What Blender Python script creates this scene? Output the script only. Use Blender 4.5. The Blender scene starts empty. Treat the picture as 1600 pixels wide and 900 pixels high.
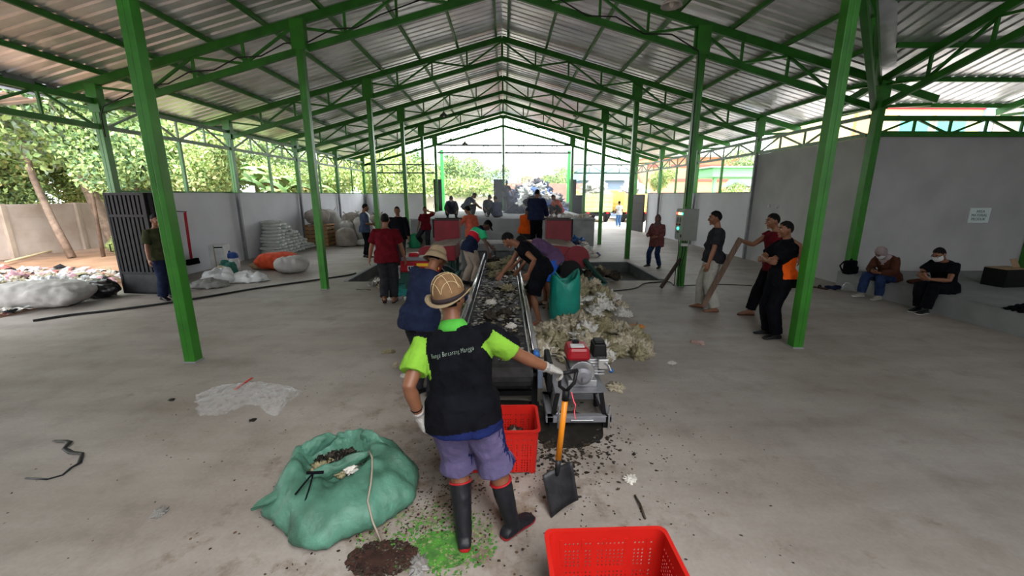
import bpy, bmesh, math, random
import numpy as np
from mathutils import Vector, Matrix, Euler, noise
from mathutils.bvhtree import BVHTree
S = bpy.context.scene
COL = S.collection
PI = math.pi
R = math.radians
def rx(a): return Matrix.Rotation(R(a), 3, 'X')
def ry(a): return Matrix.Rotation(R(a), 3, 'Y')
def rzm(a): return Matrix.Rotation(R(a), 3, 'Z')
random.seed(7)
RNG = np.random.default_rng(7)

# ------------------------------------------------------------------ camera, sky, exposure
CAM_H, PITCH, YAW = 2.05, .2243, .0181
cam_d = bpy.data.cameras.new('camera')
cam_d.sensor_width = 36.0
cam_d.lens = 638.5 / 1600 * 36
cam_d.clip_start = .05
cam_d.clip_end = 400
cam = bpy.data.objects.new('camera', cam_d)
COL.objects.link(cam)
cam.location = (0, 0, CAM_H)
cam.rotation_euler = (PI / 2 - PITCH, 0, -YAW)
S.camera = cam
S.view_settings.view_transform = 'Standard'
S.view_settings.look = 'None'
S.view_settings.gamma = 1
S.view_settings.exposure = 2.50
S.view_settings.use_curve_mapping = False
S.cycles.max_bounces = 8
S.cycles.diffuse_bounces = 5
S.cycles.transparent_max_bounces = 12
S.cycles.use_denoising = True

world = bpy.data.worlds.new('overcast_sky')
S.world = world
world.use_nodes = True
wn, wl = world.node_tree.nodes, world.node_tree.links
bg = wn['Background']
tc = wn.new('ShaderNodeTexCoord')
nz = wn.new('ShaderNodeTexNoise'); nz.inputs['Scale'].default_value = 2.2; nz.inputs['Detail'].default_value = 4
cr = wn.new('ShaderNodeValToRGB')
cr.color_ramp.elements[0].color = (.86, .93, 1.0, 1)
cr.color_ramp.elements[1].color = (1.0, 1.0, 1.0, 1)
wl.new(tc.outputs['Generated'], nz.inputs['Vector'])
wl.new(nz.outputs['Fac'], cr.inputs['Fac'])
wl.new(cr.outputs['Color'], bg.inputs['Color'])
bg.inputs['Strength'].default_value = 1.25

sun_d = bpy.data.lights.new('hazy_sun', 'SUN')
sun_d.energy = .9
sun_d.angle = R(40)
sun_d.color = (1, .97, .92)
sun = bpy.data.objects.new('hazy_sun', sun_d)
sun.rotation_euler = (R(28), R(18), 0)
sun.location = (0, 10, 30)
COL.objects.link(sun)

# ------------------------------------------------------------------ materials
MATS = {}
def mat(name, col, rough=.7, metal=0, var=0., scale=6., bump=0., bscale=None, spec=.3, col2=None, detail=4, trans=0., alpha=1., stretch=None, emit=0., coat=0.):
    """principled material with soft noise in colour and bump, in object coordinates"""
    if name in MATS: return MATS[name]
    m = bpy.data.materials.new(name); m.use_nodes = True
    n, l = m.node_tree.nodes, m.node_tree.links
    b = n['Principled BSDF']
    c = (*col, 1)
    b.inputs['Base Color'].default_value = c
    b.inputs['Roughness'].default_value = rough
    b.inputs['Metallic'].default_value = metal
    b.inputs['Specular IOR Level'].default_value = spec
    b.inputs['Alpha'].default_value = alpha
    b.inputs['Transmission Weight'].default_value = trans
    b.inputs['Coat Weight'].default_value = coat
    if emit:
        b.inputs['Emission Color'].default_value = c; b.inputs['Emission Strength'].default_value = emit
    if var or bump or col2:
        t = n.new('ShaderNodeTexCoord'); src = t.outputs['Object']
        if stretch:
            mp = n.new('ShaderNodeMapping'); mp.inputs['Scale'].default_value = stretch
            l.new(src, mp.inputs['Vector']); src = mp.outputs['Vector']
    if var or col2:
        z = n.new('ShaderNodeTexNoise'); z.inputs['Scale'].default_value = scale; z.inputs['Detail'].default_value = detail
        l.new(src, z.inputs['Vector'])
        r = n.new('ShaderNodeValToRGB')
        lo = col2 if col2 else tuple(max(0, x * (1 - var)) for x in col)
        hi = col if col2 else tuple(min(1, x * (1 + var)) for x in col)
        r.color_ramp.elements[0].position = .35; r.color_ramp.elements[0].color = (*lo, 1)
        r.color_ramp.elements[1].position = .65; r.color_ramp.elements[1].color = (*hi, 1)
        l.new(z.outputs['Fac'], r.inputs['Fac']); l.new(r.outputs['Color'], b.inputs['Base Color'])
    if bump:
        z2 = n.new('ShaderNodeTexNoise'); z2.inputs['Scale'].default_value = bscale or scale * 3; z2.inputs['Detail'].default_value = 5
        l.new(src, z2.inputs['Vector'])
        bp = n.new('ShaderNodeBump'); bp.inputs['Strength'].default_value = bump; bp.inputs['Distance'].default_value = .02
        l.new(z2.outputs['Fac'], bp.inputs['Height']); l.new(bp.outputs['Normal'], b.inputs['Normal'])
    MATS[name] = m
    return m
def srgb(r, g, b):
    f = lambda c: (c / 255 / 12.92) if c / 255 <= .04045 else ((c / 255 + .055) / 1.055) ** 2.4
    return (f(r), f(g), f(b))

GREEN = mat('green_gloss_paint', (.024, .170, .010), .38, 0, .18, 3, .05, 30, spec=.5)
GREEN_D = mat('green_truss_paint', (.019, .140, .010), .45, 0, .2, 3, .05, 30, spec=.4)
GREEN_F = mat('sunlit_green_paint', (.06, .42, .10), .5, 0, .1, 3)  # post green lightened in the colour to look sunlit
ZINC = mat('galvanised_steel', (.42, .43, .43), .33, .75, .15, 5)
STEEL = mat('bright_steel', (.62, .63, .64), .22, .9, .1, 6)
GREYSTEEL = mat('grey_primed_steel', (.20, .20, .22), .5, .3, .15, 4)
BLACKSTEEL = mat('black_painted_steel', (.008, .008, .009), .5, .1, .2, 8, spec=.2)
GATE = mat('charcoal_gate_paint', (.008, .008, .0095), .65, .2, .25, 5)
GATE_L = mat('grey_gate_sheet', (.026, .027, .029), .65, .2, .25, 5)
WALLM = mat('pale_grey_plaster', (.58, .58, .615), .85, 0, .05, 1.2, .08, 40)
WALLD = mat('grey_block_plaster', (.39, .385, .385), .85, 0, .08, 1.5, .1, 30)
CURB = mat('grey_cement_render', (.23, .238, .242), .85, 0, .14, 2.0, .12, 30)
PITM = mat('dark_cement', (.105, .11, .11), .8, 0, .25, 3, .15, 20)
SKIN = mat('brown_skin', (.185, .075, .038), .5, 0, .10, 9, spec=.4)
SKIN_D = mat('dark_brown_skin', (.075, .032, .019), .5, 0, .10, 9, spec=.4)
HAIRM = mat('black_hair', (.0045, .004, .004), .6, 0, .3, 30, .5, 120, spec=.12)
EYEW = mat('eye_white', (.30, .27, .24), .5)
EYEB = mat('dark_iris', (.012, .008, .006), .2)
LIPM = mat('lip', (.21, .065, .05), .5)
BLACKC = mat('black_cloth', (.0045, .0048, .007), .85, 0, .25, 10, .25, 60, spec=.06)
CHARC = mat('charcoal_cloth', (.020, .0205, .024), .85, 0, .2, 10, .25, 60, spec=.06)
NAVY = mat('navy_cloth', (.012, .017, .04), .85, 0, .2, 10, .25, 60, spec=.06)
NAVY_L = mat('slate_blue_cloth', (.045, .06, .10), .85, 0, .2, 10, .25, 60, spec=.06)
MAROON = mat('maroon_cloth', (.085, .005, .009), .85, 0, .2, 10, .25, 60, spec=.06)
LIME = mat('lime_cloth', (.17, .36, .035), .8, 0, .1, 10, .2, 60, spec=.06)
LIMEC = mat('green_collar_cloth', (.07, .34, .045), .8, 0, .1, 10, .2, 60, spec=.06)
PURPLE = mat('lavender_cloth', (.088, .074, .150), .8, 0, .1, 8, .2, 60, spec=.06)
DARKBLUE = mat('dark_blue_cloth', (.010, .016, .075), .85, 0, .2, 10, .25, 60, spec=.06)
ROYAL = mat('royal_blue_cloth', (.02, .09, .42), .8, 0, .15, 10, .2, 60, spec=.06)
ORANGE = mat('orange_cloth', (.62, .085, .008), .8, 0, .1, 10, .2, 60, spec=.06)
CORAL = mat('coral_orange_cloth', (.48, .10, .06), .8, 0, .15, 10, .2, 60, spec=.06)
OFFW = mat('off_white_cloth', (.34, .325, .285), .85, 0, .1, 8, .2, 50, spec=.06)
BEIGE = mat('beige_cloth', (.30, .25, .20), .85, 0, .12, 8, .2, 50, spec=.06)
OLIVE = mat('olive_cloth', (.038, .042, .02), .85, 0, .2, 8, .2, 50, spec=.06)
BROWNC = mat('brown_cloth', (.075, .028, .018), .85, 0, .2, 8, .2, 50, spec=.06)
ROSEB = mat('rose_brown_cloth', (.13, .045, .045), .85, 0, .3, 25, .2, 50, spec=.06)
PLUM = mat('plum_cloth', (.10, .055, .12), .85, 0, .15, 8, .2, 50, spec=.06)
DENIM = mat('denim', (.018, .034, .085), .85, 0, .25, 12, .3, 90, spec=.06)
EMERALD = mat('emerald_cloth', (.03, .40, .17), .8, 0, .12, 8, .2, 50, spec=.06)
REDC = mat('red_cloth', (.45, .015, .03), .8, 0, .12, 8, .2, 50, spec=.06)
PINKC = mat('pink_stripe_cloth', (.85, .06, .14), .8, spec=.06)
HIJAB = mat('mauve_headscarf', (.26, .21, .21), .85, 0, .1, 8, .2, 40, spec=.06)
WHITEC = mat('white_cloth', (.50, .50, .50), .85, 0, .06, 8, .2, 50, spec=.06)
GLOVE = mat('knitted_glove', (.33, .315, .30), .9, 0, .1, 18, .5, 160, spec=.06)
TAN = mat('tan_canvas', (.235, .175, .105), .85, 0, .1, 14, .3, 120)
HATB = mat('brown_hat_felt', (.15, .085, .040), .85, 0, .18, 14, .3, 100)
HATLINE = mat('cream_hat_stitching', (.55, .44, .25), .8)
BAND = mat('dark_hat_band', (.02, .012, .014), .8)
RUBBER = mat('black_rubber', (.008, .0085, .012), .5, 0, .2, 8, .06, 20, spec=.3)
REDRUB = mat('red_rubber', (.34, .010, .015), .5, 0, .1, 8)
SHOEM = mat('black_shoe_leather', (.010, .010, .011), .4, 0, .2, 8)
SOLEW = mat('white_shoe_sole', (.62, .62, .60), .6)
LEATHERB = mat('brown_sandal_leather', (.06, .025, .015), .6)
REDPL = mat('red_crate_plastic', (.50, .013, .008), .42, 0, .06, 4, spec=.35)
YEL = mat('amber_fibreglass', (.62, .20, .005), .38, 0, .06, 6, spec=.45)
SHOVEL = mat('dark_shovel_steel', (.022, .022, .025), .45, .3, .4, 9, .1, 40)
TEALSACK = mat('teal_woven_plastic', (.006, .235, .175), .45, 0, .12, 5, .25, 30, spec=.45)
GREENSACK = mat('faded_green_woven_plastic', (.085, .22, .16), .5, 0, .2, 5, .3, 40, col2=(.04, .105, .07), spec=.3)
WHITESACK = mat('off_white_woven_sack', (.42, .405, .39), .7, 0, .14, 4, .3, 25)
GREYSACK = mat('dusty_brown_sack', (.235, .205, .18), .75, 0, .2, 4, .3, 25)
BAGM = mat('pale_film_bag', (.52, .54, .52), .45, 0, .12, 8, .35, 25, spec=.5)
BAGD = mat('dull_film_bag', (.22, .22, .205), .55, 0, .18, 8, .35, 25, spec=.4)
ORSACK = mat('orange_net_sack', (.52, .06, .018), .7, 0, .15, 9, .3, 40)
WHITEPL = mat('white_plastic_sheet', (.56, .57, .57), .5, 0, .1, 5, .3, 14)
FILM = mat('dirty_cream_film', (.52, .46, .35), .42, 0, .2, 6, .35, 20, col2=(.30, .245, .155), spec=.5)
FILM2 = mat('olive_dirty_film', (.34, .30, .175), .45, 0, .2, 6, .35, 20, col2=(.17, .145, .075), spec=.5)
FILM3 = mat('pale_white_film', (.62, .59, .54), .4, 0, .15, 6, .35, 20, spec=.5)
SLUDGE = mat('wet_brown_sludge', (.045, .033, .022), .45, 0, .4, 9, .4, 30, col2=(.02, .015, .01))
WOOD = mat('raw_timber', (.33, .20, .10), .75, 0, .2, 5, .2, 20, stretch=(1, 1, 8))
WOODD = mat('weathered_plank', (.13, .085, .06), .8, 0, .25, 5, .2, 20, stretch=(6, 6, .8))
PALLETW = mat('orange_brown_timber', (.26, .105, .045), .75, 0, .2, 6, .2, 20)
CARD = mat('brown_cardboard', (.33, .22, .13), .85, 0, .1, 6)
REDM = mat('red_machine_paint', (.19, .007, .016), .5, 0, .12, 4, .05, 20, spec=.45)
REDENG = mat('red_engine_paint', (.27, .004, .010), .35, 0, .06, 4, spec=.35)
TEALM = mat('teal_machine_paint', (.010, .13, .115), .45, 0, .2, 5)
DKGREENM = mat('dark_green_machine_paint', (.012, .05, .04), .45, 0, .2, 5)
ALU = mat('cast_aluminium', (.42, .42, .43), .38, .8, .15, 10)
YELL = mat('yellow_paint', (.75, .45, .02), .5)
BLUEP = mat('blue_plastic', (.02, .10, .32), .4)
BLUECAP = mat('bottle_blue_cap', (.012, .05, .22), .4)
REDPAINT = mat('red_broom_handle', (.45, .008, .03), .4)
BELT = mat('wet_black_belt', (.018, .017, .017), .6, 0, .3, 10, .2, 24, spec=.12)
SIGNW = mat('white_sign_board', (.62, .72, .70), .5)
SIGNT = mat('dark_green_sign_ink', (.03, .09, .08), .6)
BOXG = mat('grey_green_cabinet_paint', (.21, .225, .20), .5, 0, .06, 3)
LAMPR = mat('red_indicator', (.9, .05, .02), .3, emit=.8)
LAMPY = mat('yellow_indicator', (.95, .75, .25), .3, emit=.8)
LAMPG = mat('green_indicator', (.05, .75, .4), .3, emit=.7)
BULB = mat('frosted_bulb', (.75, .72, .66), .35)
SHADE = mat('enamel_lamp_shade', (.55, .50, .48), .4, 0, .1, 6)
SHADED = mat('dark_lamp_shade', (.05, .055, .055), .5, .3, .1, 6)
HOSE = mat('black_hose', (.015, .015, .016), .5)
CABLEW = mat('white_cable', (.6, .6, .58), .5)

def clearfilm(name, op, tint=(.9, .9, .92)):
    m = bpy.data.materials.new(name); m.use_nodes = True
    n, l = m.node_tree.nodes, m.node_tree.links
    b = n['Principled BSDF']; out = n['Material Output']
    b.inputs['Base Color'].default_value = (*tint, 1); b.inputs['Roughness'].default_value = .10
    b.inputs['Specular IOR Level'].default_value = .8
    tr = n.new('ShaderNodeBsdfTransparent'); mx = n.new('ShaderNodeMixShader')
    lw = n.new('ShaderNodeLayerWeight'); lw.inputs['Blend'].default_value = .25
    mr = n.new('ShaderNodeMapRange'); mr.inputs['To Min'].default_value = op; mr.inputs['To Max'].default_value = min(1, op + .38)
    l.new(lw.outputs['Facing'], mr.inputs['Value'])
    l.new(mr.outputs['Result'], mx.inputs['Fac']); l.new(tr.outputs[0], mx.inputs[1]); l.new(b.outputs[0], mx.inputs[2])
    l.new(mx.outputs[0], out.inputs['Surface'])
    MATS[name] = m
    return m
CLEAR = clearfilm('clear_plastic_film', .03)
PET = clearfilm('clear_bottle_plastic', .30)

def roofmat():
    m = bpy.data.materials.new('foil_backed_roof_sheet'); m.use_nodes = True
    n, l = m.node_tree.nodes, m.node_tree.links
    b = n['Principled BSDF']
    b.inputs['Metallic'].default_value = .7; b.inputs['Roughness'].default_value = .34
    t = n.new('ShaderNodeTexCoord')
    mp = n.new('ShaderNodeMapping'); mp.inputs['Scale'].default_value = (.5, 1.1, .5)
    z = n.new('ShaderNodeTexNoise'); z.inputs['Scale'].default_value = 1.3; z.inputs['Detail'].default_value = 6; z.inputs['Roughness'].default_value = .6
    r = n.new('ShaderNodeValToRGB')
    r.color_ramp.elements[0].position = .36; r.color_ramp.elements[0].color = (.58, .57, .58, 1)
    r.color_ramp.elements[1].position = .62; r.color_ramp.elements[1].color = (.93, .92, .93, 1)
    l.new(t.outputs['Object'], mp.inputs['Vector']); l.new(mp.outputs['Vector'], z.inputs['Vector'])
    l.new(z.outputs['Fac'], r.inputs['Fac']); l.new(r.outputs['Color'], b.inputs['Base Color'])
    z2 = n.new('ShaderNodeTexNoise'); z2.inputs['Scale'].default_value = 9; z2.inputs['Detail'].default_value = 3
    l.new(t.outputs['Object'], z2.inputs['Vector'])
    bp = n.new('ShaderNodeBump'); bp.inputs['Strength'].default_value = .35; bp.inputs['Distance'].default_value = .02
    l.new(z2.outputs['Fac'], bp.inputs['Height']); l.new(bp.outputs['Normal'], b.inputs['Normal'])
    return m
ROOF = roofmat()

def floormat():
    """trowelled concrete: broad brownish and grey stains, fine grain, dark wet soil near the conveyor"""
    m = bpy.data.materials.new('worn_concrete'); m.use_nodes = True
    n, l = m.node_tree.nodes, m.node_tree.links
    b = n['Principled BSDF']
    b.inputs['Roughness'].default_value = .62; b.inputs['Specular IOR Level'].default_value = .35
    t = n.new('ShaderNodeTexCoord')
    def nse(sc, det, rough=.55, st=None):
        z = n.new('ShaderNodeTexNoise'); z.inputs['Scale'].default_value = sc; z.inputs['Detail'].default_value = det; z.inputs['Roughness'].default_value = rough
        if st:
            mp = n.new('ShaderNodeMapping'); mp.inputs['Scale'].default_value = st
            l.new(t.outputs['Object'], mp.inputs['Vector']); l.new(mp.outputs['Vector'], z.inputs['Vector'])
        else: l.new(t.outputs['Object'], z.inputs['Vector'])
        return z
    def ramp(src, p0, c0, p1, c1):
        r = n.new('ShaderNodeValToRGB')
        r.color_ramp.elements[0].position = p0; r.color_ramp.elements[0].color = (*c0, 1)
        r.color_ramp.elements[1].position = p1; r.color_ramp.elements[1].color = (*c1, 1)
        l.new(src, r.inputs['Fac']); return r
    def mul(a, c, fac=1., mode='MULTIPLY'):
        x = n.new('ShaderNodeMix'); x.data_type = 'RGBA'; x.blend_type = mode; x.inputs[0].default_value = fac
        l.new(a, x.inputs[6]); l.new(c, x.inputs[7]); return x.outputs[2]
    base = ramp(nse(.55, 6, .6).outputs['Fac'], .3, (.255, .220, .192), .7, (.385, .352, .325))
    streak = ramp(nse(1.2, 5, .6, (.35, 1.6, 1)).outputs['Fac'], .32, (.78, .76, .74), .62, (1, 1, 1))
    blot = ramp(nse(2.6, 6, .65).outputs['Fac'], .30, (.80, .79, .78), .5, (1, 1, 1))
    fine = ramp(nse(38, 3).outputs['Fac'], .2, (.9, .9, .9), .8, (1.08, 1.08, 1.08))
    c = mul(base.outputs['Color'], streak.outputs['Color']); c = mul(c, blot.outputs['Color']); c = mul(c, fine.outputs['Color'])
    # brown soil trodden into the floor around the conveyor end
    sep = n.new('ShaderNodeVectorMath'); sep.operation = 'DISTANCE'; sep.inputs[1].default_value = (-.35, 2.6, 0)
    l.new(t.outputs['Object'], sep.inputs[0])
    mr = n.new('ShaderNodeMapRange'); mr.inputs['From Min'].default_value = .5; mr.inputs['From Max'].default_value = 2.2; mr.inputs['To Min'].default_value = .16; mr.inputs['To Max'].default_value = 0
    l.new(sep.outputs['Value'], mr.inputs['Value'])
    sn = nse(3.4, 8, .7)
    ad = n.new('ShaderNodeMath'); ad.operation = 'ADD'; l.new(mr.outputs['Result'], ad.inputs[0]); l.new(sn.outputs['Fac'], ad.inputs[1])
    soil = ramp(ad.outputs[0], .62, (1, 1, 1), .80, (.50, .40, .31))
    c = mul(c, soil.outputs['Color'])
    l.new(c, b.inputs['Base Color'])
    bp = n.new('ShaderNodeBump'); bp.inputs['Strength'].default_value = .12; bp.inputs['Distance'].default_value = .01
    l.new(nse(14, 8, .7).outputs['Fac'], bp.inputs['Height']); l.new(bp.outputs['Normal'], b.inputs['Normal'])
    return m
FLOORM = floormat()
SOILM = mat('red_brown_soil', (.34, .20, .125), .95, 0, .2, 1.2, .5, 9, col2=(.22, .125, .075))
YARDM = mat('pale_dusty_yard', (.45, .42, .38), .95, 0, .12, .8, .2, 9)

# ------------------------------------------------------------------ mesh building
class MB:
    """collects shapes; build() links them as ONE mesh object"""
    def __init__(s): s.v, s.f, s.m, s.n = [], [], [], 0
    def add(s, V, F, mi=0):
        k = s.n
        V = [tuple(x) for x in V]
        s.v += V; s.n += len(V)
        s.f += [tuple(i + k for i in f) for f in F]; s.m += [mi] * len(F)
        return s
    def box(s, c, size, rot=None, mi=0, taper=1.):
        hx, hy, hz = size[0] / 2, size[1] / 2, size[2] / 2
        V = [Vector((x * (taper if z > 0 else 1), y * (taper if z > 0 else 1), z)) for x in (-hx, hx) for y in (-hy, hy) for z in (-hz, hz)]
        if rot is not None:
            M = rot if isinstance(rot, Matrix) else Euler(rot).to_matrix()
            V = [M @ v for v in V]
        c = Vector(c)
        return s.add([v + c for v in V], [(0, 1, 3, 2), (4, 6, 7, 5), (0, 4, 5, 1), (2, 3, 7, 6), (0, 2, 6, 4), (1, 5, 7, 3)], mi)
    def bar(s, p, q, w, h, up=(0, 0, 1), mi=0):
        p, q = Vector(p), Vector(q); d = (q - p); L = d.length; d.normalize()
        u = Vector(up); x = d.cross(u)
        if x.length < 1e-4: x = d.cross(Vector((0, 1, 0)))
        x.normalize(); z = x.cross(d)
        return s.box((p + q) / 2, (w, L, h), Matrix((x, d, z)).transposed(), mi)
    def loft(s, rings, mi=0, caps=True, closed=True):
        n = len(rings[0]); V = [p for r in rings for p in r]; F = []
        for i in range(len(rings) - 1):
            for j in range(n if closed else n - 1):
                a, b = i * n + j, i * n + (j + 1) % n
                F.append((a, b, b + n, a + n))
        if caps:
            F.append(tuple(range(n - 1, -1, -1))); F.append(tuple(range((len(rings) - 1) * n, len(rings) * n)))
        return s.add(V, F, mi)
    def tube(s, pts, rad, n=10, mi=0, caps=True, flat=None):
        pts = [Vector(p) for p in pts]
        if not hasattr(rad, '__len__'): rad = [rad] * len(pts)
        rings = []; x = None
        for i, p in enumerate(pts):
            d = (pts[min(i + 1, len(pts) - 1)] - pts[max(i - 1, 0)])
            if d.length < 1e-9: d = Vector((0, 0, 1))
            d.normalize()
            if x is None:
                x = d.cross(Vector((0, 0, 1)))
                if x.length < 1e-3: x = d.cross(Vector((0, 1, 0)))
            else: x = x - d * x.dot(d)
            x.normalize(); y = d.cross(x)
            r = rad[i]; ry = r * (flat if flat else 1)
            rings.append([p + x * (r * math.cos(2 * PI * k / n)) + y * (ry * math.sin(2 * PI * k / n)) for k in range(n)])
        return s.loft(rings, mi, caps)
    def lathe(s, prof, c=(0, 0, 0), n=20, mi=0, caps=True, M=None):
        c = Vector(c); rings = []
        for r, z in prof:
            ring = [Vector((r * math.cos(2 * PI * k / n), r * math.sin(2 * PI * k / n), z)) for k in range(n)]
            rings.append([(M @ p if M else p) + c for p in ring])
        return s.loft(rings, mi, caps)
    def cyl(s, p, q, r, n=14, mi=0): return s.tube([p, q], r, n, mi)
    def ell(s, c, rad, nu=14, nv=10, mi=0, M=None, fn=None):
        c = Vector(c); V = []; F = []
        for i in range(nv + 1):
            th = PI * i / nv
            for j in range(nu):
                ph = 2 * PI * j / nu
                d = Vector((math.sin(th) * math.cos(ph), math.sin(th) * math.sin(ph), math.cos(th)))
                p = Vector((d.x * rad[0], d.y * rad[1], d.z * rad[2]))
                if fn: p = fn(p, d)
                V.append((M @ p if M else p) + c)
        for i in range(nv):
            for j in range(nu):
                a, b = i * nu + j, i * nu + (j + 1) % nu
                F.append((a, a + nu, b + nu, b))
        return s.add(V, F, mi)
    def prism(s, outline, t, M=None, c=(0, 0, 0), mi=0):
        """flat outline in xz, thickness t along y"""
        c = Vector(c); n = len(outline)
        V = [Vector((x, -t / 2, z)) for x, z in outline] + [Vector((x, t / 2, z)) for x, z in outline]
        F = [tuple(range(n)), tuple(range(2 * n - 1, n - 1, -1))] + [((i + 1) % n, i, i + n, (i + 1) % n + n) for i in range(n)]
        return s.add([(M @ v if M else v) + c for v in V], F, mi)
    def grid(s, fn, nu, nv, mi=0):
        V = [fn(i / nu, j / nv) for j in range(nv + 1) for i in range(nu + 1)]
        F = [(j * (nu + 1) + i, j * (nu + 1) + i + 1, (j + 1) * (nu + 1) + i + 1, (j + 1) * (nu + 1) + i) for j in range(nv) for i in range(nu)]
        return s.add(V, F, mi)
    def mesh(s, name, mats, smooth=False, bevel=0):
        me = bpy.data.meshes.new(name)
        me.from_pydata(s.v, [], s.f)
        if not isinstance(mats, (list, tuple)): mats = [mats]
        for m in mats: me.materials.append(m)
        if len(mats) > 1: me.polygons.foreach_set('material_index', s.m)
        if smooth: me.polygons.foreach_set('use_smooth', [True] * len(me.polygons))
        me.validate(); me.update()
        return me
    def build(s, name, mats, parent=None, smooth=False, world=False, bevel=0., sub=0, solid=0., auto=False):
        if world and parent is not None:
            l = parent.location; s.v = [(a - l.x, b - l.y, c - l.z) for a, b, c in s.v]
        o = bpy.data.objects.new(name, s.mesh(name, mats, smooth or auto))
        COL.objects.link(o)
        if parent is not None: o.parent = parent
        if solid:
            md = o.modifiers.new('s', 'SOLIDIFY'); md.thickness = solid; md.offset = 0
        if bevel:
            md = o.modifiers.new('b', 'BEVEL'); md.width = bevel; md.segments = 2; md.limit_method = 'ANGLE'
        if sub:
            md = o.modifiers.new('d', 'SUBSURF'); md.levels = sub; md.render_levels = sub
        return o
    def build_at(s, name, mats, loc, **k):
        """top-level single-mesh thing with its origin at loc; vertices in world space"""
        s.v = [(a - loc[0], b - loc[1], c - loc[2]) for a, b, c in s.v]
        o = s.build(name, mats, **k); o.location = loc
        return o

def tag(o, label=None, cat=None, group=None, kind=None):
    if label: o['label'] = label
    if cat: o['category'] = cat
    if group: o['group'] = group
    if kind: o['kind'] = kind
    return o
def thing(name, label, cat, loc=(0, 0, 0), rz=0, group=None):
    o = bpy.data.objects.new(name, None); COL.objects.link(o)
    o.empty_display_size = .1
    o.location = loc; o.rotation_euler = (0, 0, rz)
    return tag(o, label, cat, group)
def struct(o): o['kind'] = 'structure'; return o
def copy_tree(o, loc=None, rz=None, label=None, group=None, scale=None):
    c = o.copy(); COL.objects.link(c)
    if loc is not None: c.location = loc
    if rz is not None: c.rotation_euler = rz if hasattr(rz, '__len__') else (0, 0, rz)
    if label: c['label'] = label
    if group: c['group'] = group
    if scale: c.scale = scale if hasattr(scale, '__len__') else (scale,) * 3
    for ch in list(o.children):
        d = ch.copy(); COL.objects.link(d); d.parent = c
        for g in list(ch.children):
            e = g.copy(); COL.objects.link(e); e.parent = d
    return c
def evaluated(o):
    """apply the object's modifiers to its mesh"""
    dg = bpy.context.evaluated_depsgraph_get()
    me = bpy.data.meshes.new_from_object(o.evaluated_get(dg), depsgraph=dg)
    old = o.data; o.modifiers.clear(); o.data = me
    bpy.data.meshes.remove(old)
    return o
CLOUD = {}
def cloud(sc):
    if sc not in CLOUD:
        t = bpy.data.textures.new('wrinkle', 'CLOUDS'); t.noise_scale = sc; t.noise_depth = 2; CLOUD[sc] = t
    return CLOUD[sc]
def voxel(o, size, smooth=2, wr=0., wsc=.1, apply=True, fac=.5):
    m = o.modifiers.new('r', 'REMESH'); m.mode = 'VOXEL'; m.voxel_size = size; m.use_smooth_shade = True
    if smooth:
        m = o.modifiers.new('s', 'SMOOTH'); m.factor = fac; m.iterations = smooth
    if wr:
        m = o.modifiers.new('w', 'DISPLACE'); m.texture = cloud(wsc); m.strength = wr; m.mid_level = .5; m.texture_coords = 'LOCAL'
    return evaluated(o) if apply else o
def crumple(o, st, sc, sub=0, st2=0, sc2=.05):
    """cloth-like lumps on a shape"""
    if sub:
        m = o.modifiers.new('d', 'SUBSURF'); m.levels = sub; m.render_levels = sub
    m = o.modifiers.new('w', 'DISPLACE'); m.texture = cloud(sc); m.strength = st; m.mid_level = .5; m.texture_coords = 'LOCAL'
    if st2:
        m = o.modifiers.new('w', 'DISPLACE'); m.texture = cloud(sc2); m.strength = st2; m.mid_level = .5; m.texture_coords = 'LOCAL'
    return evaluated(o)
def text_mesh(txt, size, ext=.002, shear=0., sx=1., thin=0., space=1.):
    """lettering lying in the xz plane, centred, facing -y"""
    cu = bpy.data.curves.new('lettering', 'FONT'); cu.body = txt; cu.size = size; cu.align_x = 'CENTER'; cu.align_y = 'CENTER'; cu.extrude = ext; cu.shear = shear; cu.resolution_u = 3; cu.offset = thin; cu.space_character = space
    o = bpy.data.objects.new('lettering', cu); COL.objects.link(o)
    dg = bpy.context.evaluated_depsgraph_get()
    me = bpy.data.meshes.new_from_object(o.evaluated_get(dg), depsgraph=dg)
    bpy.data.objects.remove(o)
    V = [(v.co.x * sx, -v.co.z, v.co.y) for v in me.vertices]; F = [tuple(p.vertices) for p in me.polygons]
    bpy.data.meshes.remove(me)
    return V, F

# ------------------------------------------------------------------ the building: sizes
XL, XR, XI = -8.25, 7.75, 4.0
TY = [-3.1, 1.0, 5.08, 9.05, 13.1, 17.1, 21.05, 25.0]      # truss lines, front to back
ZP, SL = 6.44, .269
RX = -.05
WALL_H = 2.10
def zr(x): return ZP - SL * abs(x - RX)                      # top chord line of the main roof
VY = 9.05                                                     # eave line of the side wing
WR = VY - (XR - RX)                                           # ridge line of the wing (along x)
def zw(y): return ZP - SL * abs(y - WR)

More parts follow.
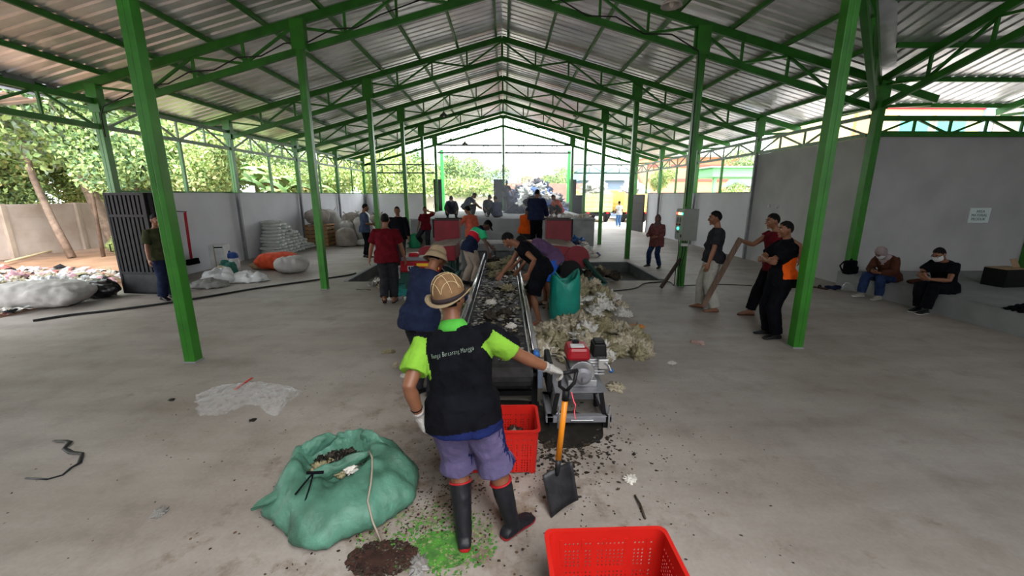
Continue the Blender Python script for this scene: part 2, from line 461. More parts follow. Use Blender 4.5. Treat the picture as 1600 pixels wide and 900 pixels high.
# ------------------------------------------------------------------ ground and floor
m = MB()
xs = [-8.6, -3.85, -1.25, 1.35, 3.85, 16]; ys = [-9, 9.75, 12.5, 25.6]
for i in range(5):
    for j in range(3):
        if j == 1 and i in (1, 3): continue
        nx = max(1, int((xs[i + 1] - xs[i]))); ny = max(1, int(ys[j + 1] - ys[j]))
        m.grid(lambda a, b, i=i, j=j: (xs[i] + (xs[i + 1] - xs[i]) * a, ys[j] + (ys[j + 1] - ys[j]) * b, 0), nx, ny)
struct(m.build('floor', FLOORM))
for k, (x0, x1) in enumerate(((-3.85, -1.25), (1.35, 3.85))):
    m = MB(); d = -.30; y0, y1 = 9.75, 12.5
    P = [(x0, y0), (x1, y0), (x1, y1), (x0, y1)]
    m.add([(x, y, 0) for x, y in P] + [(x, y, d) for x, y in P], [(0, 1, 5, 4), (1, 2, 6, 5), (2, 3, 7, 6), (3, 0, 4, 7), (4, 5, 6, 7)])
    m.mi = 0
    struct(m.build('floor_pit', PITM))
    e = MB()
    for a, b in ((P[0], P[3]), (P[3], P[2]), (P[2], P[1])):
        e.bar((*a, .012), (*b, .012), .10, .025)
    struct(e.build('trim_pit_edge', CURB))
m = MB(); m.grid(lambda a, b: (-60 + 120 * a, 25.6 + 60 * b, -.03), 12, 6); struct(m.build('ground_yard', YARDM))
m = MB()
def soil(a, b):
    x = -60 + 51.4 * a; y = -12 + 37.6 * b
    return (x, y, -.04 + (.10 * noise.noise((x * .6, y * .6, 0)) - .02 if x < -9.2 else 0))
m.grid(soil, 90, 60); struct(m.build('ground_soil', SOILM, smooth=True))
m = MB(); m.grid(lambda a, b: (16 + 44 * a, -9 + 34.6 * b, -.03), 4, 4); struct(m.build('ground_side', YARDM))

# ------------------------------------------------------------------ walls and raised side floor
def wallbox(name, a, b, material, cap=True):
    m = MB(); c = [(a[i] + b[i]) / 2 for i in range(3)]
    m.box(c, [abs(b[i] - a[i]) for i in range(3)])
    return struct(m.build(name, material))
wallbox('wall_left', (-8.49, 9.1, 0), (-8.35, 25.2, WALL_H), WALLM)
wallbox('wall_rear', (-8.35, 25.1, 0), (-4.75, 25.23, WALL_H), WALLM)
wallbox('wall_right', (7.90, 13.3, 0), (8.04, 23.0, WALL_H), WALLM)
wallbox('wall_right_high', (7.915, 9.15, 0), (8.06, 13.3, 3.27), WALLD)
wallbox('wall_wing', (7.915, 9.10, 0), (16, 9.25, 3.27), WALLD)
m = MB(); m.box((11.83, .03, .175), (8.44, 18.04, .35)); m.box((7.645, .03, .352), (.07, 18.04, .012)); struct(m.build('floor_raised', CURB))
wallbox('wall_back_added', (-8.6, -9.0, 0), (16, -8.86, 4.1), WALLD)  # unseen wall behind the camera, added to cut the light from there
m = MB(); m.prism([(-8.6, 4.1), (8.6, 4.1), (RX, 6.5)], .14, c=(0, -8.93, 0)); struct(m.build('wall_back_gable_added', WALLD))  # unseen gable, added over the back wall to darken the foreground
wallbox('wall_left_near_added', (-8.49, -8.86, 0), (-8.35, 2.6, 3.38), WALLD)  # out-of-view wall added across the open side, darkens the near floor
wallbox('wall_wing_end_added', (15.9, -8.86, .35), (16.04, 9.1, 6.2), WALLD)  # unseen end wall, added so the wing wall receives less light
n_trim = 0
def trim(p, q, w, h, material=GREEN_D):
    global n_trim; n_trim += 1
    m = MB(); m.bar(p, q, w, h); return struct(m.build('trim_%d' % n_trim, material))
trim((-8.42, 9.1, WALL_H + .02), (-8.42, 25, WALL_H + .02), .10, .04)
trim((-8.3, 25.16, WALL_H + .02), (-4.75, 25.16, WALL_H + .02), .10, .04)
trim((7.97, 13.3, WALL_H + .02), (7.97, 23, WALL_H + .02), .10, .04, GREYSTEEL)
# conduit ends in the high wall
for k, y in enumerate((12.30, 11.95)):
    m = MB(); m.lathe([(.0, 0), (.055, 0), (.055, .03), (.03, .05), (.0, .052)], n=16, M=Matrix.Rotation(-PI / 2, 3, 'Y'))
    o = m.build('wall_socket', WHITEC, smooth=True); o.location = (7.914, y, 1.72)
    tag(o, ['round white socket on the grey side wall, the one farther from the orange polo man', 'round white socket on the grey side wall, the one nearer the orange polo man'][k], 'socket')
# notice on the wing wall
t = thing('wall_sign', 'small white wall notice with three dark green lines above the seated people', 'sign', (10.62, 9.098, 1.60))
m = MB(); m.box((0, -.012, 0), (.47, .02, .33)); m.build('board', SIGNW, t, bevel=.004)
for i, (tx, dx, z) in enumerate((('AREA', .0, .085), ('MATERIAL', -.01, .0), ('PRODUK', -.015, -.085))):
    V, F = text_mesh(tx, .085, .001, 0, .95)
    m = MB(); m.add([(x + dx, y - .024, zz + z) for x, y, zz in V], F); m.build('lettering', SIGNT, t)

# ------------------------------------------------------------------ columns
def column(x, y, h, w, label, lower=None, base=True, capw=0., material=None, group=None):
    t = thing('steel_column', label, 'column', (x, y, 0), 0, group); t['kind'] = 'thing'
    g = material or GREEN
    z0 = lower or 0
    m = MB()
    for s in (-1, 1):                                        # two channels welded lip to lip
        m.box((s * w * .253, 0, (z0 + h) / 2), (w * .494, w, h - z0))
    m.box((0, 0, (z0 + h) / 2), (.03, w - .012, h - z0))
    m.build('shaft', g, t, bevel=.006)
    if lower:
        m = MB(); m.box((0, 0, lower / 2), (w * .62, w * .55, lower)); o = m.build('lower_shaft', GREYSTEEL, t); o['label'] = 'grey lower shaft'
    elif base:
        m = MB(); m.box((0, 0, .012), (w * 1.15, w * 1.15, .02)); m.build('base_plate', CURB, t)
    if capw:
        m = MB(); m.box((0, 0, h - .27), (capw, w + .02, .54)); m.build('gusset', g, t, bevel=.004)
    return t
orde = ['foremost', 'second', 'third', 'fourth', 'fifth', 'rearmost']
LY = [4.90, 8.95, 13.1, 17.1, 21.05, 25.0]; RY = [5.25, 9.05, 13.2, 17.2, 21.05, 25.0]
for i in range(6):
    column(-XI + (.07 if i == 0 else 0), LY[i], zr(-XI) - .02, .135, '%s green steel column of the inner row on the side of the sandbag wall' % orde[i], capw=.27)
    column(XI, RY[i], zr(XI) - .02, .135, '%s green steel column of the inner row on the side of the seated people' % orde[i] if i != 1 else 'green inner steel column carrying the grey control cabinet', capw=.27)
for i in range(5):
    y = TY[3 + i]
    column(XL, y, zr(XL) - .02, .14, '%s green eave column rising from the low sandbag wall line' % orde[i], lower=WALL_H if i else None, capw=.22)
    if i < 4:
        column(XR + .06, y if i else y - .06, zr(XR) - .02, .16 if i == 0 else .14,
               ['green corner column where the high grey walls meet', 'green eave column at the end of the high grey wall', 'second green eave column behind the high grey wall', 'third green eave column behind the high grey wall'][i],
               lower=WALL_H if i > 1 else (3.27 if i == 1 else None), capw=.22)
column(XR + .06, 25.0, zr(XR) - .02, .17, 'rearmost green eave column beside the open truck passage', capw=.2)
column(RX, 25.0, zr(0) - .1, .12, 'thin green centre post under the rear gable peak', base=False)
column(XL, 4.9, zr(XL) - .02, .17, 'green eave column standing outside the picture beside the trash heap', capw=.22)
column(11.9, 9.0, zw(9.05) - .02, .17, 'green eave column of the side wing, right of the white notice', capw=.2)
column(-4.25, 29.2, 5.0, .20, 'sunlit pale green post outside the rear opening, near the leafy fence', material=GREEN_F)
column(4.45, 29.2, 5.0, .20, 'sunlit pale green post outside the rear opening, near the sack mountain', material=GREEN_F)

# ------------------------------------------------------------------ roof trusses
def truss(label, pos, at, half, z_of, over, name='roof_truss', mt=None, cat='truss'):
    """at(d, z) turns a distance from the ridge and a height into a point; half: list of (sign, length)"""
    mt = mt or GREEN_D
    t = thing(name, label, cat, pos)
    D = .52
    for s, L in half:
        f = lambda d, dz=0: at(s * d, ZP - SL * d + dz)
        m = MB(); m.bar(f(0), f(max(L, 9.1) if L > 7 else L), .075, .15); m.build('top_chord', mt, t, world=True)
        if L > 7: m = MB(); m.bar(f(L, -D + .02), f(9.0, -.12), .05, .06); m.build('overhang_brace', mt, t, world=True)
        m = MB(); m.bar(f(0, -D), f(L - .08, -D), .07, .12); m.build('bottom_chord', mt, t, world=True)
        N = 8; st = L / N
        for k in range(N):
            d0, d1 = k * st, (k + 1) * st
            m = MB()
            if k % 2 == 0: m.bar(f(d0, -.07), f(d1, -D + .06), .045, .045)
            else: m.bar(f(d0, -D + .06), f(d1, -.07), .045, .045)
            m.build('diagonal', mt, t, world=True)
            m = MB(); m.bar(f(d1, -.07), f(d1, -D + .05), .045, .045); m.build('vertical_bar', mt, t, world=True)
    m = MB(); m.bar(at(0, ZP), at(0, ZP - D), .06, .06); m.build('vertical_bar', mt, t, world=True)
    return t
wh = ['farthest behind the camera', 'just above the camera', 'first in view, under the top of the picture', 'crossing the second pair of inner columns', 'crossing the third pair of inner columns', 'crossing the fourth pair of inner columns', 'crossing the fifth pair of inner columns', 'on the rear gable']
for i, y in enumerate(TY):
    if i == 0: continue
    rl = XR - RX if i >= 3 else max(.6, TY[i] - WR)
    half = [(-1, RX - XL)] + ([(1, rl)] if i > 1 else [])
    truss('green roof truss %s' % wh[i], (RX, y, ZP), lambda d, z, y=y: (RX + d, y, z), half, None, .75)
for x, lb in ((XR + .06, 'green wing truss rising from the corner column towards the viewer'), (11.9, 'green wing truss farther out along the side wing'), (15.6, 'green wing truss at the outer end of the side wing')):
    truss(lb, (x, WR, ZP), lambda d, z, x=x: (x, WR + d, z), [(1, VY - WR)], None, .75)
# valley rafter
q = 1 / math.sqrt(2)
t = thing('valley_truss', 'green valley truss running up from the corner column between the two roofs', 'truss', (RX, WR, ZP))
for dz, h in ((-.02, .16), (-.52, .12)):
    m = MB(); m.bar((RX, WR, ZP + dz), (XR, VY, zr(XR) + dz), .09, h); m.build('top_chord' if dz > -.1 else 'bottom_chord', GREEN_D, t, world=True)
for k in range(8):
    a, b = k / 8, (k + 1) / 8
    pt = lambda s, dz: (RX + (XR - RX) * s, WR + (VY - WR) * s, ZP + (zr(XR) - ZP) * s + dz)
    m = MB(); m.bar(pt(a, -.08 if k % 2 == 0 else -.46), pt(b, -.46 if k % 2 == 0 else -.08), .05, .05); m.build('diagonal', GREEN_D, t, world=True)
    m = MB(); m.bar(pt(b, -.08), pt(b, -.46), .05, .05); m.build('vertical_bar', GREEN_D, t, world=True)

def lattice(label, p, q, z0, z1, n, mt, w=.07, bar=.04):
    """parallel-chord girder from p to q (xy), zigzag web"""
    p, q = Vector((*p, 0)), Vector((*q, 0))
    t = thing('lattice_girder', label, 'girder', (*(p.xy + q.xy) / 2, z0))
    for z in (z0, z1):
        m = MB(); m.bar(p + Vector((0, 0, z)), q + Vector((0, 0, z)), w, w * 1.15); m.build('chord', mt, t, world=True)
    for k in range(n):
        a, b = p.lerp(q, k / n), p.lerp(q, (k + 1) / n)
        m = MB(); zz = (z0, z1) if k % 2 == 0 else (z1, z0)
        m.bar(a + Vector((0, 0, zz[0])), b + Vector((0, 0, zz[1])), bar, bar); m.build('diagonal', mt, t, world=True)
        if k: m = MB(); m.bar(a + Vector((0, 0, z0)), a + Vector((0, 0, z1)), bar, bar); m.build('vertical_bar', mt, t, world=True)
bays = ['first', 'second', 'third', 'fourth']
GIRL = mat('glare_lightened_girder', (.17, .24, .17), .45, .15, .15, 4)  # girder green lightened for the pale glare it reflects
for i in range(3, 7):
    lattice('pale lattice girder over the low sandbag wall, %s bay from the iron gate' % bays[i - 3], (XL, TY[i] + .1), (XL, TY[i + 1] - .1), 3.40, 3.88, 4, GIRL)
    lattice('pale lattice girder on the side of the seated people, %s bay from the corner column' % bays[i - 3], (XR + .06, TY[i] + .12), (XR + .06, TY[i + 1] - .1), 3.30, 3.68, 4, GIRL)
    ym = (TY[i] + TY[i + 1]) / 2
    for s in (-1, 1):
        if s > 0 and (i == 3): continue
        t = thing('window_post', 'thin green post on the low %s, %s bay' % ('sandbag wall' if s < 0 else 'wall beyond the high grey wall', bays[i - 3]), 'post', (XL if s < 0 else XR + .06, ym, WALL_H))
        z1 = (3.37 if s < 0 else 3.27) - WALL_H
        m = MB(); m.box((0, 0, z1 / 2), (.07, .07, z1)); m.build('shaft', GREEN, t)
        m = MB(); m.box((0, 0, .05), (.11, .11, .012)); m.build('foot_plate', GREEN, t)
lattice('green lattice girder of the open bay beside the trash heap', (XL, 4.98), (XL, 8.95), 3.40, 3.88, 4, GREEN_D, .09)
lattice('green lattice girder along the open side nearest the viewer', (XL, -2), (XL, 4.82), 3.40, 3.88, 6, GREEN_D, .09)
lattice('green lattice girder on top of the high wall with the white notice', (XR + .16, 9.05), (11.8, 9.05), 3.31, 3.62, 5, GREEN_D, .09)
lattice('green lattice girder on the high wall beyond the white notice', (12.0, 9.05), (16, 9.05), 3.31, 3.62, 5, GREEN_D, .09)
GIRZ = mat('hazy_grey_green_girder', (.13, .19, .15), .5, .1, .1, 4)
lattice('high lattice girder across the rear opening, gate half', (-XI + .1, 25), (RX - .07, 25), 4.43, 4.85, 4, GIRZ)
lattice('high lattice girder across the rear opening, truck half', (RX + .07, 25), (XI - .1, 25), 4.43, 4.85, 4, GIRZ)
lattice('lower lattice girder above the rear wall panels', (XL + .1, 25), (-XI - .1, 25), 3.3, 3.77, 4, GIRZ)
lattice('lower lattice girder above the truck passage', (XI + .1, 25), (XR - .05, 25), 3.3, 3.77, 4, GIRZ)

# ------------------------------------------------------------------ purlins
def purlin(p, q, label, grp):
    m = MB(); p, q = Vector(p), Vector(q); c = p
    m.bar(p, q, .05, .09, up=(0, 0, 1))
    tag(m.build_at('roof_purlin', GREEN_D, tuple(p)), label, 'purlin', grp)
PX = [.17, 1.28, 2.40, 3.52, 4.64, 5.76, 6.88, 7.97, 9.06]
num = ['at the ridge', 'next below the ridge', 'third below the ridge', 'fourth below the ridge', 'fifth below the ridge', 'sixth below the ridge', 'seventh below the ridge', 'just inside the eave', 'at the eave edge']
for d, lb in zip(PX, num):
    x = RX - d; purlin((x, -4, zr(x) + .125), (x, 25.9, zr(x) + .125), 'long green roof purlin %s, slope over the sandbag wall' % lb, 'purlins over the sandbag wall')
    x = RX + d; purlin((x, WR + d + .1, zr(x) + .125), (x, 25.9, zr(x) + .125), 'long green roof purlin %s, slope over the control cabinet' % lb, 'purlins over the control cabinet')
    y = WR + d
    if d > 2: purlin((RX + d + .35, y, zw(y) + .125), (16.3, y, zw(y) + .125), 'green purlin %s of the side wing roof' % lb, 'purlins of the side wing')

# ------------------------------------------------------------------ roof sheets (ceiling)
def rib_rows(a, b, per=.25):
    out = []; y = a
    while y < b:
        for dy, dz in ((0, 0), (.165, 0), (.185, .032), (.23, .032)):
            if y + dy <= b: out.append((y + dy, dz))
        y += per
    return out
ZS = .175
def sheet(name, rows, ends, mt=ROOF):
    """rows: ribs; ends(r) -> two points"""
    m = MB(); V = []; F = []
    for r, dz in rows:
        a, b = ends(r)
        n = 6
        for k in range(n + 1):
            p = Vector(a).lerp(Vector(b), k / n); V.append((p.x, p.y, p.z + dz))
    for i in range(len(rows) - 1):
        for k in range(n):
            F.append((i * (n + 1) + k, i * (n + 1) + k + 1, (i + 1) * (n + 1) + k + 1, (i + 1) * (n + 1) + k))
    m.add(V, F); o = struct(m.build(name, mt)); return o
sheet('ceiling_left', rib_rows(-9, 26.1), lambda y: ((RX, y, ZP + ZS), (RX - 9.16, y, zr(RX - 9.16) + ZS)))
sheet('ceiling_right', rib_rows(WR + .02, 26.1), lambda y: ((RX, y, ZP + ZS), (RX + min(9.16, y - WR), y, zr(RX + min(9.16, y - WR)) + ZS)))
sheet('ceiling_wing', rib_rows(RX + .3, 16.4), lambda x: ((x, WR, ZP + ZS), (x, WR + min(9.16, x - RX), zw(WR + min(9.16, x - RX)) + ZS)))
sheet('ceiling_wing_back', rib_rows(RX + .3, 16.4), lambda x: ((x, WR, ZP + ZS), (x, WR - min(8.0, x - RX + .2), zw(WR - min(8.0, x - RX + .2)) + ZS)))
# smooth foil flashing along the valley
m = MB()
for s in (-1, 1):
    def fl(a, b, s=s):
        d = .2 + 8.9 * a
        w = .34 * b
        x, y = RX + d + (w if s > 0 else 0), WR + d + (w if s < 0 else 0)
        z = ZP - SL * d + ZS - .012 + .008 * noise.noise((x * 5, y * 5, 0))
        return (x, y, z - (.0))
    m.grid(fl, 60, 4)
struct(m.build('ceiling_valley_flashing', mat('smooth_foil_flashing', (.62, .62, .66), .3, .6, .15, 3, .3, 8), smooth=True))
# ridge lining
m = MB(); m.bar((RX, -7, ZP + ZS + .01), (RX, 26.1, ZP + ZS + .01), .3, .012); struct(m.build('ceiling_ridge', ROOF))
# slotted gutter carrier and outer canopy on the open side
m = MB()
gx, gz = -9.02, 4.10
m.box((gx, 3.45, gz + .105), (.03, 11, .07)); m.box((gx, 3.45, gz - .085), (.03, 11, .11))
y = -2.0
while y < 8.9:
    m.box((gx, y + .36, gz + .02), (.03, .50, .10)); y += .72
m.box((gx - .09, 3.45, gz - .135), (.2, 11, .015))
tag(m.build_at('slotted_gutter_beam', GREYSTEEL, (gx, 3.45, gz)), 'grey slotted steel gutter beam under the open eave, upper corner of the picture', 'gutter')
sheet('ceiling_canopy', rib_rows(-3, 9.0), lambda y: ((-9.1, y, 3.86), (-11.4, y, 3.62)))
m = MB(); m.bar((-10.0, -3, 3.70), (-10.0, 9, 3.70), .06, .08); tag(m.build_at('canopy_purlin', GREEN_D, (-9.9, 3, 3.8)), 'green purlin under the low outer canopy beside the gutter beam', 'purlin')

# ------------------------------------------------------------------ pendant lamps
def lamp(x, y, z, top, label, mt, r=.18, near=False):
    t = thing('pendant_lamp', label, 'lamp', (x, y, z))
    m = MB(); m.lathe([(.03, .16), (.045, .15), (.07, .11), (r * .8, .06), (r, 0), (r * .97, -.004), (r * .75, .05), (.05, .10)], n=20, caps=False); m.build('lamp_shade', mt, t, smooth=True)
    m = MB(); m.lathe([(.0, .22), (.022, .215), (.026, .14), (.0, .14)], n=12); m.build('socket', BLACKSTEEL, t)
    m = MB(); m.ell((0, 0, .03), (.042, .042, .055)); m.build('bulb', BULB, t, smooth=True)
    m = MB(); m.tube([(0, 0, .2), (0, 0, top - z)], .008 if not near else .012, 6); m.build('cord', BLACKSTEEL, t)
lamp(3.02, 8.25, 5.36, 5.74, 'bell lamp with a visible bulb close under the roof, top of the picture', SHADE, .19, True)
lamp(-2.42, 17.6, 5.12, 5.95, 'dark pendant lamp hanging over the maroon-shirted boy', SHADED)
lamp(2.92, 17.4, 5.12, 5.85, 'dark pendant lamp hanging above the rear hopper block, truck side', SHADED)
lamp(-2.15, 23.6, 4.72, 6.0, 'small faint pendant lamp before the rear gable', SHADED)

# black power cables clipped along the second truss
def run(name, pts, r, label):
    m = MB(); m.tube(pts, r, 6); c = pts[len(pts) // 2]
    tag(m.build_at(name, HOSE, c, smooth=True), label, 'cable')
y_ = TY[3] - .07
run('power_cable', [(XL + .1, y_, 3.2), (XL + .1, y_, 3.62), (XL + .2, y_ - .02, 3.78)] + [(x, y_ - .02, zr(x) - .52 + .07 + (.10 if k_ % 2 else 0)) for k_, x in enumerate(np.linspace(XL + .6, -2.4, 12))] + [(-.9, y_, zr(-.9) - .25)], .013, 'black cable looping along the truss on the side of the iron gate')
run('power_cable', [(x, y_ - .02, zr(x) - .50 + (.12 if k_ % 2 else -.02)) for k_, x in enumerate(np.linspace(.5, 3.9, 7))] + [(3.93, y_, 4.4), (3.93, y_, 3.0), (3.93, y_ - .02, 1.8)], .013, 'black cable running along the truss down to the control cabinet')
# ------------------------------------------------------------------ gates
def gate(label, loc, rz, w, h, sheet_h, slats=9, mid=None, two=False):
    t = thing('metal_gate', label, 'gate', loc, rz)
    m = MB(); b = .05
    for x in (0, w): m.box((x, 0, h / 2), (b, b, h))
    for z in (b / 2, h - b / 2, sheet_h, mid or h * .78): m.box((w / 2, 0, z), (w, b, b))
    m.build('frame', GATE, t, bevel=.004)
    m = MB(); m.box((w / 2, 0, sheet_h / 2), (w - b, .02, sheet_h)); o = m.build('lower_panel', GATE_L, t); o['label'] = 'plain grey lower panel'
    m = MB()
    for k in range(slats):
        x = w * (k + .5) / slats
        m.box((x, 0, (h + sheet_h) / 2), (w / slats * .62, .03, h - sheet_h - b))
    m.build('slat_panel', GATE, t)
    m = MB(); m.box((w / 2, .018, (h + sheet_h) / 2), (w - b, .006, h - sheet_h)); m.build('back_sheet', BLACKSTEEL, t)
    m = MB(); m.tube([(-.05, -.03, h * .43), (-.08, -.05, h * .43), (-.08, -.05, h * .5), (-.05, -.03, h * .5)], .012, 6); m.build('handle', BLACKSTEEL, t)
    return t
gate('charcoal slatted iron gate standing open beside the olive-shirted man', (-7.98, 8.52, .03), R(-8), .86, 2.06, .44, 9)
m = None
gate('dark folded gate leaf behind the first gate, in its shade', (-7.10, 8.46, .03), R(88), .46, 2.06, .44, 5)
gate('tall dark gate leaf at the rear opening near the leafy fence', (-4.2, 25.25, 0), R(8), .42, 2.95, .5, 4)
gate('tall dark gate leaf in the middle of the rear opening beside the dark-clad man', (-.62, 25.3, 0), R(3), .62, 2.95, .5, 5)
gate('tall dark gate leaf at the rear column beside the sack mountain', (3.95, 25.3, 0), R(6), .36, 2.95, .5, 4)
gate('short blue-grey gate leaf beyond the rear column', (4.35, 25.5, 0), R(4), .5, 2.02, .5, 5)
gate('dark open gate leaf at the end of the low side wall by the trucks', (7.72, 22.95, 0), R(96), 1.9, 2.06, .6, 7)

# ------------------------------------------------------------------ where a point of the photograph lies in the place
def ray(u, v):
    a, b = (u - 800) / 638.5, -(v - 450) / 638.5
    c, s = math.cos(PITCH), math.sin(PITCH); y, z = c + s * b, -s + c * b
    c, s = math.cos(YAW), math.sin(YAW)
    return Vector((c * a + s * y, -s * a + c * y, z))
def G(u, v, z=0.):
    r = ray(u, v); return Vector((0, 0, CAM_H)) + r * ((z - CAM_H) / r.z)
def AT(u, v, y):
    r = ray(u, v); return Vector((0, 0, CAM_H)) + r * (y / r.y)
def AX(u, v, x):
    r = ray(u, v); return Vector((0, 0, CAM_H)) + r * (x / r.x)

# ------------------------------------------------------------------ concrete works at the rear
t = thing('loading_platform', 'grey rendered loading platform across the rear with people and sacks on it', 'platform', (0, 16.6, 0))
m = MB(); m.box((-.06, 20.6, .53), (7.4, 8.0, 1.06)); m.build('block', CURB, t, world=True, bevel=.02)
m = MB(); m.box((-.06, 20.6, 1.09), (7.44, 8.04, .06)); o = m.build('top_slab', CURB, t, world=True); o['label'] = 'paler dusty top slab'
t = thing('concrete_trough', 'low white concrete trough front between the two red shredders', 'trough', (0, 11.3, 0))
m = MB()
m.box((-.05, 11.25, .79), (2.26, .34, .07)); o = m.build('rim', mat('white_cement', (.50, .50, .49), .8, 0, .1, 4), t, world=True, bevel=.008)
m = MB()
for x in (-1.12, -.42, .30, 1.02): m.box((x, 11.27, .38), (.14, .26, .76))
m.box((-.05, 11.36, .38), (2.2, .06, .76)); m.box((-.05, 11.16, .66), (2.2, .06, .20)); m.build('front_wall', CURB, t, world=True, bevel=.01)
for x in (-.77, -.06, .66):
    m = MB(); m.lathe([(.20, 0), (.22, .02), (.22, .5), (.20, .52), (.0, .52)], c=(x, 11.22, .02), n=18)
    m.build('drum', PITM, t, smooth=True, world=True)
m = MB(); m.box((.95, 12.5, .235), (1.5, 1.1, .47)); m.box((.95, 12.5, .485), (1.54, 1.14, .03)); tag(m.build_at('service_step', PITM, (.95, 12.5, 0)), 'dark cement step behind the white trough where the big man stands', 'step')

# ------------------------------------------------------------------ conveyor
CX0, CX1, CY0, CY1, CZ = -.50, .29, 3.62, 10.05, .50
t = thing('conveyor', 'long sorting conveyor with wet black belt and galvanised side rails', 'conveyor', (-.1, 6.8, 0))
cx = (CX0 + CX1) / 2; cw = CX1 - CX0
m = MB(); rr = .13; prof = [(CY1, CZ + .0), (CY0 + .02, CZ)] + [(CY0 - rr * math.sin(a) * 1.0, CZ - rr + rr * math.cos(a)) for a in np.linspace(.2, PI - .1, 9)] + [(CY0 + .02, CZ - 2 * rr), (CY1, CZ - 2 * rr)]
for k in range(len(prof) - 1):
    (y0, z0), (y1, z1) = prof[k], prof[k + 1]; n_ = 24 if abs(y1 - y0) > 1 else 1
    m.grid(lambda a, b, y0=y0, y1=y1, z0=z0, z1=z1: (CX0 + .05 + (cw - .1) * a, y0 + (y1 - y0) * b, z0 + (z1 - z0) * b - .012 * math.sin(PI * a) * (1 if abs(y1 - y0) > 1 else 0)), 4, n_)
m.build('belt', BELT, t, world=True, smooth=True)
for sx, x in ((-1, CX0), (1, CX1)):
    m = MB(); m.box((x, (CY0 + CY1) / 2, CZ + .01), (.012, CY1 - CY0, .17)); m.box((x + sx * .022, (CY0 + CY1) / 2, CZ - .07), (.05, CY1 - CY0, .012))
    o = m.build('side_plate', GREYSTEEL, t, world=True)
    m = MB(); m.tube([(x, CY0 - .05, CZ + .115), (x, CY1, CZ + .115)], .027, 12); m.tube([(x - sx * .05, CY0 + .1, CZ + .035), (x - sx * .05, CY1, CZ + .035)], .012, 8); o = m.build('side_rail', STEEL, t, world=True, smooth=True)
    m = MB(); m.tube([(x, CY0 - .11, CZ + .115), (x, CY0 - .01, CZ + .115)], .030, 12); m.build('rail_end', BLUEP, o, smooth=True, world=False); 
    o.children[0].location = -Vector(t.location)
    for y in (3.72, 5.6, 7.6, 9.7):
        m = MB(); m.box((x + sx * .0, y, (CZ - .08) / 2), (.055, .055, CZ - .08)); m.box((x, y, .006), (.10, .10, .012)); m.build('leg', BLACKSTEEL, t, world=True)
for y in (3.72, 5.6, 7.6, 9.7):
    m = MB(); m.bar((CX0, y, .14), (CX1, y, .14), .05, .05); m.build('cross_beam', BLACKSTEEL, t, world=True)
m = MB(); m.cyl((CX0 + .03, CY0, CZ - rr), (CX1 - .03, CY0, CZ - rr), rr - .012, 22); m.cyl((CX0 - .09, CY0, CZ - rr), (CX1 + .12, CY0, CZ - rr), .022, 10); m.build('head_roller', BLACKSTEEL, t, world=True, smooth=False)
for sx, x in ((-1, CX0 - .03), (1, CX1 + .035)):
    m = MB(); m.box((x, CY0 - .01, CZ - rr + .01), (.05, .22, .19)); m.build('bearing_block', mat('slate_bearing_paint', (.10, .12, .16), .45), t, world=True, bevel=.01)

# crumpled film pieces, shared shapes
def crumpled(name, mt, seed, flat=.72, r=1.):
    rg = random.Random(seed); m = MB()
    bm = bmesh.new(); bmesh.ops.create_icosphere(bm, subdivisions=4, radius=1)
    ox = rg.random() * 50; V = []
    for v in bm.verts:
        d = v.co.normalized()
        k = .50 + 1.0 * abs(noise.noise((d.x * 1.7 + ox, d.y * 1.7, d.z * 1.7))) + .75 * abs(noise.noise((d.x * 3.6, d.y * 3.6 + ox, d.z * 3.6))) + .42 * abs(noise.noise((d.x * 8 + ox, d.y * 8, d.z * 8)))
        V.append((d.x * k * r, d.y * k * r * .8, max(-.26, d.z * k * flat) * r + .24 * r))
    F = [tuple(v.index for v in f.verts) for f in bm.faces]; bm.free()
    me = bpy.data.meshes.new(name); me.from_pydata(V, [], F); me.materials.append(mt); me.update()
    me.polygons.foreach_set('use_smooth', [True] * len(me.polygons))
    return me
CR = {}
def cr_mesh(name, mt, k):
    key = (name, mt.name, k)
    if key not in CR: CR[key] = crumpled(name, mt, k * 7 + len(name))
    return CR[key]
def piece(name, mt, k, loc, r, rot, label, cat, group=None, flat=1.):
    o = bpy.data.objects.new(name, cr_mesh(name, mt, k)); COL.objects.link(o)
    o.location = loc; o.scale = (r, r, r * flat); o.rotation_euler = rot
    return tag(o, label, cat, group)

# waste riding on the belt: uncountable
def scraps(name, mats, n, place, size, label, cat, kind='stuff', tall=.5):
    """many small bent scraps in one object"""
    V, F, MI = [], [], []
    for i in range(n):
        x, y, z, k = place(i)
        s_ = random.uniform(*size) * k; a = random.uniform(0, 2 * PI); ca, sa = math.cos(a), math.sin(a); el = random.uniform(.35, 1.)
        b = len(V); nn = 5
        h_ = random.uniform(.15, tall) * s_
        ring = []
        for q in range(6):
            t_ = 2 * PI * q / 6; rr_ = s_ * random.uniform(.6, 1.15)
            px_, py_ = rr_ * math.cos(t_), rr_ * el * math.sin(t_)
            ring.append((x + px_ * ca - py_ * sa, y + px_ * sa + py_ * ca, z + random.uniform(0, h_)))
        V += ring + [(x + random.uniform(-.3, .3) * s_, y + random.uniform(-.3, .3) * s_, z + h_ * random.uniform(.7, 1.6))]
        mi = random.randrange(len(mats))
        for q in range(6): F.append((b + q, b + (q + 1) % 6, b + 6)); MI.append(mi)
    m = MB(); m.add(V, F); m.m = MI
    o = m.build(name, mats); tag(o, label, cat, kind=kind); return o
BLACKBIT = mat('black_wet_bits', (.014, .012, .010), .4, 0, .3, 20)
GREYBIT = mat('grey_wet_film_bits', (.20, .19, .18), .35, 0, .3, 20, spec=.6)
def on_belt(i):
    y = CY0 + (CY1 - CY0) * random.random() ** .9
    return random.uniform(CX0 + .08, CX1 - .08), y, CZ - .006, 1
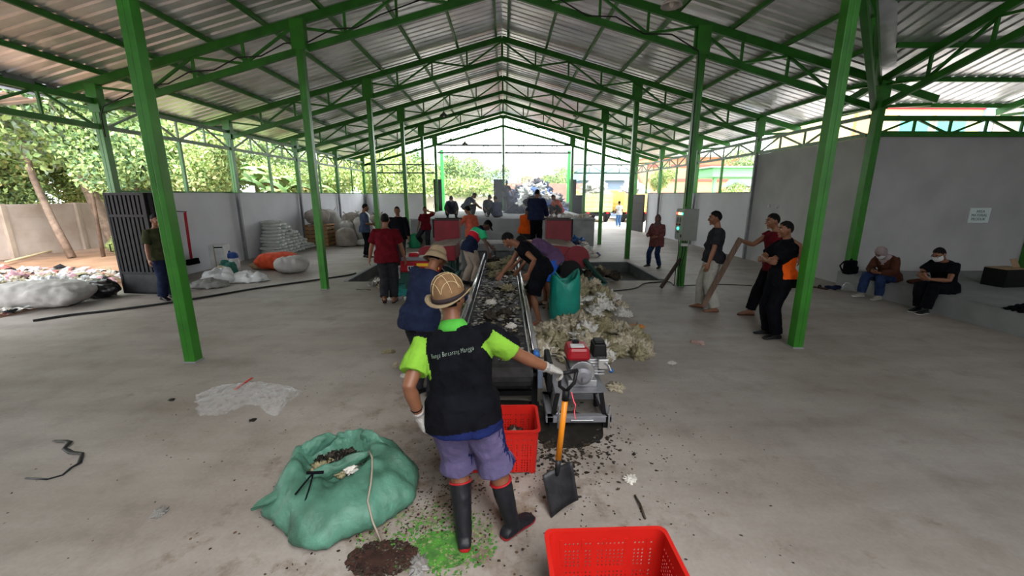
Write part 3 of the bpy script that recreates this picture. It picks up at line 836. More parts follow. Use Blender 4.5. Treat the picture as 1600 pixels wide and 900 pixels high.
scraps('conveyor_waste', [BLACKBIT, BLACKBIT, SLUDGE, GREYBIT, GREYBIT, FILM2], 1500, on_belt, (.012, .05), 'wet shredded film and sludge spread along the conveyor belt', 'waste', tall=.45)
k = 0
for (u0, y, x, r, mt) in ((0, 5.1, -.18, .11, SLUDGE), (0, 5.25, .02, .10, SLUDGE), (0, 6.7, .05, .12, FILM2), (0, 6.95, -.1, .10, GREYBIT), (0, 7.9, -.2, .14, FILM2), (0, 8.4, .06, .15, FILM2), (0, 8.8, -.25, .16, FILM2), (0, 9.2, .0, .17, FILM2), (0, 9.6, -.24, .16, SLUDGE), (0, 9.7, .1, .16, FILM2), (0, 4.35, -.05, .07, GREYBIT), (0, 5.8, -.2, .08, FILM3), (0, 6.2, .1, .07, GREYBIT), (0, 4.7, .08, .06, FILM3)):
    k += 1
    piece('film_clump', mt, k % 5, (x, y, CZ - .01), r, (0, 0, k * 1.3), 'clump of wet dirty film riding on the conveyor belt', 'clump', 'film clumps on the conveyor belt', .8)

# ------------------------------------------------------------------ petrol engine on its stand
t = thing('engine_stand', 'dark steel stand bolted beside the conveyor end under the small red petrol engine', 'stand', (.66, 3.5, 0))
m = MB()
for y in (3.30, 3.72): m.box((.66, y, .10), (.60, .06, .06))
for x in (.40, .92): m.box((x, 3.51, .10), (.06, .48, .06))
m.build('base_frame', GREYSTEEL, t, world=True, bevel=.005)
for x in (.42, .90):
    for y in (3.32, 3.70): m = MB(); m.box((x, y, .035), (.04, .04, .07)); m.bar((x, y, .06), (x * .8 + .66 * .2, y, .34), .035, .035); m.build('leg', BLACKSTEEL, t, world=True)
m = MB(); m.box((.67, 3.52, .345), (.46, .42, .016)); m.build('top_plate', GREYSTEEL, t, world=True)
m = MB()
for x in (.47, .92): m.tube([(x, 3.262, .02), (x, 3.262, .24)], .010, 8); m.lathe([(.0, 0), (.018, 0), (.018, .014), (0, .014)], c=(x, 3.27, .15), n=6)
m.tube([(.58, 3.262, .10), (.78, 3.262, .10)], .012, 8); m.build('adjuster_bolt', STEEL, t, world=True)
m = MB(); m.box((.50, 3.47, .22), (.13, .17, .2)); m.lathe([(0, 0), (.03, 0), (.03, .03), (0, .03)], c=(.50, 3.44, .32), n=10); o = m.build('gearbox', ALU, t, world=True, bevel=.012)
m = MB(); m.box((.41, 3.62, .42), (.05, .34, .30)); o = m.build('belt_guard', BLACKSTEEL, t, world=True, bevel=.012)
t = thing('petrol_engine', 'small petrol engine with red fuel tank and black air cleaner on the dark stand', 'engine', (.70, 3.52, .353))
m = MB()
m.lathe([(0, -.17), (.10, -.17), (.125, -.13), (.13, .02), (.11, .10), (0, .10)], c=(0, -.0, .125), n=22, M=Matrix.Rotation(PI / 2, 3, 'X'))
m.box((0, .0, .03), (.26, .24, .06)); m.box((.09, .02, .17), (.12, .16, .15))
for k_ in range(6): m.box((.14 + .0, .02, .10 + .028 * k_), (.14, .18, .008))
m.build('crankcase', ALU, t, bevel=.008)
m = MB(); m.lathe([(0, 0), (.075, 0), (.08, .012), (.05, .03), (.0, .032)], c=(-.01, -.168, .125), n=20, M=Matrix.Rotation(PI / 2, 3, 'X')); m.lathe([(.018, 0), (.018, .06), (0, .06)], c=(-.01, -.19, .125), n=12, M=Matrix.Rotation(PI / 2, 3, 'X')); o = m.build('shaft_cover', GREYSTEEL, t, smooth=False)
m = MB(); m.box((-.04, -.0, .305), (.22, .25, .12), taper=.86); o = m.build('fuel_tank', REDENG, t, bevel=.03)
m = MB(); m.lathe([(0, 0), (.032, 0), (.032, .022), (.02, .03), (0, .03)], c=(-.05, .03, .365), n=14); m.build('fuel_cap', BLACKSTEEL, o)
m = MB(); m.box((-.05, -.06, .372), (.12, .07, .012)); m.build('cream_label', WHITEC, o)
m = MB(); m.box((.17, .06, .30), (.13, .17, .13), taper=.9); m.box((.17, .06, .375), (.09, .12, .03)); m.build('air_cleaner', BLACKSTEEL, t, bevel=.012)
m = MB(); m.box((.18, -.09, .22), (.09, .08, .09)); m.tube([(.16, -.1, .24), (.22, -.15, .22), (.24, -.16, .17)], .012, 8); m.build('carburettor', STEEL, t, bevel=.006)
m = MB(); m.ell((.25, -.13, .16), (.022, .022, .022)); m.build('blue_knob', BLUEP, t, smooth=True)
m = MB(); m.tube([(-.14, .1, .2), (-.15, -.06, .25), (-.13, -.16, .2)], .008, 6); m.build('throttle_cable', BLACKSTEEL, t)

# ------------------------------------------------------------------ red perforated crates
def crate(label, loc, rz, w, d, h):
    t = thing('plastic_crate', label, 'crate', loc, rz)
    tp = .94                                                   # narrower at the bottom
    P = lambda x, y, z: ((x) * (tp + (1 - tp) * z / h), (y) * (tp + (1 - tp) * z / h), z)
    m = MB(); c = .021
    def wall(o, u, L, z0, z1):
        n = int(L / c); nz_ = int((z1 - z0) / c)
        f = lambda a, z: P(o[0] + u[0] * a, o[1] + u[1] * a, z)
        for i in range(n):
            for j in range(nz_):
                a0, a1 = L * i / n, L * (i + 1) / n; q0, q1 = z0 + (z1 - z0) * j / nz_, z0 + (z1 - z0) * (j + 1) / nz_
                solid = (i % 9 == 0) or (j % 6 == 5)
                if solid: m.add([f(a0, q0), f(a1, q0), f(a1, q1), f(a0, q1)], [(0, 1, 2, 3)]); continue
                am, qm = (a0 + a1) / 2, (q0 + q1) / 2; e = .29
                H_ = [(am - (a1 - a0) * e, qm), (am, qm - (q1 - q0) * e * 1.15), (am + (a1 - a0) * e, qm), (am, qm + (q1 - q0) * e * 1.15)]
                V = [f(a0, q0), f(a1, q0), f(a1, q1), f(a0, q1)] + [f(*x) for x in H_]
                m.add(V, [(0, 1, 5, ), (0, 5, 4), (1, 6, 5), (1, 2, 6), (2, 7, 6), (2, 3, 7), (3, 4, 7), (3, 0, 4)])
    r = .04
    for o, u, L in (((-w / 2 + r, -d / 2), (1, 0), w - 2 * r), ((-w / 2 + r, d / 2), (1, 0), w - 2 * r), ((-w / 2, -d / 2 + r), (0, 1), d - 2 * r), ((w / 2, -d / 2 + r), (0, 1), d - 2 * r)): wall(o, u, L, .02, h - .07)
    for sx in (-1, 1):
        for sy in (-1, 1):
            cc = [(sx * (w / 2 - r) + sx * r * math.sin(a), sy * (d / 2 - r) + sy * r * math.cos(a)) for a in np.linspace(0, PI / 2, 6)]
            for (xa, ya), (xb, yb) in zip(cc[:-1], cc[1:]): m.add([P(xa, ya, 0), P(xb, yb, 0), P(xb, yb, h - .07), P(xa, ya, h - .07)], [(0, 1, 2, 3)])
    m.add([P(-w / 2, -d / 2, .015), P(w / 2, -d / 2, .015), P(w / 2, d / 2, .015), P(-w / 2, d / 2, .015)], [(0, 1, 2, 3)])
    o = m.build('basket', REDPL, t, solid=.004)
    m = MB(); ring = lambda z, k: [Vector((sx * (w / 2 + k - r) + sx * r * math.sin(a), sy * (d / 2 + k - r) + sy * r * math.cos(a), z)) for sx, sy, rev in ((1, 1, 1), (1, -1, 0), (-1, -1, 1), (-1, 1, 0)) for a in (np.linspace(0, PI / 2, 6) if rev else np.linspace(PI / 2, 0, 6))]
    m.loft([ring(h - .075, 0), ring(h - .012, .003), ring(h - .012, .016), ring(h, .016), ring(h, -.004), ring(h - .075, -.005)], caps=False)
    m.build('rim', REDPL, t, smooth=False)
    for k_ in range(5):
        x = -w / 2 + w * (k_ + .5) / 5
        for sy in (-1, 1): m = MB(); m.box((x * tp, sy * (d / 2 * .975 + .003), h * .46), (.016, .010, h * .8)); m.build('rib', REDPL, t)
    m = MB()
    for sx in (-1, 1): m.box((sx * (w / 2 + .004), 0, h - .045), (.008, .11, .03))
    m.build('hand_grip', mat('recess_shade_red', (.30, .008, .006), .5), t)  # darker red paints the shade of a hand hole
    return t
crate('red perforated crate with some waste inside, behind the shovel under the conveyor end', (-.04, 2.86, 0), 0, .57, .36, .37)
crate('empty red perforated crate nearest the viewer, cut by the picture bottom', (.515, 1.555, 0), R(1), .60, .42, .37)
for i in range(16):
    piece('film_scrap', [FILM2, SLUDGE, FILM3, GREYBIT][i % 4], i % 5, (-.04 + random.uniform(-.2, .2), 2.86 + random.uniform(-.1, .1), .10 + .05 * random.random()), random.uniform(.05, .085), (0, 0, i), 'dirty film scrap lying in the farther red crate', 'scrap', 'film scraps in the farther red crate')

# ------------------------------------------------------------------ shovel
t = thing('shovel', 'flat black shovel with amber shaft standing on one corner in the worker\'s hand', 'shovel', (.29, 2.26, 0))
Pb = [G(860, 808)]; nrm = Vector((.0, -1, .36))
def onb(u, v):
    r = ray(u, v); o_ = Vector((0, 0, CAM_H)); k_ = (Pb[0] - o_).dot(nrm) / r.dot(nrm); return o_ + r * k_
BL = [onb(847, 741), onb(871, 729), onb(893, 719), onb(903, 779), onb(861, 807)]
BL[4].z = max(.004, BL[4].z)
m = MB(); nn = nrm.normalized()
def bladept(a, b):
    top_ = BL[0].lerp(BL[2], a); bot = BL[4].lerp(BL[3], a)
    return top_.lerp(bot, b) + nn * (.022 * (abs(a - .5) * 2) ** 2)
m.grid(bladept, 10, 8); o = m.build('blade', SHOVEL, t, world=True, smooth=True, solid=.004)
c0 = BL[1]; hnd = Vector((.405, 2.42, .955))
ax = (hnd - c0).normalized()
m = MB(); m.tube([c0 - ax * .06 - nn * -.012, c0 + ax * .02 - nn * -.01, c0 + ax * .05], [.012, .020, .020], 12); m.build('socket', SHOVEL, t, smooth=True, world=True)
m = MB(); m.tube([c0 + ax * .04, c0.lerp(hnd, .74)], .0195, 14); m.build('shaft', YEL, t, smooth=True, world=True)
gx_ = Vector((1, .25, .1)).normalized()
m = MB(); e1 = c0.lerp(hnd, .985)
m.tube([c0.lerp(hnd, .70), c0.lerp(hnd, .80)], .024, 12); m.tube([c0.lerp(hnd, .79), c0.lerp(hnd, .86) + gx_ * .05, e1 + gx_ * .058], .012, 8); m.tube([c0.lerp(hnd, .79), c0.lerp(hnd, .86) - gx_ * .05, e1 - gx_ * .058], .012, 8); m.tube([e1 - gx_ * .062, e1 + gx_ * .062], .0135, 10); m.build('grip', BLACKSTEEL, t, smooth=True, world=True)
m = MB(); r0 = c0.lerp(hnd, .80) + Vector((.03, -.025, 0)); m.tube([r0, r0 + Vector((.015, -.01, -.06)), r0 + Vector((.03, -.0, -.09)), r0 + Vector((.022, 0, -.13)), r0 + Vector((.03, 0, -.19))], .006, 5, flat=.4); m.build('ribbon', mat('pink_ribbon', (.8, .08, .12), .6), t, world=True)

# ------------------------------------------------------------------ the big green sack
t = thing('woven_sack', 'large faded green woven sack slumped open on the floor, full of waste', 'sack', (-1.11, 2.48, 0))
m = MB()
NP = 72
def sackring(rx_, ry_, z, cx_, cy_, amp, ph, tail=0., rim=0.):
    out = []
    for k_ in range(NP):
        a = 2 * PI * k_ / NP
        w_ = 1 + amp * noise.noise((math.cos(a) * 2.2 + ph, math.sin(a) * 2.2, z * 3)) + amp * .45 * math.sin(a * 9 + ph * 3)
        tl = tail * max(0, math.cos(a + PI * .56)) ** 18 + tail * .8 * max(0, math.cos(a - PI * 1.12)) ** 18
        zz = z + amp * .35 * noise.noise((math.cos(a) * 3, math.sin(a) * 3, ph * 2 + z)) + rim * (math.sin(a - .4) * .6 + .4 * math.sin(2 * a + 1))
        out.append((cx_ + rx_ * (w_ + tl) * math.cos(a), cy_ + ry_ * (w_ + tl) * math.sin(a), max(0.0, zz)))
    return out
rings = [sackring(.33, .27, .0, .03, -.02, 0, 1), sackring(.42, .36, .010, .03, -.02, .05, 1, .22), sackring(.465, .40, .05, .03, -.02, .05, 1.2, .26), sackring(.475, .405, .11, .03, -.01, .06, 1.5, .12), sackring(.455, .385, .17, .02, .0, .08, 1.8, .05),
         sackring(.405, .34, .22, -.01, .03, .10, 2.1, 0, .02), sackring(.35, .29, .262, -.04, .06, .12, 2.3, 0, .04), sackring(.30, .24, .28, -.07, .08, .12, 2.5, 0, .05), sackring(.255, .20, .265, -.08, .09, .12, 2.6, 0, .05), sackring(.225, .17, .20, -.08, .09, .08, 2.7, 0, .02), sackring(.20, .15, .14, -.08, .09, .05, 2.7)]
m.loft(rings); o = m.build('bag', GREENSACK, t, smooth=True)
crumple(o, .06, .15, 1, .030, .045)
m = MB()
def fold(A, B, rise, hang, out_, nu=30, nv=10, sd=0):
    A, B, out_ = Vector(A), Vector(B), Vector(out_)
    def f(a, b):
        p = A.lerp(B, a); e = math.sin(PI * a) ** .5
        ph = b * PI * 1.15
        return p + out_ * (.06 * math.sin(ph) * e + .02 * noise.noise((a * 9, b * 3, sd))) + Vector((0, 0, rise * e * math.cos(ph * .5) - hang * b * e + .018 * noise.noise((a * 8, b * 4, sd + 5))))
    m.grid(f, nu, nv)
fold((-.51, -.23, .10), (.17, .13, .26), .07, .06, (.35, -.6, 0), sd=1)            # diagonal hem in front of the mouth
fold((-.40, .10, .20), (-.16, .30, .26), .10, .05, (.5, -.3, 0), 20, 8, 2)           # left lip
fold((.00, .32, .25), (.24, .18, .25), .10, .08, (-.4, -.5, 0), 20, 8, 3)            # right lip folded over the mouth
fold((-.20, .32, .24), (.06, .33, .26), .06, .04, (0, -.5, 0), 16, 8, 4)
o = m.build('rim_flap', GREENSACK, t, smooth=True); crumple(o, .030, .08, 1, .014, .03); md = o.modifiers.new('s', 'SOLIDIFY'); md.thickness = .004
m = MB(); m.tube([(.16, .06, .31), (.20, .0, .30), (.23, -.10, .285), (.25, -.20, .25), (.255, -.29, .20), (.30, -.36, .12), (.36, -.41, .02)], .006, 6); m.build('draw_cord', BEIGE, t, smooth=True)
m = MB(); m.tube([(-.18, -.13, .285), (-.13, -.15, .30), (-.07, -.14, .295)], .010, 6); m.tube([(-.13, -.15, .30), (-.16, -.22, .275), (-.19, -.28, .245)], .006, 6); m.tube([(-.13, -.15, .30), (-.115, -.25, .265), (-.12, -.335, .20), (-.135, -.395, .13)], .005, 6); m.build('tie_string', BLACKC, t, smooth=True)
for i in range(26):
    piece('waste_scrap', [SLUDGE, BLACKBIT, FILM3, FILM2][i % 4], i % 5, (-1.19 + random.uniform(-.14, .14), 2.57 + random.uniform(-.10, .10), .135 + .05 * random.random()), random.uniform(.04, .065), (0, 0, i * 2.), 'scrap of waste in the mouth of the big green sack', 'scrap', 'waste scraps in the green sack')

# ------------------------------------------------------------------ sacks
def upright_sack(name, label, loc, rz, r, h, mt, ears=True, group=None, seed=0, lean=(0, 0), mouth=False, cat='sack', rim=None):
    t = thing(name, label, cat, loc, rz, group); m = MB(); n = 30
    prof = [(.55, 0), (.92, .02), (1.0, .12), (1.04, .35), (1.0, .6), (.95, .78), (.84, .9), (.62, .97)] + ([] if mouth else [(.30, 1.0), (.12, 1.03)])
    if mouth: prof = prof[:5] + [(.98, .78), (.95, .90), (.90, .98), (.80, .99), (.74, .93), (.70, .84), (.66, .74)]
    rr = []
    for q, z in prof:
        rr.append([(r * q * (1 + .08 * noise.noise((math.cos(a) * 1.5 + seed, math.sin(a) * 1.5, z * 2.5))) * math.cos(a) + lean[0] * z, r * .86 * q * (1 + .08 * noise.noise((math.cos(a) * 1.5, math.sin(a) * 1.5 + seed, z * 2.5))) * math.sin(a) + lean[1] * z,
                    h * z + (.05 * h * noise.noise((math.cos(a) * 2 + seed, math.sin(a) * 2, 7)) if z > .7 else 0) + (h * (.10 * math.cos(2 * a) + .05 * math.cos(a)) * (z - .75) / .24 if mouth and z > .75 else 0)) for a in [2 * PI * k_ / n for k_ in range(n)]])
    m.loft(rr); o = m.build('bag', mt, t, smooth=True); crumple(o, .07 * r * 2, r * .6, 1, .03 * r * 2, r * .18)
    if ears:
        e = MB()
        for sx in (-1, 1):
            def ear(a, b, sx=sx):
                return (sx * r * (.42 + .30 * a) + lean[0], r * .22 * (b - .5) * (1 - a * .6) + lean[1] + .02 * noise.noise((a * 5, b * 5, seed)), h * (.95 + .12 * a - .05 * (b - .5) ** 2))
            e.grid(ear, 6, 6)
        e.build('gathered_corner', mt, t, smooth=True, solid=.03)
    return t
t = upright_sack('woven_sack', 'bright teal woven sack standing open beside the film heap', (.975, 6.40, 0), R(10), .25, .80, TEALSACK, True, seed=3, mouth=True)
m = MB()
for i in range(1): m.ell((0, 0, .60), (.17, .145, .06), 16, 8)
m.build('contents', FILM2, t)

# ------------------------------------------------------------------ heaps of dirty film
def mound(name, label, cx_, cy_, rx_, ry_, h, mt, seed=0):
    m = MB(); lp = min(1, h / .12)
    def f(a, b):
        th = 2 * PI * a; q = b
        wob = 1 + .22 * noise.noise((math.cos(th) * 1.5 + seed, math.sin(th) * 1.5, 0))
        x, y = cx_ + rx_ * q * wob * math.cos(th), cy_ + ry_ * q * wob * math.sin(th)
        z = h * (1 - q ** 1.6) + lp * ((1 - q) * .12 * noise.noise((x * 4, y * 4, seed)) + .05 * noise.noise((x * 11, y * 11, seed)) * (1 - q ** 6))
        return (x, y, max(.002, z))
    m.grid(f, 60, 22)
    return tag(m.build(name, mt, smooth=True), label, 'heap', kind='stuff')
mound('film_heap_litter', 'dense dirty film at the core of the near heap', 1.15, 5.42, .78, .62, .17, FILM2, 1)
mound('film_heap_litter', 'dense dirty film at the core of the heap behind the teal sack', 1.45, 7.35, .60, .75, .34, FILM2, 5)
fn = [0]
FM = [FILM, FILM2, FILM, FILM, FILM3, FILM2]
def heap(cx_, cy_, rx_, ry_, h, n, rs, label, group, mats=FM, zb=0., name='plastic_film'):
    for i in range(n):
        a = random.uniform(0, 2 * PI); q = math.sqrt(random.random()) * 1.02
        x, y = cx_ + rx_ * q * math.cos(a), cy_ + ry_ * q * math.sin(a)
        z = max(0., h * (1 - q ** 1.6)) + zb
        fn[0] += 1
        piece(name, random.choice(mats), fn[0] % 6, (x, y, max(zb, z - .03)), random.uniform(*rs), (random.uniform(-.5, .5) if z > .05 else 0, random.uniform(-.5, .5) if z > .05 else 0, random.uniform(0, 6.28)), label, name.replace('_', ' '), group, random.uniform(.8, 1.3))
heap(1.12, 5.45, .92, .74, .26, 125, (.06, .15), 'crumpled dirty film bag in the near heap by the engine', 'film bags of the near heap')
heap(1.45, 7.35, .66, .86, .42, 85, (.07, .17), 'crumpled pale film bag in the heap behind the teal sack', 'film bags behind the teal sack', [FILM, FILM3, FILM, FILM2])
for i in range(9):
    piece('plastic_film', FILM3, i % 6, (1.95 + random.uniform(-.12, .22), 7.05 + random.uniform(-.3, .3), 0), random.uniform(.08, .15), (0, 0, i), 'white film bag spilling at the outer edge of the rear film heap', 'plastic film', 'white film bags at the heap edge')
heap(-1.2, 6.75, .28, .42, .10, 22, (.05, .10), 'dirty yellowish film bag beside the conveyor left rail', 'film bags by the left rail', [FILM, FILM2, mat('orange_film', (.62, .22, .04), .45), FILM])
heap(-.85, 7.9, .22, .7, .12, 22, (.06, .11), 'olive film clump heaped along the conveyor left side', 'film clumps along the left side', [FILM2, FILM2, FILM], name='film_clump')
heap(.45, 8.4, .12, .8, .10, 16, (.06, .11), 'olive film clump heaped along the conveyor right side', 'film clumps along the right side', [FILM2, FILM2, FILM], name='film_clump')
for i, (u, v, r, mt, lb) in enumerate(((607, 550, .075, FILM2, 'flattened olive film scrap on the floor, farther of two left of the worker'), (622, 571, .07, FILM, 'yellowish film scrap on the floor, nearer of two left of the worker'), (632, 588, .05, FILM3, 'small white film scrap beside the worker\'s sleeve'), (996, 512, .10, mat('orange_film', (.62, .22, .04), .45), 'flat orange film scrap beyond the near heap'), (1000, 530, .07, FILM3, 'pale torn wrapper lying past the orange scrap'), (1090, 536, .08, mat('pinkish_film', (.45, .3, .27), .5), 'pinkish torn wrapper lying in open floor before the charcoal man'), (1050, 568, .05, FILM3, 'lone small cream scrap on open floor'), (962, 607, .10, FILM, 'cream film flap next to the engine stand'), (975, 552, .08, FILM3, 'white film rag at the near edge of the heap'), (984, 750, .05, FILM3, 'tiny white wrapper on the floor right of the shovel'), (655, 884, .06, GREYBIT, 'small grey pouch lying on the green moss'), (268, 625, .03, BLACKBIT, 'tiny dark clod on the floor before the clear bag'), (395, 657, .03, BLACKBIT, 'small dark scrap in front of the clear bag'), (250, 802, .045, GREYBIT, 'short grey strip on the empty floor, lower left'), (1596, 486, .16, BLACKC, 'dark cloth bundle at the edge of the raised floor'))):
    p = G(u, v, .35 if v == 486 else 0)
    piece('film_scrap' if mt not in (BLACKC,) else 'cloth_bundle', mt, i % 5, p, r, (0, 0, i * 1.1), lb, 'scrap' if mt != BLACKC else 'bundle', None, .5)

# clear plastic bag on the floor
t = thing('clear_bag', 'crumpled clear plastic bag with a red strip lying on the empty floor', 'bag', tuple(G(385, 632)))
PB = [G(308, 628), G(350, 604), G(395, 592), G(440, 600), G(476, 616), G(440, 652), G(385, 634), G(310, 652)]
m = MB()
def sheetpt(a, b):
    top_ = [G(306, 622), G(352, 602), G(398, 600), G(435, 602), G(474, 616)]; bot = [G(311, 652), G(350, 648), G(392, 632), G(432, 652), G(450, 630)]
    i = min(3, int(a * 4)); f_ = a * 4 - i
    p = (top_[i].lerp(top_[i + 1], f_)).lerp(bot[i].lerp(bot[i + 1], f_), b)
    hgt = .10 * math.sin(PI * min(1, max(0, b))) ** .6 * (.6 + .5 * abs(noise.noise((a * 4, b * 2, 3)))) + .05 * abs(noise.noise((a * 9, b * 6, 1))) * math.sin(PI * b)
    return (p.x + .03 * noise.noise((a * 8, b * 8, 0)), p.y + .03 * noise.noise((a * 8, b * 8, 5)), hgt + .004)
m.grid(sheetpt, 44, 26)
m.grid(lambda a, b: tuple(Vector(sheetpt(a, b)) * Vector((1, 1, .25)).x if False else (sheetpt(a, b)[0], sheetpt(a, b)[1], .004 + .03 * sheetpt(a, b)[2])), 30, 12)
o = m.build('film', CLEAR, t, smooth=True, world=True); crumple(o, .05, .10, 1, .05, .03)
m = MB(); m.tube([G(369, 615) + Vector((0, 0, .05)), AT(394, 593, G(394, 597).y)+ Vector((0,0,.02))], .016, 8, flat=.4); m.build('red_strip', mat('red_strip_print', (.42, .03, .02), .5), t, world=True)
m = MB(); m.tube([G(*q) + Vector((0, 0, z)) for q, z in (((84, 690), .008), ((104, 692), .02), ((110, 696), .03), ((101, 704), .02), ((112, 709), .012), ((130, 713), .03), ((125, 727), .02), ((112, 733), .014), ((98, 744), .01), ((75, 750), .008), ((40, 748), .006))], [.012, .016, .022, .016, .02, .012, .016, .012, .01, .009, .007], 8, flat=.35)
tag(m.build_at('rubber_strap', RUBBER, tuple(G(110, 720)), smooth=True), 'twisted black rubber strap on the empty floor, lower left', 'strap')
m = MB(); m.tube([G(992, 776) + Vector((0, 0, .01)), G(1000, 792) + Vector((0, 0, .02)), G(1008, 812) + Vector((0, 0, .008))], .008, 6); tag(m.build_at('twig', SLUDGE, tuple(G(1000, 795)), smooth=True), 'dark wet twig on the floor beyond the nearest red crate', 'twig')
m = MB(); m.tube([G(557, 453) + Vector((0, 0, .01)), G(572, 453) + Vector((0, 0, .015)), G(579, 454) + Vector((0, 0, .012))], .014, 6, flat=.4); tag(m.build_at('metal_strip', BLACKSTEEL, tuple(G(565, 453)), smooth=True), 'short black strip on the floor between a green column and the maroon walker', 'strip')
m = MB(); m.box(G(667, 472) + Vector((0, 0, .09)), (.36, .16, .13), (0, -.25, .3)); o = m.build_at('cloth_bag', PLUM, tuple(G(667, 474)), sub=2, smooth=True); tag(o, 'small plum cloth bag on the floor beside the bucket-hat person', 'bag')

# hoses and cables on the floor
def floor_line(name, pts, r, mt, label, cat):
    P = [G(u, v) + Vector((0, 0, r)) for u, v in pts]; Q = []
    for i in range(len(P) - 1):
        p0, p1, p2, p3 = P[max(0, i - 1)], P[i], P[i + 1], P[min(len(P) - 1, i + 2)]
        for k_ in range(6):
            t_ = k_ / 6; Q.append(.5 * ((2 * p1) + (p2 - p0) * t_ + (2 * p0 - 5 * p1 + 4 * p2 - p3) * t_ * t_ + (3 * p1 - p0 - 3 * p2 + p3) * t_ ** 3))
    Q.append(P[-1]); m = MB(); m.tube(Q, r, 7); c = Q[len(Q) // 2]
    return tag(m.build_at(name, mt, (c.x, c.y, 0), smooth=True), label, cat)
floor_line('hose', [(52, 503), (110, 494), (180, 486), (262, 475), (330, 464), (400, 452), (470, 442), (512, 436), (545, 431), (556, 428)], .021, HOSE, 'black hose running along the floor past the nearest green columns', 'hose')
floor_line('cable', [(925, 457), (960, 455), (992, 451), (1005, 444), (1020, 442), (1045, 441), (1052, 446)], .011, HOSE, 'dark cable snaking from the right red shredder to the cabinet column', 'cable')
floor_line('cable', [(1057, 447), (1090, 446), (1130, 445), (1175, 447)], .010, HOSE, 'thin cable lying from the cabinet column past the charcoal man', 'cable')
# pit rubble
heap(2.3, 9.9, .55, .5, .22, 34, (.06, .13), 'dark muddy clump in the floor pit by the right shredder', 'mud clumps by the right shredder', [SLUDGE, SLUDGE, mat('dry_brown_mud', (.13, .10, .075), .8, 0, .3, 9), FILM2], name='mud_clump')
heap(-2.6, 9.4, .5, .45, .08, 26, (.06, .12), 'dull film clump by the floor pit and the red diesel engine', 'film clumps by the diesel engine', [SLUDGE, GREYBIT, FILM2, FILM3], name='film_clump')
heap(2.65, 15.5, .62, .5, .42, 60, (.09, .17), 'white or blue film bag heaped at the loading platform corner', 'film bags at the platform corner', [FILM3, FILM3, WHITEPL, BLUEP, NAVY_L, FILM], 0, name='film_bundle')
mound('film_litter', 'core of the white and blue film heap at the platform corner', 2.65, 15.5, .6, .5, .36, FILM3, 9)
heap(2.95, 13.9, .25, .2, .05, 7, (.08, .12), 'purple and white wrapper on the floor before the platform corner', 'wrappers before the platform corner', [PURPLE, FILM3, FILM3])
# floor crumbs and moss
def around(i):
    k_ = i % 10
    if k_ < 6: a, q = random.uniform(0, 6.28), abs(random.gauss(0, .55)); return -.35 + q * 1.35 * math.cos(a), 2.55 + q * 1.0 * math.sin(a), .001, 1
    if k_ < 8: return .75 + random.gauss(0, .5), 2.9 + random.gauss(0, .45), .001, .9
    return random.uniform(-3.6, 1.8), random.uniform(1.3, 4.6), .001, .8
scraps('floor_litter', [BLACKBIT, SLUDGE, mat('brown_crumbs', (.10, .06, .035), .8)], 1500, around, (.004, .014), 'dark crumbs of waste strewn on the floor around the worker', 'litter', tall=.5)
MOSS = mat('bright_green_moss', (.07, .23, .03), .9, 0, .4, 20, col2=(.04, .12, .025)); MOSSY = mat('dry_grey_green_bits', (.17, .19, .09), .9, 0, .3, 20); DIRT = mat('dark_red_brown_soil', (.035, .014, .010), .9, 0, .4, 14)
mc, dc = G(690, 858), G(598, 872)
def inmoss(i):
    a, q = random.uniform(0, 6.28), math.sqrt(random.random()); k_ = .6 if i % 3 else 1.25
    return mc.x - .03 + .26 * q * k_ * math.cos(a) + .03, mc.y + (.04 if k_ > 1 else 0) + .19 * q * k_ * math.sin(a), .001, 1
scraps('moss_litter', [MOSS, MOSS, MOSSY], 1500, inmoss, (.006, .016), 'spilled bright green mossy waste on the floor by the left boot', 'moss', tall=.6)
mound('moss_litter', 'matted bright green moss under the spilled crumbs', mc.x + .0, mc.y, .20, .14, .012, MOSS, 3)
mound('soil_dirt', 'matted dark soil under the loose clods', dc.x, dc.y, .18, .11, .014, DIRT, 6)
mound('sludge_litter', 'dark wet sludge dripped under the conveyor end', -.1, 3.45, .62, .40, .03, BLACKBIT, 2)
mound('sludge_litter', 'dark wet sludge spread under the engine stand', .55, 3.30, .34, .30, .016, BLACKBIT, 12)
def sl(i): return .45 + random.gauss(0, .26), 3.0 + random.gauss(0, .22), .001, 1
scraps('sludge_litter', [BLACKBIT, SLUDGE, SLUDGE], 500, sl, (.008, .026), 'dark wet bits strewn before the engine stand', 'sludge', tall=.5)
def indry(i):
    a, q = random.uniform(0, 6.28), math.sqrt(random.random()); return mc.x - .12 + .42 * q * math.cos(a), mc.y + .12 + .27 * q * math.sin(a), .001, 1
scraps('moss_litter', [MOSSY, MOSSY, DIRT, MOSS], 800, indry, (.005, .014), 'grey-green dry crumbs around the bright moss', 'crumbs', tall=.5)
def indirt(i):
    a, q = random.uniform(0, 6.28), math.sqrt(random.random()); return dc.x + .20 * q * math.cos(a), dc.y + .12 * q * math.sin(a), .001, 1
scraps('soil_dirt', [DIRT, DIRT, SLUDGE], 1100, indirt, (.008, .022), 'dark red-brown soil patch beside the green sack', 'soil', tall=.7)

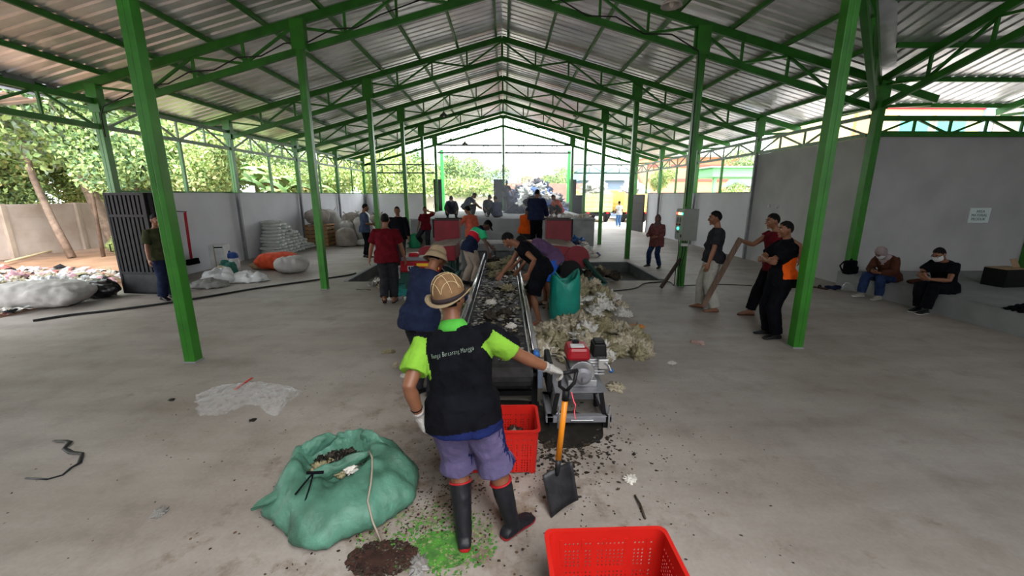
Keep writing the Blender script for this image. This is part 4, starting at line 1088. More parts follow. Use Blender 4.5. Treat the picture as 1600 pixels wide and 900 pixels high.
# ------------------------------------------------------------------ shredders
def shredder(label, x, sx):
    t = thing('shredder', label, 'shredder', (x, 9.9, 0))
    B = lambda px_, y, z: (x + sx * px_, y, z)
    m = MB(); w = .66
    def bx4(m_, pts, x0, x1):                                   # side outline (y, z) swept across x
        n = len(pts); V = [B(x0, y, z) for y, z in pts] + [B(x1, y, z) for y, z in pts]
        m_.add(V, [tuple(range(n)), tuple(range(2 * n - 1, n - 1, -1))] + [((i + 1) % n, i, i + n, (i + 1) % n + n) for i in range(n)])
    # feed hopper: open topped box, dark lip
    def front(m_, pts, y0, y1):                                  # front outline (x, z) swept along y
        n = len(pts); V = [B(a, y0, b) for a, b in pts] + [B(a, y1, b) for a, b in pts]
        m_.add(V, [tuple(range(n)), tuple(range(2 * n - 1, n - 1, -1))] + [((i + 1) % n, i, i + n, (i + 1) % n + n) for i in range(n)])
    h = MB()
    for x0, x1, y0, y1 in ((-.33, -.31, 10.62, 11.08), (.29, .31, 10.62, 11.08), (-.33, .31, 10.60, 10.62), (-.33, .31, 11.06, 11.08)): h.box(((B((x0 + x1) / 2, 0, 0)[0]), (y0 + y1) / 2, 1.15), (abs(x1 - x0), y1 - y0, .54))
    h.build('hopper', REDM, t, world=True, bevel=.006)
    h = MB(); h.box((B(.33, 0, 0)[0], 10.84, 1.2), (.03, .50, .46)); h.box((B(0, 0, 0)[0], 11.09, 1.42), (.72, .03, .06)); h.box((B(0, 0, 0)[0], 10.6, 1.425), (.68, .05, .03)); h.build('hopper_lip', BLACKSTEEL, t, world=True)
    # hood: sloping red cover
    h = MB(); front(h, [(-.34, .90), (-.34, .52), (.52, .50), (.60, .58), (.60, .66), (.30, .82), (.0, .88)], 9.62, 10.62); h.build('hood', REDM, t, world=True, bevel=.02)
    h = MB(); h.add([B(-.36, 9.58, .915), B(.05, 9.58, .875), B(.34, 9.58, .80), B(.34, 10.66, .83), B(.05, 10.66, .905), B(-.36, 10.66, .945)], [(0, 1, 4, 5), (1, 2, 3, 4)]); o = h.build('hood_lid', mat('dusty_grey_lid', (.24, .20, .17), .7, 0, .3, 6), t, world=True, solid=.03)
    h = MB(); h.lathe([(0, 0), (.27, 0), (.285, .02), (.285, .10), (0, .10)], c=B(.30, 9.66, .60), n=30, M=Matrix.Rotation(PI / 2, 3, 'X')); h.lathe([(.20, 0), (.215, .012), (.215, .02), (.19, .02)], c=B(.30, 9.56, .60), n=30, M=Matrix.Rotation(PI / 2, 3, 'X')); h.build('rotor_housing', REDM, t, world=True, smooth=False, bevel=.006)
    # stand
    h = MB()
    for px_ in (-.30, .62): h.bar(B(px_, 8.85, .06), B(px_, 10.7, .06), .08, .12)
    for y in (8.88, 10.6): h.bar(B(-.34, y, .06), B(.86, y, .06), .08, .12)
    h.build('base_frame', TEALM, t, world=True, bevel=.008)
    for y in (9.70, 10.5):
        for px_ in (-.28, .40):
            h = MB(); h.bar(B(px_, y, .1), B(px_, y, .52), .07, .07); h.build('leg', DKGREENM, t, world=True)
    h = MB(); h.bar(B(.46, 9.5, .56), B(.84, 8.9, .10), .08, .08); h.bar(B(.46, 10.4, .56), B(.84, 10.5, .10), .08, .08); h.build('brace', DKGREENM, t, world=True)
    h = MB(); h.lathe([(0, 0), (.10, 0), (.10, .03), (.19, .04), (.20, .0), (.245, .0), (.25, .05), (.245, .10), (0, .10)], c=B(.12, 9.40, .32), n=32, M=Matrix.Rotation(PI / 2, 3, 'X')); h.build('flywheel', BLACKSTEEL, t, world=True, bevel=.004)
    h = MB(); h.tube([B(-.33, 9.5, .30), B(-.2, 9.45, .42), B(.0, 9.4, .49), B(.1, 9.4, .5)], .016, 8); h.build('guard_hoop', GREYSTEEL, t, world=True, smooth=True)
    h = MB(); h.box((B(.08, 0, 0)[0], 10.1, .36), (.62, .8, .28)); h.build('gear_case', DKGREENM, t, world=True, bevel=.03)
    return t
shredder('red film shredder with hopper and flywheel, next to the teal sack', 1.42, 1)
shredder('red film shredder with hopper, behind the bucket-hat person', -1.50, -1)

# diesel engine by the left shredder
t = thing('diesel_engine', 'red horizontal diesel engine with yellow stripe on a teal base, left of the conveyor', 'engine', (-1.72, 8.25, 0))
m = MB(); m.box((-.03, 0, .05), (.95, .44, .10)); m.box((-.03, -.16, .14), (.9, .06, .10)); m.box((-.03, .16, .14), (.9, .06, .10)); m.build('skid', TEALM, t, bevel=.008)
m = MB(); m.box((.02, 0, .36), (.62, .36, .34)); m.lathe([(0, -.2), (.14, -.2), (.16, -.17), (.16, .0), (0, .0)], c=(.02, -.0, .34), n=20, M=Matrix.Rotation(PI / 2, 3, 'X')); m.box((-.36, 0, .40), (.2, .26, .22)); m.build('engine_block', DKGREENM, t, bevel=.02)
m = MB(); m.box((.04, -.02, .66), (.78, .44, .22)); o = m.build('tank_cover', REDENG, t, bevel=.03)
m = MB(); m.box((.20, -.245, .70), (.44, .008, .06)); m.box((.32, -.245, .63), (.2, .008, .05)); m.build('yellow_stripe', YELL, o)
m = MB(); m.box((-.14, -.246, .63), (.12, .006, .10)); p_ = m.build('label', WHITEC, o)
m = MB(); m.box((-.165, -.252, .635), (.035, .004, .06)); m.box((-.115, -.252, .635), (.035, .004, .06)); m.build('label_print', BLACKC, o)
m = MB(); m.box((.0, .0, .80), (.66, .36, .07)); m.build('radiator_cap_plate', GREYSTEEL, t, bevel=.012)
m = MB(); m.box((-.12, .02, .86), (.2, .16, .10)); m.build('red_cap', REDENG, t, bevel=.03)
m = MB(); m.lathe([(0, 0), (.08, 0), (.10, .03), (.10, .16), (.05, .2), (0, .2)], c=(-.50, -.05, .62), n=16, M=Matrix.Rotation(-PI / 2, 3, 'Y')); m.box((-.46, -.05, .52), (.16, .2, .24)); m.build('air_filter', ALU, t, bevel=.01)
m = MB(); m.tube([(-.40, -.08, .72), (-.42, -.08, .88), (-.45, -.08, .96)], .028, 10); m.build('exhaust_pipe', BLACKSTEEL, t, smooth=True)
m = MB(); m.lathe([(0, 0), (.12, 0), (.13, .02), (.22, .03), (.24, 0), (.26, .0), (.26, .08), (0, .08)], c=(.22, .26, .34), n=28, M=Matrix.Rotation(-PI / 2, 3, 'X')); m.build('flywheel', BLACKSTEEL, t)
for i in range(5): piece('cotton_rag', [FILM3, GREYBIT][i % 2], i, (-2.25 + .16 * i, 7.98 + .05 * (i % 2), 0), .10, (0, 0, i), 'pale rag lying before the teal base of the diesel engine', 'rag', 'rags before the diesel engine', .7)

# ------------------------------------------------------------------ control cabinet, leaning stick, plank
t = thing('control_cabinet', 'grey control cabinet with red, yellow and green lights on a green column', 'cabinet', (3.90, 8.76, 1.10))
m = MB(); m.box((0, 0, .33), (.30, .40, .66)); m.build('case', BOXG, t, bevel=.008)
m = MB(); m.box((-.158, 0, .33), (.016, .37, .62)); d_ = m.build('door', BOXG, t, bevel=.005)
m = MB(); m.box((-.172, -.14, .10), (.014, .03, .06)); m.build('latch', BLACKSTEEL, d_)
for i, (y, mt) in enumerate(((.12, LAMPR), (.03, LAMPY), (-.06, LAMPY), (-.13, LAMPG))):
    m = MB(); m.lathe([(.026, 0), (.026, .012), (.018, .02), (0, .022)], c=(-.166, y, .56), n=14, M=Matrix.Rotation(-PI / 2, 3, 'Y')); m.build('indicator_light', mt, d_, smooth=True)
m = MB(); m.lathe([(.032, 0), (.032, .02), (.022, .03), (0, .03)], c=(-.166, .02, .25), n=16, M=Matrix.Rotation(-PI / 2, 3, 'Y')); m.build('push_button', LAMPG, d_, smooth=True)
for y in (.09, -.04):
    m = MB(); m.lathe([(.02, 0), (.02, .02), (0, .02)], c=(-.166, y, .33), n=12, M=Matrix.Rotation(-PI / 2, 3, 'Y')); m.build('selector_switch', REDC if y > 0 else BLACKSTEEL, d_)
for bx in (((-.168, .08, .43), (.006, .03, .10)), ((-.168, -.05, .43), (.006, .03, .10)), ((-.168, .03, .17), (.006, .12, .025))): m = MB(); m.box(*bx); m.build('meter_slot', BLACKSTEEL, d_)
m = MB()
for i, (a, b) in enumerate(((-.10, .1), (-.03, .06), (.04, .08))):
    m.tube([(a, b, 0), (a + .02, b + .0, -.25), (a - .02 * i, b + .02, -.6), (a + .01, b + .05, -1.05)], .009, 6)
m.build('cable_bundle', BLACKSTEEL, t, smooth=True)
m = MB(); m.box((-.02, -.02, -.10), (.12, .10, .06)); m.build('cable_gland', WHITEC, t, bevel=.01)
m = MB(); m.bar((3.47, 8.80, .035), (3.92, 8.955, .66), .045, .07); tag(m.build_at('timber_stick', mat('dark_stick', (.05, .035, .03), .8, 0, .3, 9), (3.6, 8.85, 0)), 'dark wooden stick leaning on the column below the cabinet', 'stick')
pb, pt_ = AT(1098, 479, 6.86), Vector((3.985, 6.84, 1.335)); pb.z = max(.02, pb.z)
m = MB(); m.bar(pb, pt_, .085, .030, up=(0, -1, .2)); tag(m.build_at('long_plank', WOODD, tuple(pb)), 'long weathered plank slanting from the floor to the vest man\'s hand', 'plank')

# ------------------------------------------------------------------ things on the raised floor
for loc, rz_, lb in (((7.45, 7.955, .585), 100, 'dark phone in the seated headscarf woman\'s hands'), ((7.385, 6.92, .70), 98, 'dark phone in the seated masked man\'s hands')):
    t = thing('phone', lb, 'phone', loc, R(rz_)); Mx = rx(35)
    m = MB(); m.box((0, 0, 0), (.075, .15, .009), Mx); m.build('case', BLACKSTEEL, t, bevel=.003)
    m = MB(); m.box(Mx @ Vector((0, 0, .0055)), (.066, .138, .002), Mx); m.build('screen', mat('phone_glass', (.02, .025, .03), .1), t)
t = thing('storage_bin', 'black open bin with a cardboard flap on the raised floor by the wall', 'bin', tuple(G(1568, 446, .35)), R(6))
m = MB()
for x, y, sx, sy in ((-.27, 0, .02, .36), (.27, 0, .02, .36), (0, -.17, .54, .02), (0, .17, .54, .02)): m.box((x, y, .17), (sx, sy, .34))
m.box((0, 0, .01), (.52, .34, .02)); m.build('body', BLACKSTEEL, t, bevel=.005)
m = MB(); m.box((-.05, -.01, .345), (.50, .33, .012), (0, 0, 0)); m.box((.20, .05, .42), (.28, .012, .18), (R(-25), 0, .3)); o = m.build('cardboard_flap', CARD, t); o['label'] = 'brown cardboard flap'
p = G(1326, 428, .35); t = thing('backpack', 'black backpack on the corner of the raised floor below the corner column', 'backpack', tuple(p), R(20))
m = MB(); m.box((0, 0, .15), (.26, .16, .30)); m.box((-.0, -.10, .10), (.20, .07, .17)); m.build('pack', BLACKC, t, bevel=.04, smooth=True)
m = MB(); m.tube([(-.05, 0, .29), (0, 0, .34), (.05, 0, .29)], .012, 6); m.tube([(-.09, .08, .27), (-.09, .15, .17), (-.09, .08, .05)], .016, 6); m.build('strap', BLACKC, t, smooth=True)
m = MB(); m.box((0, 0, .05), (.42, .20, .10)); o = m.build('cloth_bundle', NAVY, smooth=True); crumple(o, .10, .15, 3, .05, .06); o.location = (7.30, 8.72, .0); tag(o, 'dark navy cloth bundle on the floor below the black backpack', 'bundle')
for i, (x, y, rz_) in enumerate(((6.95, 8.95, 40), (7.08, 8.78, 20))):
    t = thing('sandal_pair', ['worn dark sandal by the corner column foot, farther one', 'worn dark sandal by the corner column foot, nearer one'][i], 'sandal', (x, y, 0), R(rz_))
    t.name = 'sandal'
    m = MB(); m.box((0, 0, .015), (.09, .25, .03)); m.build('sole', LEATHERB, t, bevel=.01)
    m = MB(); m.tube([(-.045, .04, .03), (-.02, .05, .07), (.02, .05, .07), (.045, .04, .03)], .012, 6); m.build('strap', BLACKC, t, smooth=True)
m = MB(); m.box((0, 0, .10), (.34, .26, .20)); o = m.build('clear_bag', CLEAR, smooth=True); crumple(o, .12, .12, 3, .05, .05); o.location = (7.35, 8.40, .02); tag(o, 'small clear plastic bag against the raised floor edge by the seated woman', 'bag')
m = MB(); m.box((0, 0, .07), (.34, .2, .14)); o = m.build('shoulder_bag', BROWNC, smooth=True); crumple(o, .06, .15, 3); o.location = (7.84, 7.50, .36); tag(o, 'brown cloth bag lying between the two seated people', 'bag')

# ------------------------------------------------------------------ along the left wall
def bagmesh(L, w, h, seed, name='film_bag', mt=None, e0=.8, e1=.15):
    m = MB(); rr = []
    for i in range(11):
        u = i / 10; e = (1 - abs(2 * u - 1) ** 3.2); k_ = .22 + .78 * max(0, e) ** .55
        rr.append([((u - .5) * L, w / 2 * (k_ if 0 < i < 10 else e0) * math.copysign(abs(math.cos(a)) ** .7, math.cos(a)) * (1 + .08 * noise.noise((u * 4, math.cos(a) * 2 + seed, math.sin(a) * 2))), h / 2 + h / 2 * (k_ if 0 < i < 10 else e1) * math.copysign(abs(math.sin(a)) ** .8, math.sin(a)) * (1 + .12 * noise.noise((u * 5 + seed, math.cos(a) * 2, math.sin(a) * 2)))) for a in [2 * PI * q / 12 for q in range(12)]])
    m.loft(rr); return m.mesh(name, mt or BAGM, True)
BAGS = [bagmesh(.60, .178, .128, s_, e0=.52, e1=.50) for s_ in (1, 4, 9)]
for me in BAGS: me.materials.append(BAGD)
nb_ = 0
rows = 11
for r_ in range(rows):
    y0 = 13.72 + .055 * r_; n = int(round(15 - 1.25 * r_)); n = max(n, 2)
    for c_ in range(n):
        o = bpy.data.objects.new('film_bag', BAGS[(r_ * 5 + c_ * 3) % 3]); COL.objects.link(o)
        o.location = (-7.86 + random.uniform(-.06, .06) - .014 * r_, y0 + .188 * c_ + random.uniform(-.012, .012), .108 * r_); o.rotation_euler = (random.uniform(-.06, .06), random.uniform(-.03, .03), random.uniform(-.06, .06))
        tag(o, 'pale silvery filled bag in the pyramid stack against the low wall', 'bag', 'bags of the pyramid stack'); nb_ += 1
t = thing('wooden_crate', 'orange-brown slatted wooden crate between the pyramid stack and the big sacks', 'crate', (-7.55, 17.0, 0))
for x in (-.38, .38):
    for y in (-.34, .34): m = MB(); m.box((x, y, .42), (.09, .09, .84)); m.build('corner_post', PALLETW, t)
m = MB()
for z in (.1, .26, .42, .58, .74):
    for y in (-.39, .39): m.box((0, y, z), (.86, .022, .11))
    for x in (-.43, .43): m.box((x, 0, z), (.022, .80, .11))
m.build('slats', WOOD, t)
m = MB(); m.box((0, 0, .86), (.94, .86, .035)); m.build('lid', WOOD, t)
def lying_sack(label, loc, rz_, L, w, h, mt, group=None, seed=0, roll=0):
    me = bagmesh(L, w, h, seed, 'woven_sack', mt)
    o = bpy.data.objects.new('woven_sack', me); COL.objects.link(o); crumple(o, .06 * w * 2, w * .4, 2, .040 * w * 2, w * .12)
    o.location = loc; o.rotation_euler = (0, roll, rz_); return tag(o, label, 'sack', group)
lying_sack('bulky brown sack lying on the wooden crate, leaning on the wall', (-7.62, 17.05, .88), R(80), 1.0, .78, .62, GREYSACK, seed=2)
upright_sack('woven_sack', 'tall off-white sack with a gathered neck just behind the wooden crate', (-7.35, 18.15, 0), R(30), .42, 1.42, WHITESACK, seed=5, lean=(-.25, 0))
upright_sack('woven_sack', 'white sack leaning low in front of the gathered tall sack', (-6.58, 17.62, 0), R(-20), .32, .95, WHITESACK, seed=8, lean=(-.2, 0))
upright_sack('woven_sack', 'round brown sack standing in front of the other big sacks', (-6.45, 16.80, 0), R(0), .40, .72, GREYSACK, ears=False, seed=11)
upright_sack('woven_sack', 'tall slanting off-white sack, foremost on the outer side of the sack group', (-5.85, 18.0, 0), R(40), .42, 1.10, WHITESACK, seed=14, lean=(-.35, .05))
lying_sack('flat white sack lying on the floor before the slanting tall sack', (-5.72, 17.05, 0), R(15), .85, .5, .26, WHITESACK, seed=6)
upright_sack('woven_sack', 'dull brown sack in the middle of the sack group by the wall', (-6.95, 19.2, 0), R(10), .48, 1.22, GREYSACK, seed=17, lean=(-.1, 0))
upright_sack('woven_sack', 'broad brown sack at the far end of the sack group', (-6.1, 20.4, 0), R(70), .52, 1.15, GREYSACK, seed=20, lean=(-.15, 0))
upright_sack('woven_sack', 'pale sack at the very end of the sack group beside the slate-blue man', (-5.15, 21.1, 0), R(15), .42, .98, WHITESACK, seed=24)
upright_sack('woven_sack', 'pale sack against the wall behind the broad brown sack', (-7.25, 21.2, 0), R(45), .45, 1.2, WHITESACK, seed=27)
for k_ in range(4): lying_sack(['lowest white sack of the small stack by the platform corner', 'second white sack from the floor in the small stack by the platform corner', 'third white sack from the floor in the small stack by the platform corner', 'topmost white sack of the small stack by the platform corner'][k_], (-4.10 + .02 * (k_ % 2), 16.0, .20 * k_), R(4 * k_), .72, .46, .22, WHITESACK if k_ % 2 else BAGM, seed=30 + k_)
upright_sack('woven_sack', 'emerald sack beside the column foot behind the black-shirted man', (-3.55, 16.2, 0), R(15), .24, .55, mat('emerald_sack', (.01, .22, .10), .5), seed=35, ears=False)

# broom on its hook, carton, bottle, sheets, orange and white sacks
bx0 = AX(270, 330, -8.30); bx1 = AX(286, 331, -8.30); bh = AX(300, 404, -8.22)
t = thing('push_broom', 'long broom with red handle hanging upright on the grey wall', 'broom', (-8.22, bh.y, bh.z))
m = MB(); m.tube([Vector((-8.24, bx1.y, bx1.z)), Vector((-8.22, bh.y, bh.z))], .018, 10); m.tube([Vector((-8.24, bx1.y - .05, bx1.z - .02)), Vector((-8.22, bh.y - .05, bh.z))], .014, 10); m.build('handle', REDPAINT, t, world=True, smooth=True)
m = MB(); m.box((-8.21, bh.y, bh.z - .05), (.09, .36, .09)); m.box((-8.21, bh.y, bh.z - .12), (.10, .38, .07)); m.build('brush_head', BLACKC, t, world=True, bevel=.01)
m = MB(); m.tube([Vector((-8.33, bx0.y, bx0.z)), Vector((-8.25, bx0.y, bx0.z)), Vector((-8.25, bx1.y + .05, bx1.z))], .012, 6); tag(m.build_at('wall_hook', BLACKSTEEL, (-8.3, bx0.y, bx0.z)), 'black rail hook on the wall that carries the red broom', 'hook')
t = thing('carton', 'pale grey carton standing against the wall beside the red broom', 'carton', (-7.85, 11.35, 0), R(12))
m = MB(); m.box((0, 0, .36), (.36, .40, .72)); m.build('box', WHITEPL, t, bevel=.006)
m = MB(); m.box((.06, -.205, .66), (.2, .006, .035)); m.build('printed_band', BLACKC, t)
m = MB(); m.box((-.05, -.203, .36), (.03, .004, .7)); m.build('tape', mat('beige_tape', (.3, .27, .22), .5), t)
t = thing('water_bottle', 'big clear water bottle with dark blue cap near the carton', 'bottle', (-7.28, 11.0, 0))
m = MB(); m.lathe([(.13, 0), (.145, .02), (.145, .12), (.135, .14), (.145, .16), (.145, .30), (.10, .38), (.05, .42), (.045, .46)], n=24); m.build('body', PET, t, smooth=True)
m = MB(); m.lathe([(.12, .40), (.13, .42), (.12, .52), (.05, .56), (.0, .56)], n=20); m.ell((-.08, 0, .55), (.03, .03, .05)); m.build('cap', BLUECAP, t, smooth=True)
def sheet_pile(label, loc, rx_, ry_, h, mt, seed, name='plastic_sheet'):
    m = MB(); m.ell((0, 0, 0), (1, 1, 1), 28, 16, fn=lambda p, d: Vector((p.x * rx_ * (1 + .3 * noise.noise((d.x * 2 + seed, d.y * 2, 0))), p.y * ry_ * (1 + .3 * noise.noise((d.x * 2, d.y * 2 + seed, 1))), max(0, p.z) * h * (1 + .5 * noise.noise((d.x * 2.5, d.y * 2.5, seed))))))
    o = m.build(name, mt, smooth=True); crumple(o, .12, .16, 1, .05, .05); o.location = loc; return tag(o, label, 'sheet')
sheet_pile('grey-white plastic sheet bundle in front of the carton', (-6.85, 9.75, .02), .42, .30, .30, WHITEPL, 2)
sheet_pile('dull folded sheet lying nearest the olive-shirted man', (-6.75, 9.25, .02), .40, .28, .16, BAGD, 5)
sheet_pile('bright white plastic sheet spread beside the orange sack', (-6.22, 9.85, .02), .46, .26, .22, WHITEPL, 9)
sheet_pile('dark teal plastic bag behind the white sheets', (-7.15, 10.5, .02), .26, .22, .38, mat('dark_teal_plastic', (.01, .12, .09), .4), 12)
sheet_pile('beige crumpled sheet on the white bundle edge', (-6.95, 10.05, .10), .22, .16, .24, FILM, 15)
lying_sack('orange net sack lying under the white sack by the wall', (-6.35, 11.45, .0), R(10), 1.15, .62, .50, ORSACK, seed=3)
lying_sack('stuffed dirty white sack leaning on the orange net sack', (-5.72, 10.95, .0), R(30), .85, .62, .46, WHITESACK, seed=13)
lying_sack('brown cardboard-like roll end beside the orange net sack', (-6.95, 11.5, .0), R(-20), .5, .26, .2, CARD, seed=21)

# ------------------------------------------------------------------ trash field outside the open side
lying_sack('big pale woven sack lying full on the trash heap by the floor edge', (-8.75, 7.55, .0), R(12), 1.7, .85, .50, WHITESACK, seed=41)
p = G(180, 462); o = None
m = MB(); m.ell((0, 0, .18), (.34, .24, .2), 20, 12); o = m.build('rubbish_bag', mat('black_bag_film', (.008, .008, .009), .3, 0, .2, 9, .3, 20, spec=.6), smooth=True); crumple(o, .14, .14, 1, .06, .05); o.location = (-8.25, 8.28, 0); tag(o, 'black rubbish bag lying against the foot of the iron gate', 'bag')
m = MB(); m.ell((0, 0, .16), (.30, .22, .18), 18, 10); o = m.build('rubbish_bag', mat('cyan_bag_film', (.02, .42, .68), .4), smooth=True); crumple(o, .12, .14, 1); o.location = (-9.75, 7.7, .05); tag(o, 'bright cyan plastic bag at the picture edge on the trash', 'bag')
TR = [FILM3, FILM3, WHITEPL, GREYBIT, BAGM, FILM2, WHITEPL, mat('pink_film', (.50, .28, .32), .5), FILM, CHARC, mat('faded_red_film', (.25, .07, .06), .5)]
def trash(i):
    x = -8.6 - 6.2 * random.random() ** 1.3; y = 6.9 + min(2.0 + 1.2 * (-8.6 - x), 3.6) * random.random() + .15 * (-8.6 - x)
    return x, y, .02 + .12 * random.random() * min(1, (-8.6 - x) * .7 + .2), 1
scraps('trash_litter', TR, 1500, trash, (.04, .17), 'scattered plastic trash on the bare earth beside the floor', 'litter', tall=.7)
heap(-10.8, 9.1, 1.7, .7, .12, 48, (.10, .22), 'pale film bag in the trash strewn outside the floor edge', 'trash bags outside the floor edge', [FILM3, WHITEPL, FILM3, BAGM, GREYBIT, FILM, FILM2, mat('pink_film', (.50, .28, .32), .5)], .0, name='trash_bag')

# ------------------------------------------------------------------ people
def ik(a, b, l1, l2, hint):
    a, b, hint = Vector(a), Vector(b), Vector(hint)
    d = b - a; L = d.length
    mx = (l1 + l2) * .998
    if L > mx: b = a + d * (mx / L); d = b - a; L = mx
    n = d.normalized()
    x = (l1 * l1 - l2 * l2 + L * L) / (2 * L)
    hgt = math.sqrt(max(0, l1 * l1 - x * x))
    h = hint - n * hint.dot(n)
    if h.length < 1e-4: h = Vector((0, 1, 0))
    h.normalize()
    return a + n * x + h * hgt, b

def hand_shape(m, W, d, pn, side, s, curl=.35, spread=1., r=1.):
    d = Vector(d).normalized(); pn = Vector(pn); pn = (pn - d * pn.dot(d)).normalized()
    th = d.cross(pn) * side
    sec = [(-.02, .025, .021), (.0, .027, .021), (.03, .037, .019), (.065, .043, .017), (.088, .041, .014)]
    rings = []
    for z, a, b in sec:
        rings.append([W + d * (z * s) + th * (a * s * r * math.cos(2 * PI * k / 12)) + pn * (b * s * r * math.sin(2 * PI * k / 12)) for k in range(12)])
    m.loft(rings)
    for off, ln, kk in ((.031, .072, .9), (.0105, .081, 1.), (-.0105, .075, 1.05), (-.030, .058, 1.15)):
        p = W + d * (.082 * s) + th * (off * s)
        dr = (d + th * (off * 2.2 * spread)).normalized(); ax = dr.cross(pn)
        pts = [p - dr * .012 * s, p]; ang = 0
        for seg in (.42, .33, .25):
            ang += curl * kk * (55 if seg > .4 else 48)
            v = Matrix.Rotation(R(ang), 3, ax) @ dr
            if v.dot(pn) < 0: v = Matrix.Rotation(R(-ang), 3, ax) @ dr
            p = p + v * (ln * seg * s); pts.append(p)
        rr = .0092 * s * r
        m.tube(pts, [rr * 1.05, rr * 1.05, rr, rr * .92, rr * .72], 8)
    p = W + d * (.018 * s) + th * (.026 * s)
    v1 = (d * .62 + th * .75 + pn * .25).normalized(); v2 = (d * .85 + th * .25 + pn * (.25 + curl * .6)).normalized()
    m.tube([p - v1 * .01 * s, p + v1 * .04 * s, p + v1 * .04 * s + v2 * .032 * s, p + v1 * .04 * s + v2 * .055 * s], [.014 * s * r, .0125 * s * r, .0105 * s * r, .0075 * s * r], 8)

def foot_shape(m, A, yaw, s, inf=0., toe_lift=0., z0=None, pitch=0.):
    """A: ankle joint; sole lies .075*s below it"""
    M = Matrix.Rotation(R(yaw), 3, 'Z') @ rx(pitch)
    sole = -.075 * s
    sec = [(-.075, .012, .006, .035), (-.062, .028, .0, .055), (-.03, .033, .0, .082), (.02, .033, .0, .085), (.07, .038, .0, .062), (.115, .045, .0, .042), (.155, .043, .0, .030), (.178, .030, .002, .022), (.188, .012, .006, .016)]
    rings = []
    for y, w, zb, zt in sec:
        w = w * s + inf; zb = sole + zb * s - inf * .0; zt = sole + zt * s + inf; yy = y * s + (inf * (1 if y > .1 else (-1 if y < -.05 else 0)))
        cz, hz = (zb + zt) / 2, (zt - zb) / 2
        ring = []
        for k in range(14):
            c, sn = math.cos(2 * PI * k / 14), math.sin(2 * PI * k / 14)
            sq = lambda v: math.copysign(abs(v) ** .7, v)
            ring.append(A + M @ Vector((w * sq(c), yy, cz + hz * sq(sn))))
        rings.append(ring)
    m.loft(rings)

def head_fn(p, d):
    x, y, z = p
    if z < 0:
        k = -z / .118
        x *= 1 - .30 * k ** 1.3
        y = y * (1 - .50 * k) if y < 0 else y * (1 - .04 * k)
    else:
        k = z / .118
        if y < 0: y *= 1 + .06 * math.sin(k * PI)
    return Vector((x, y, z))

class Human: pass

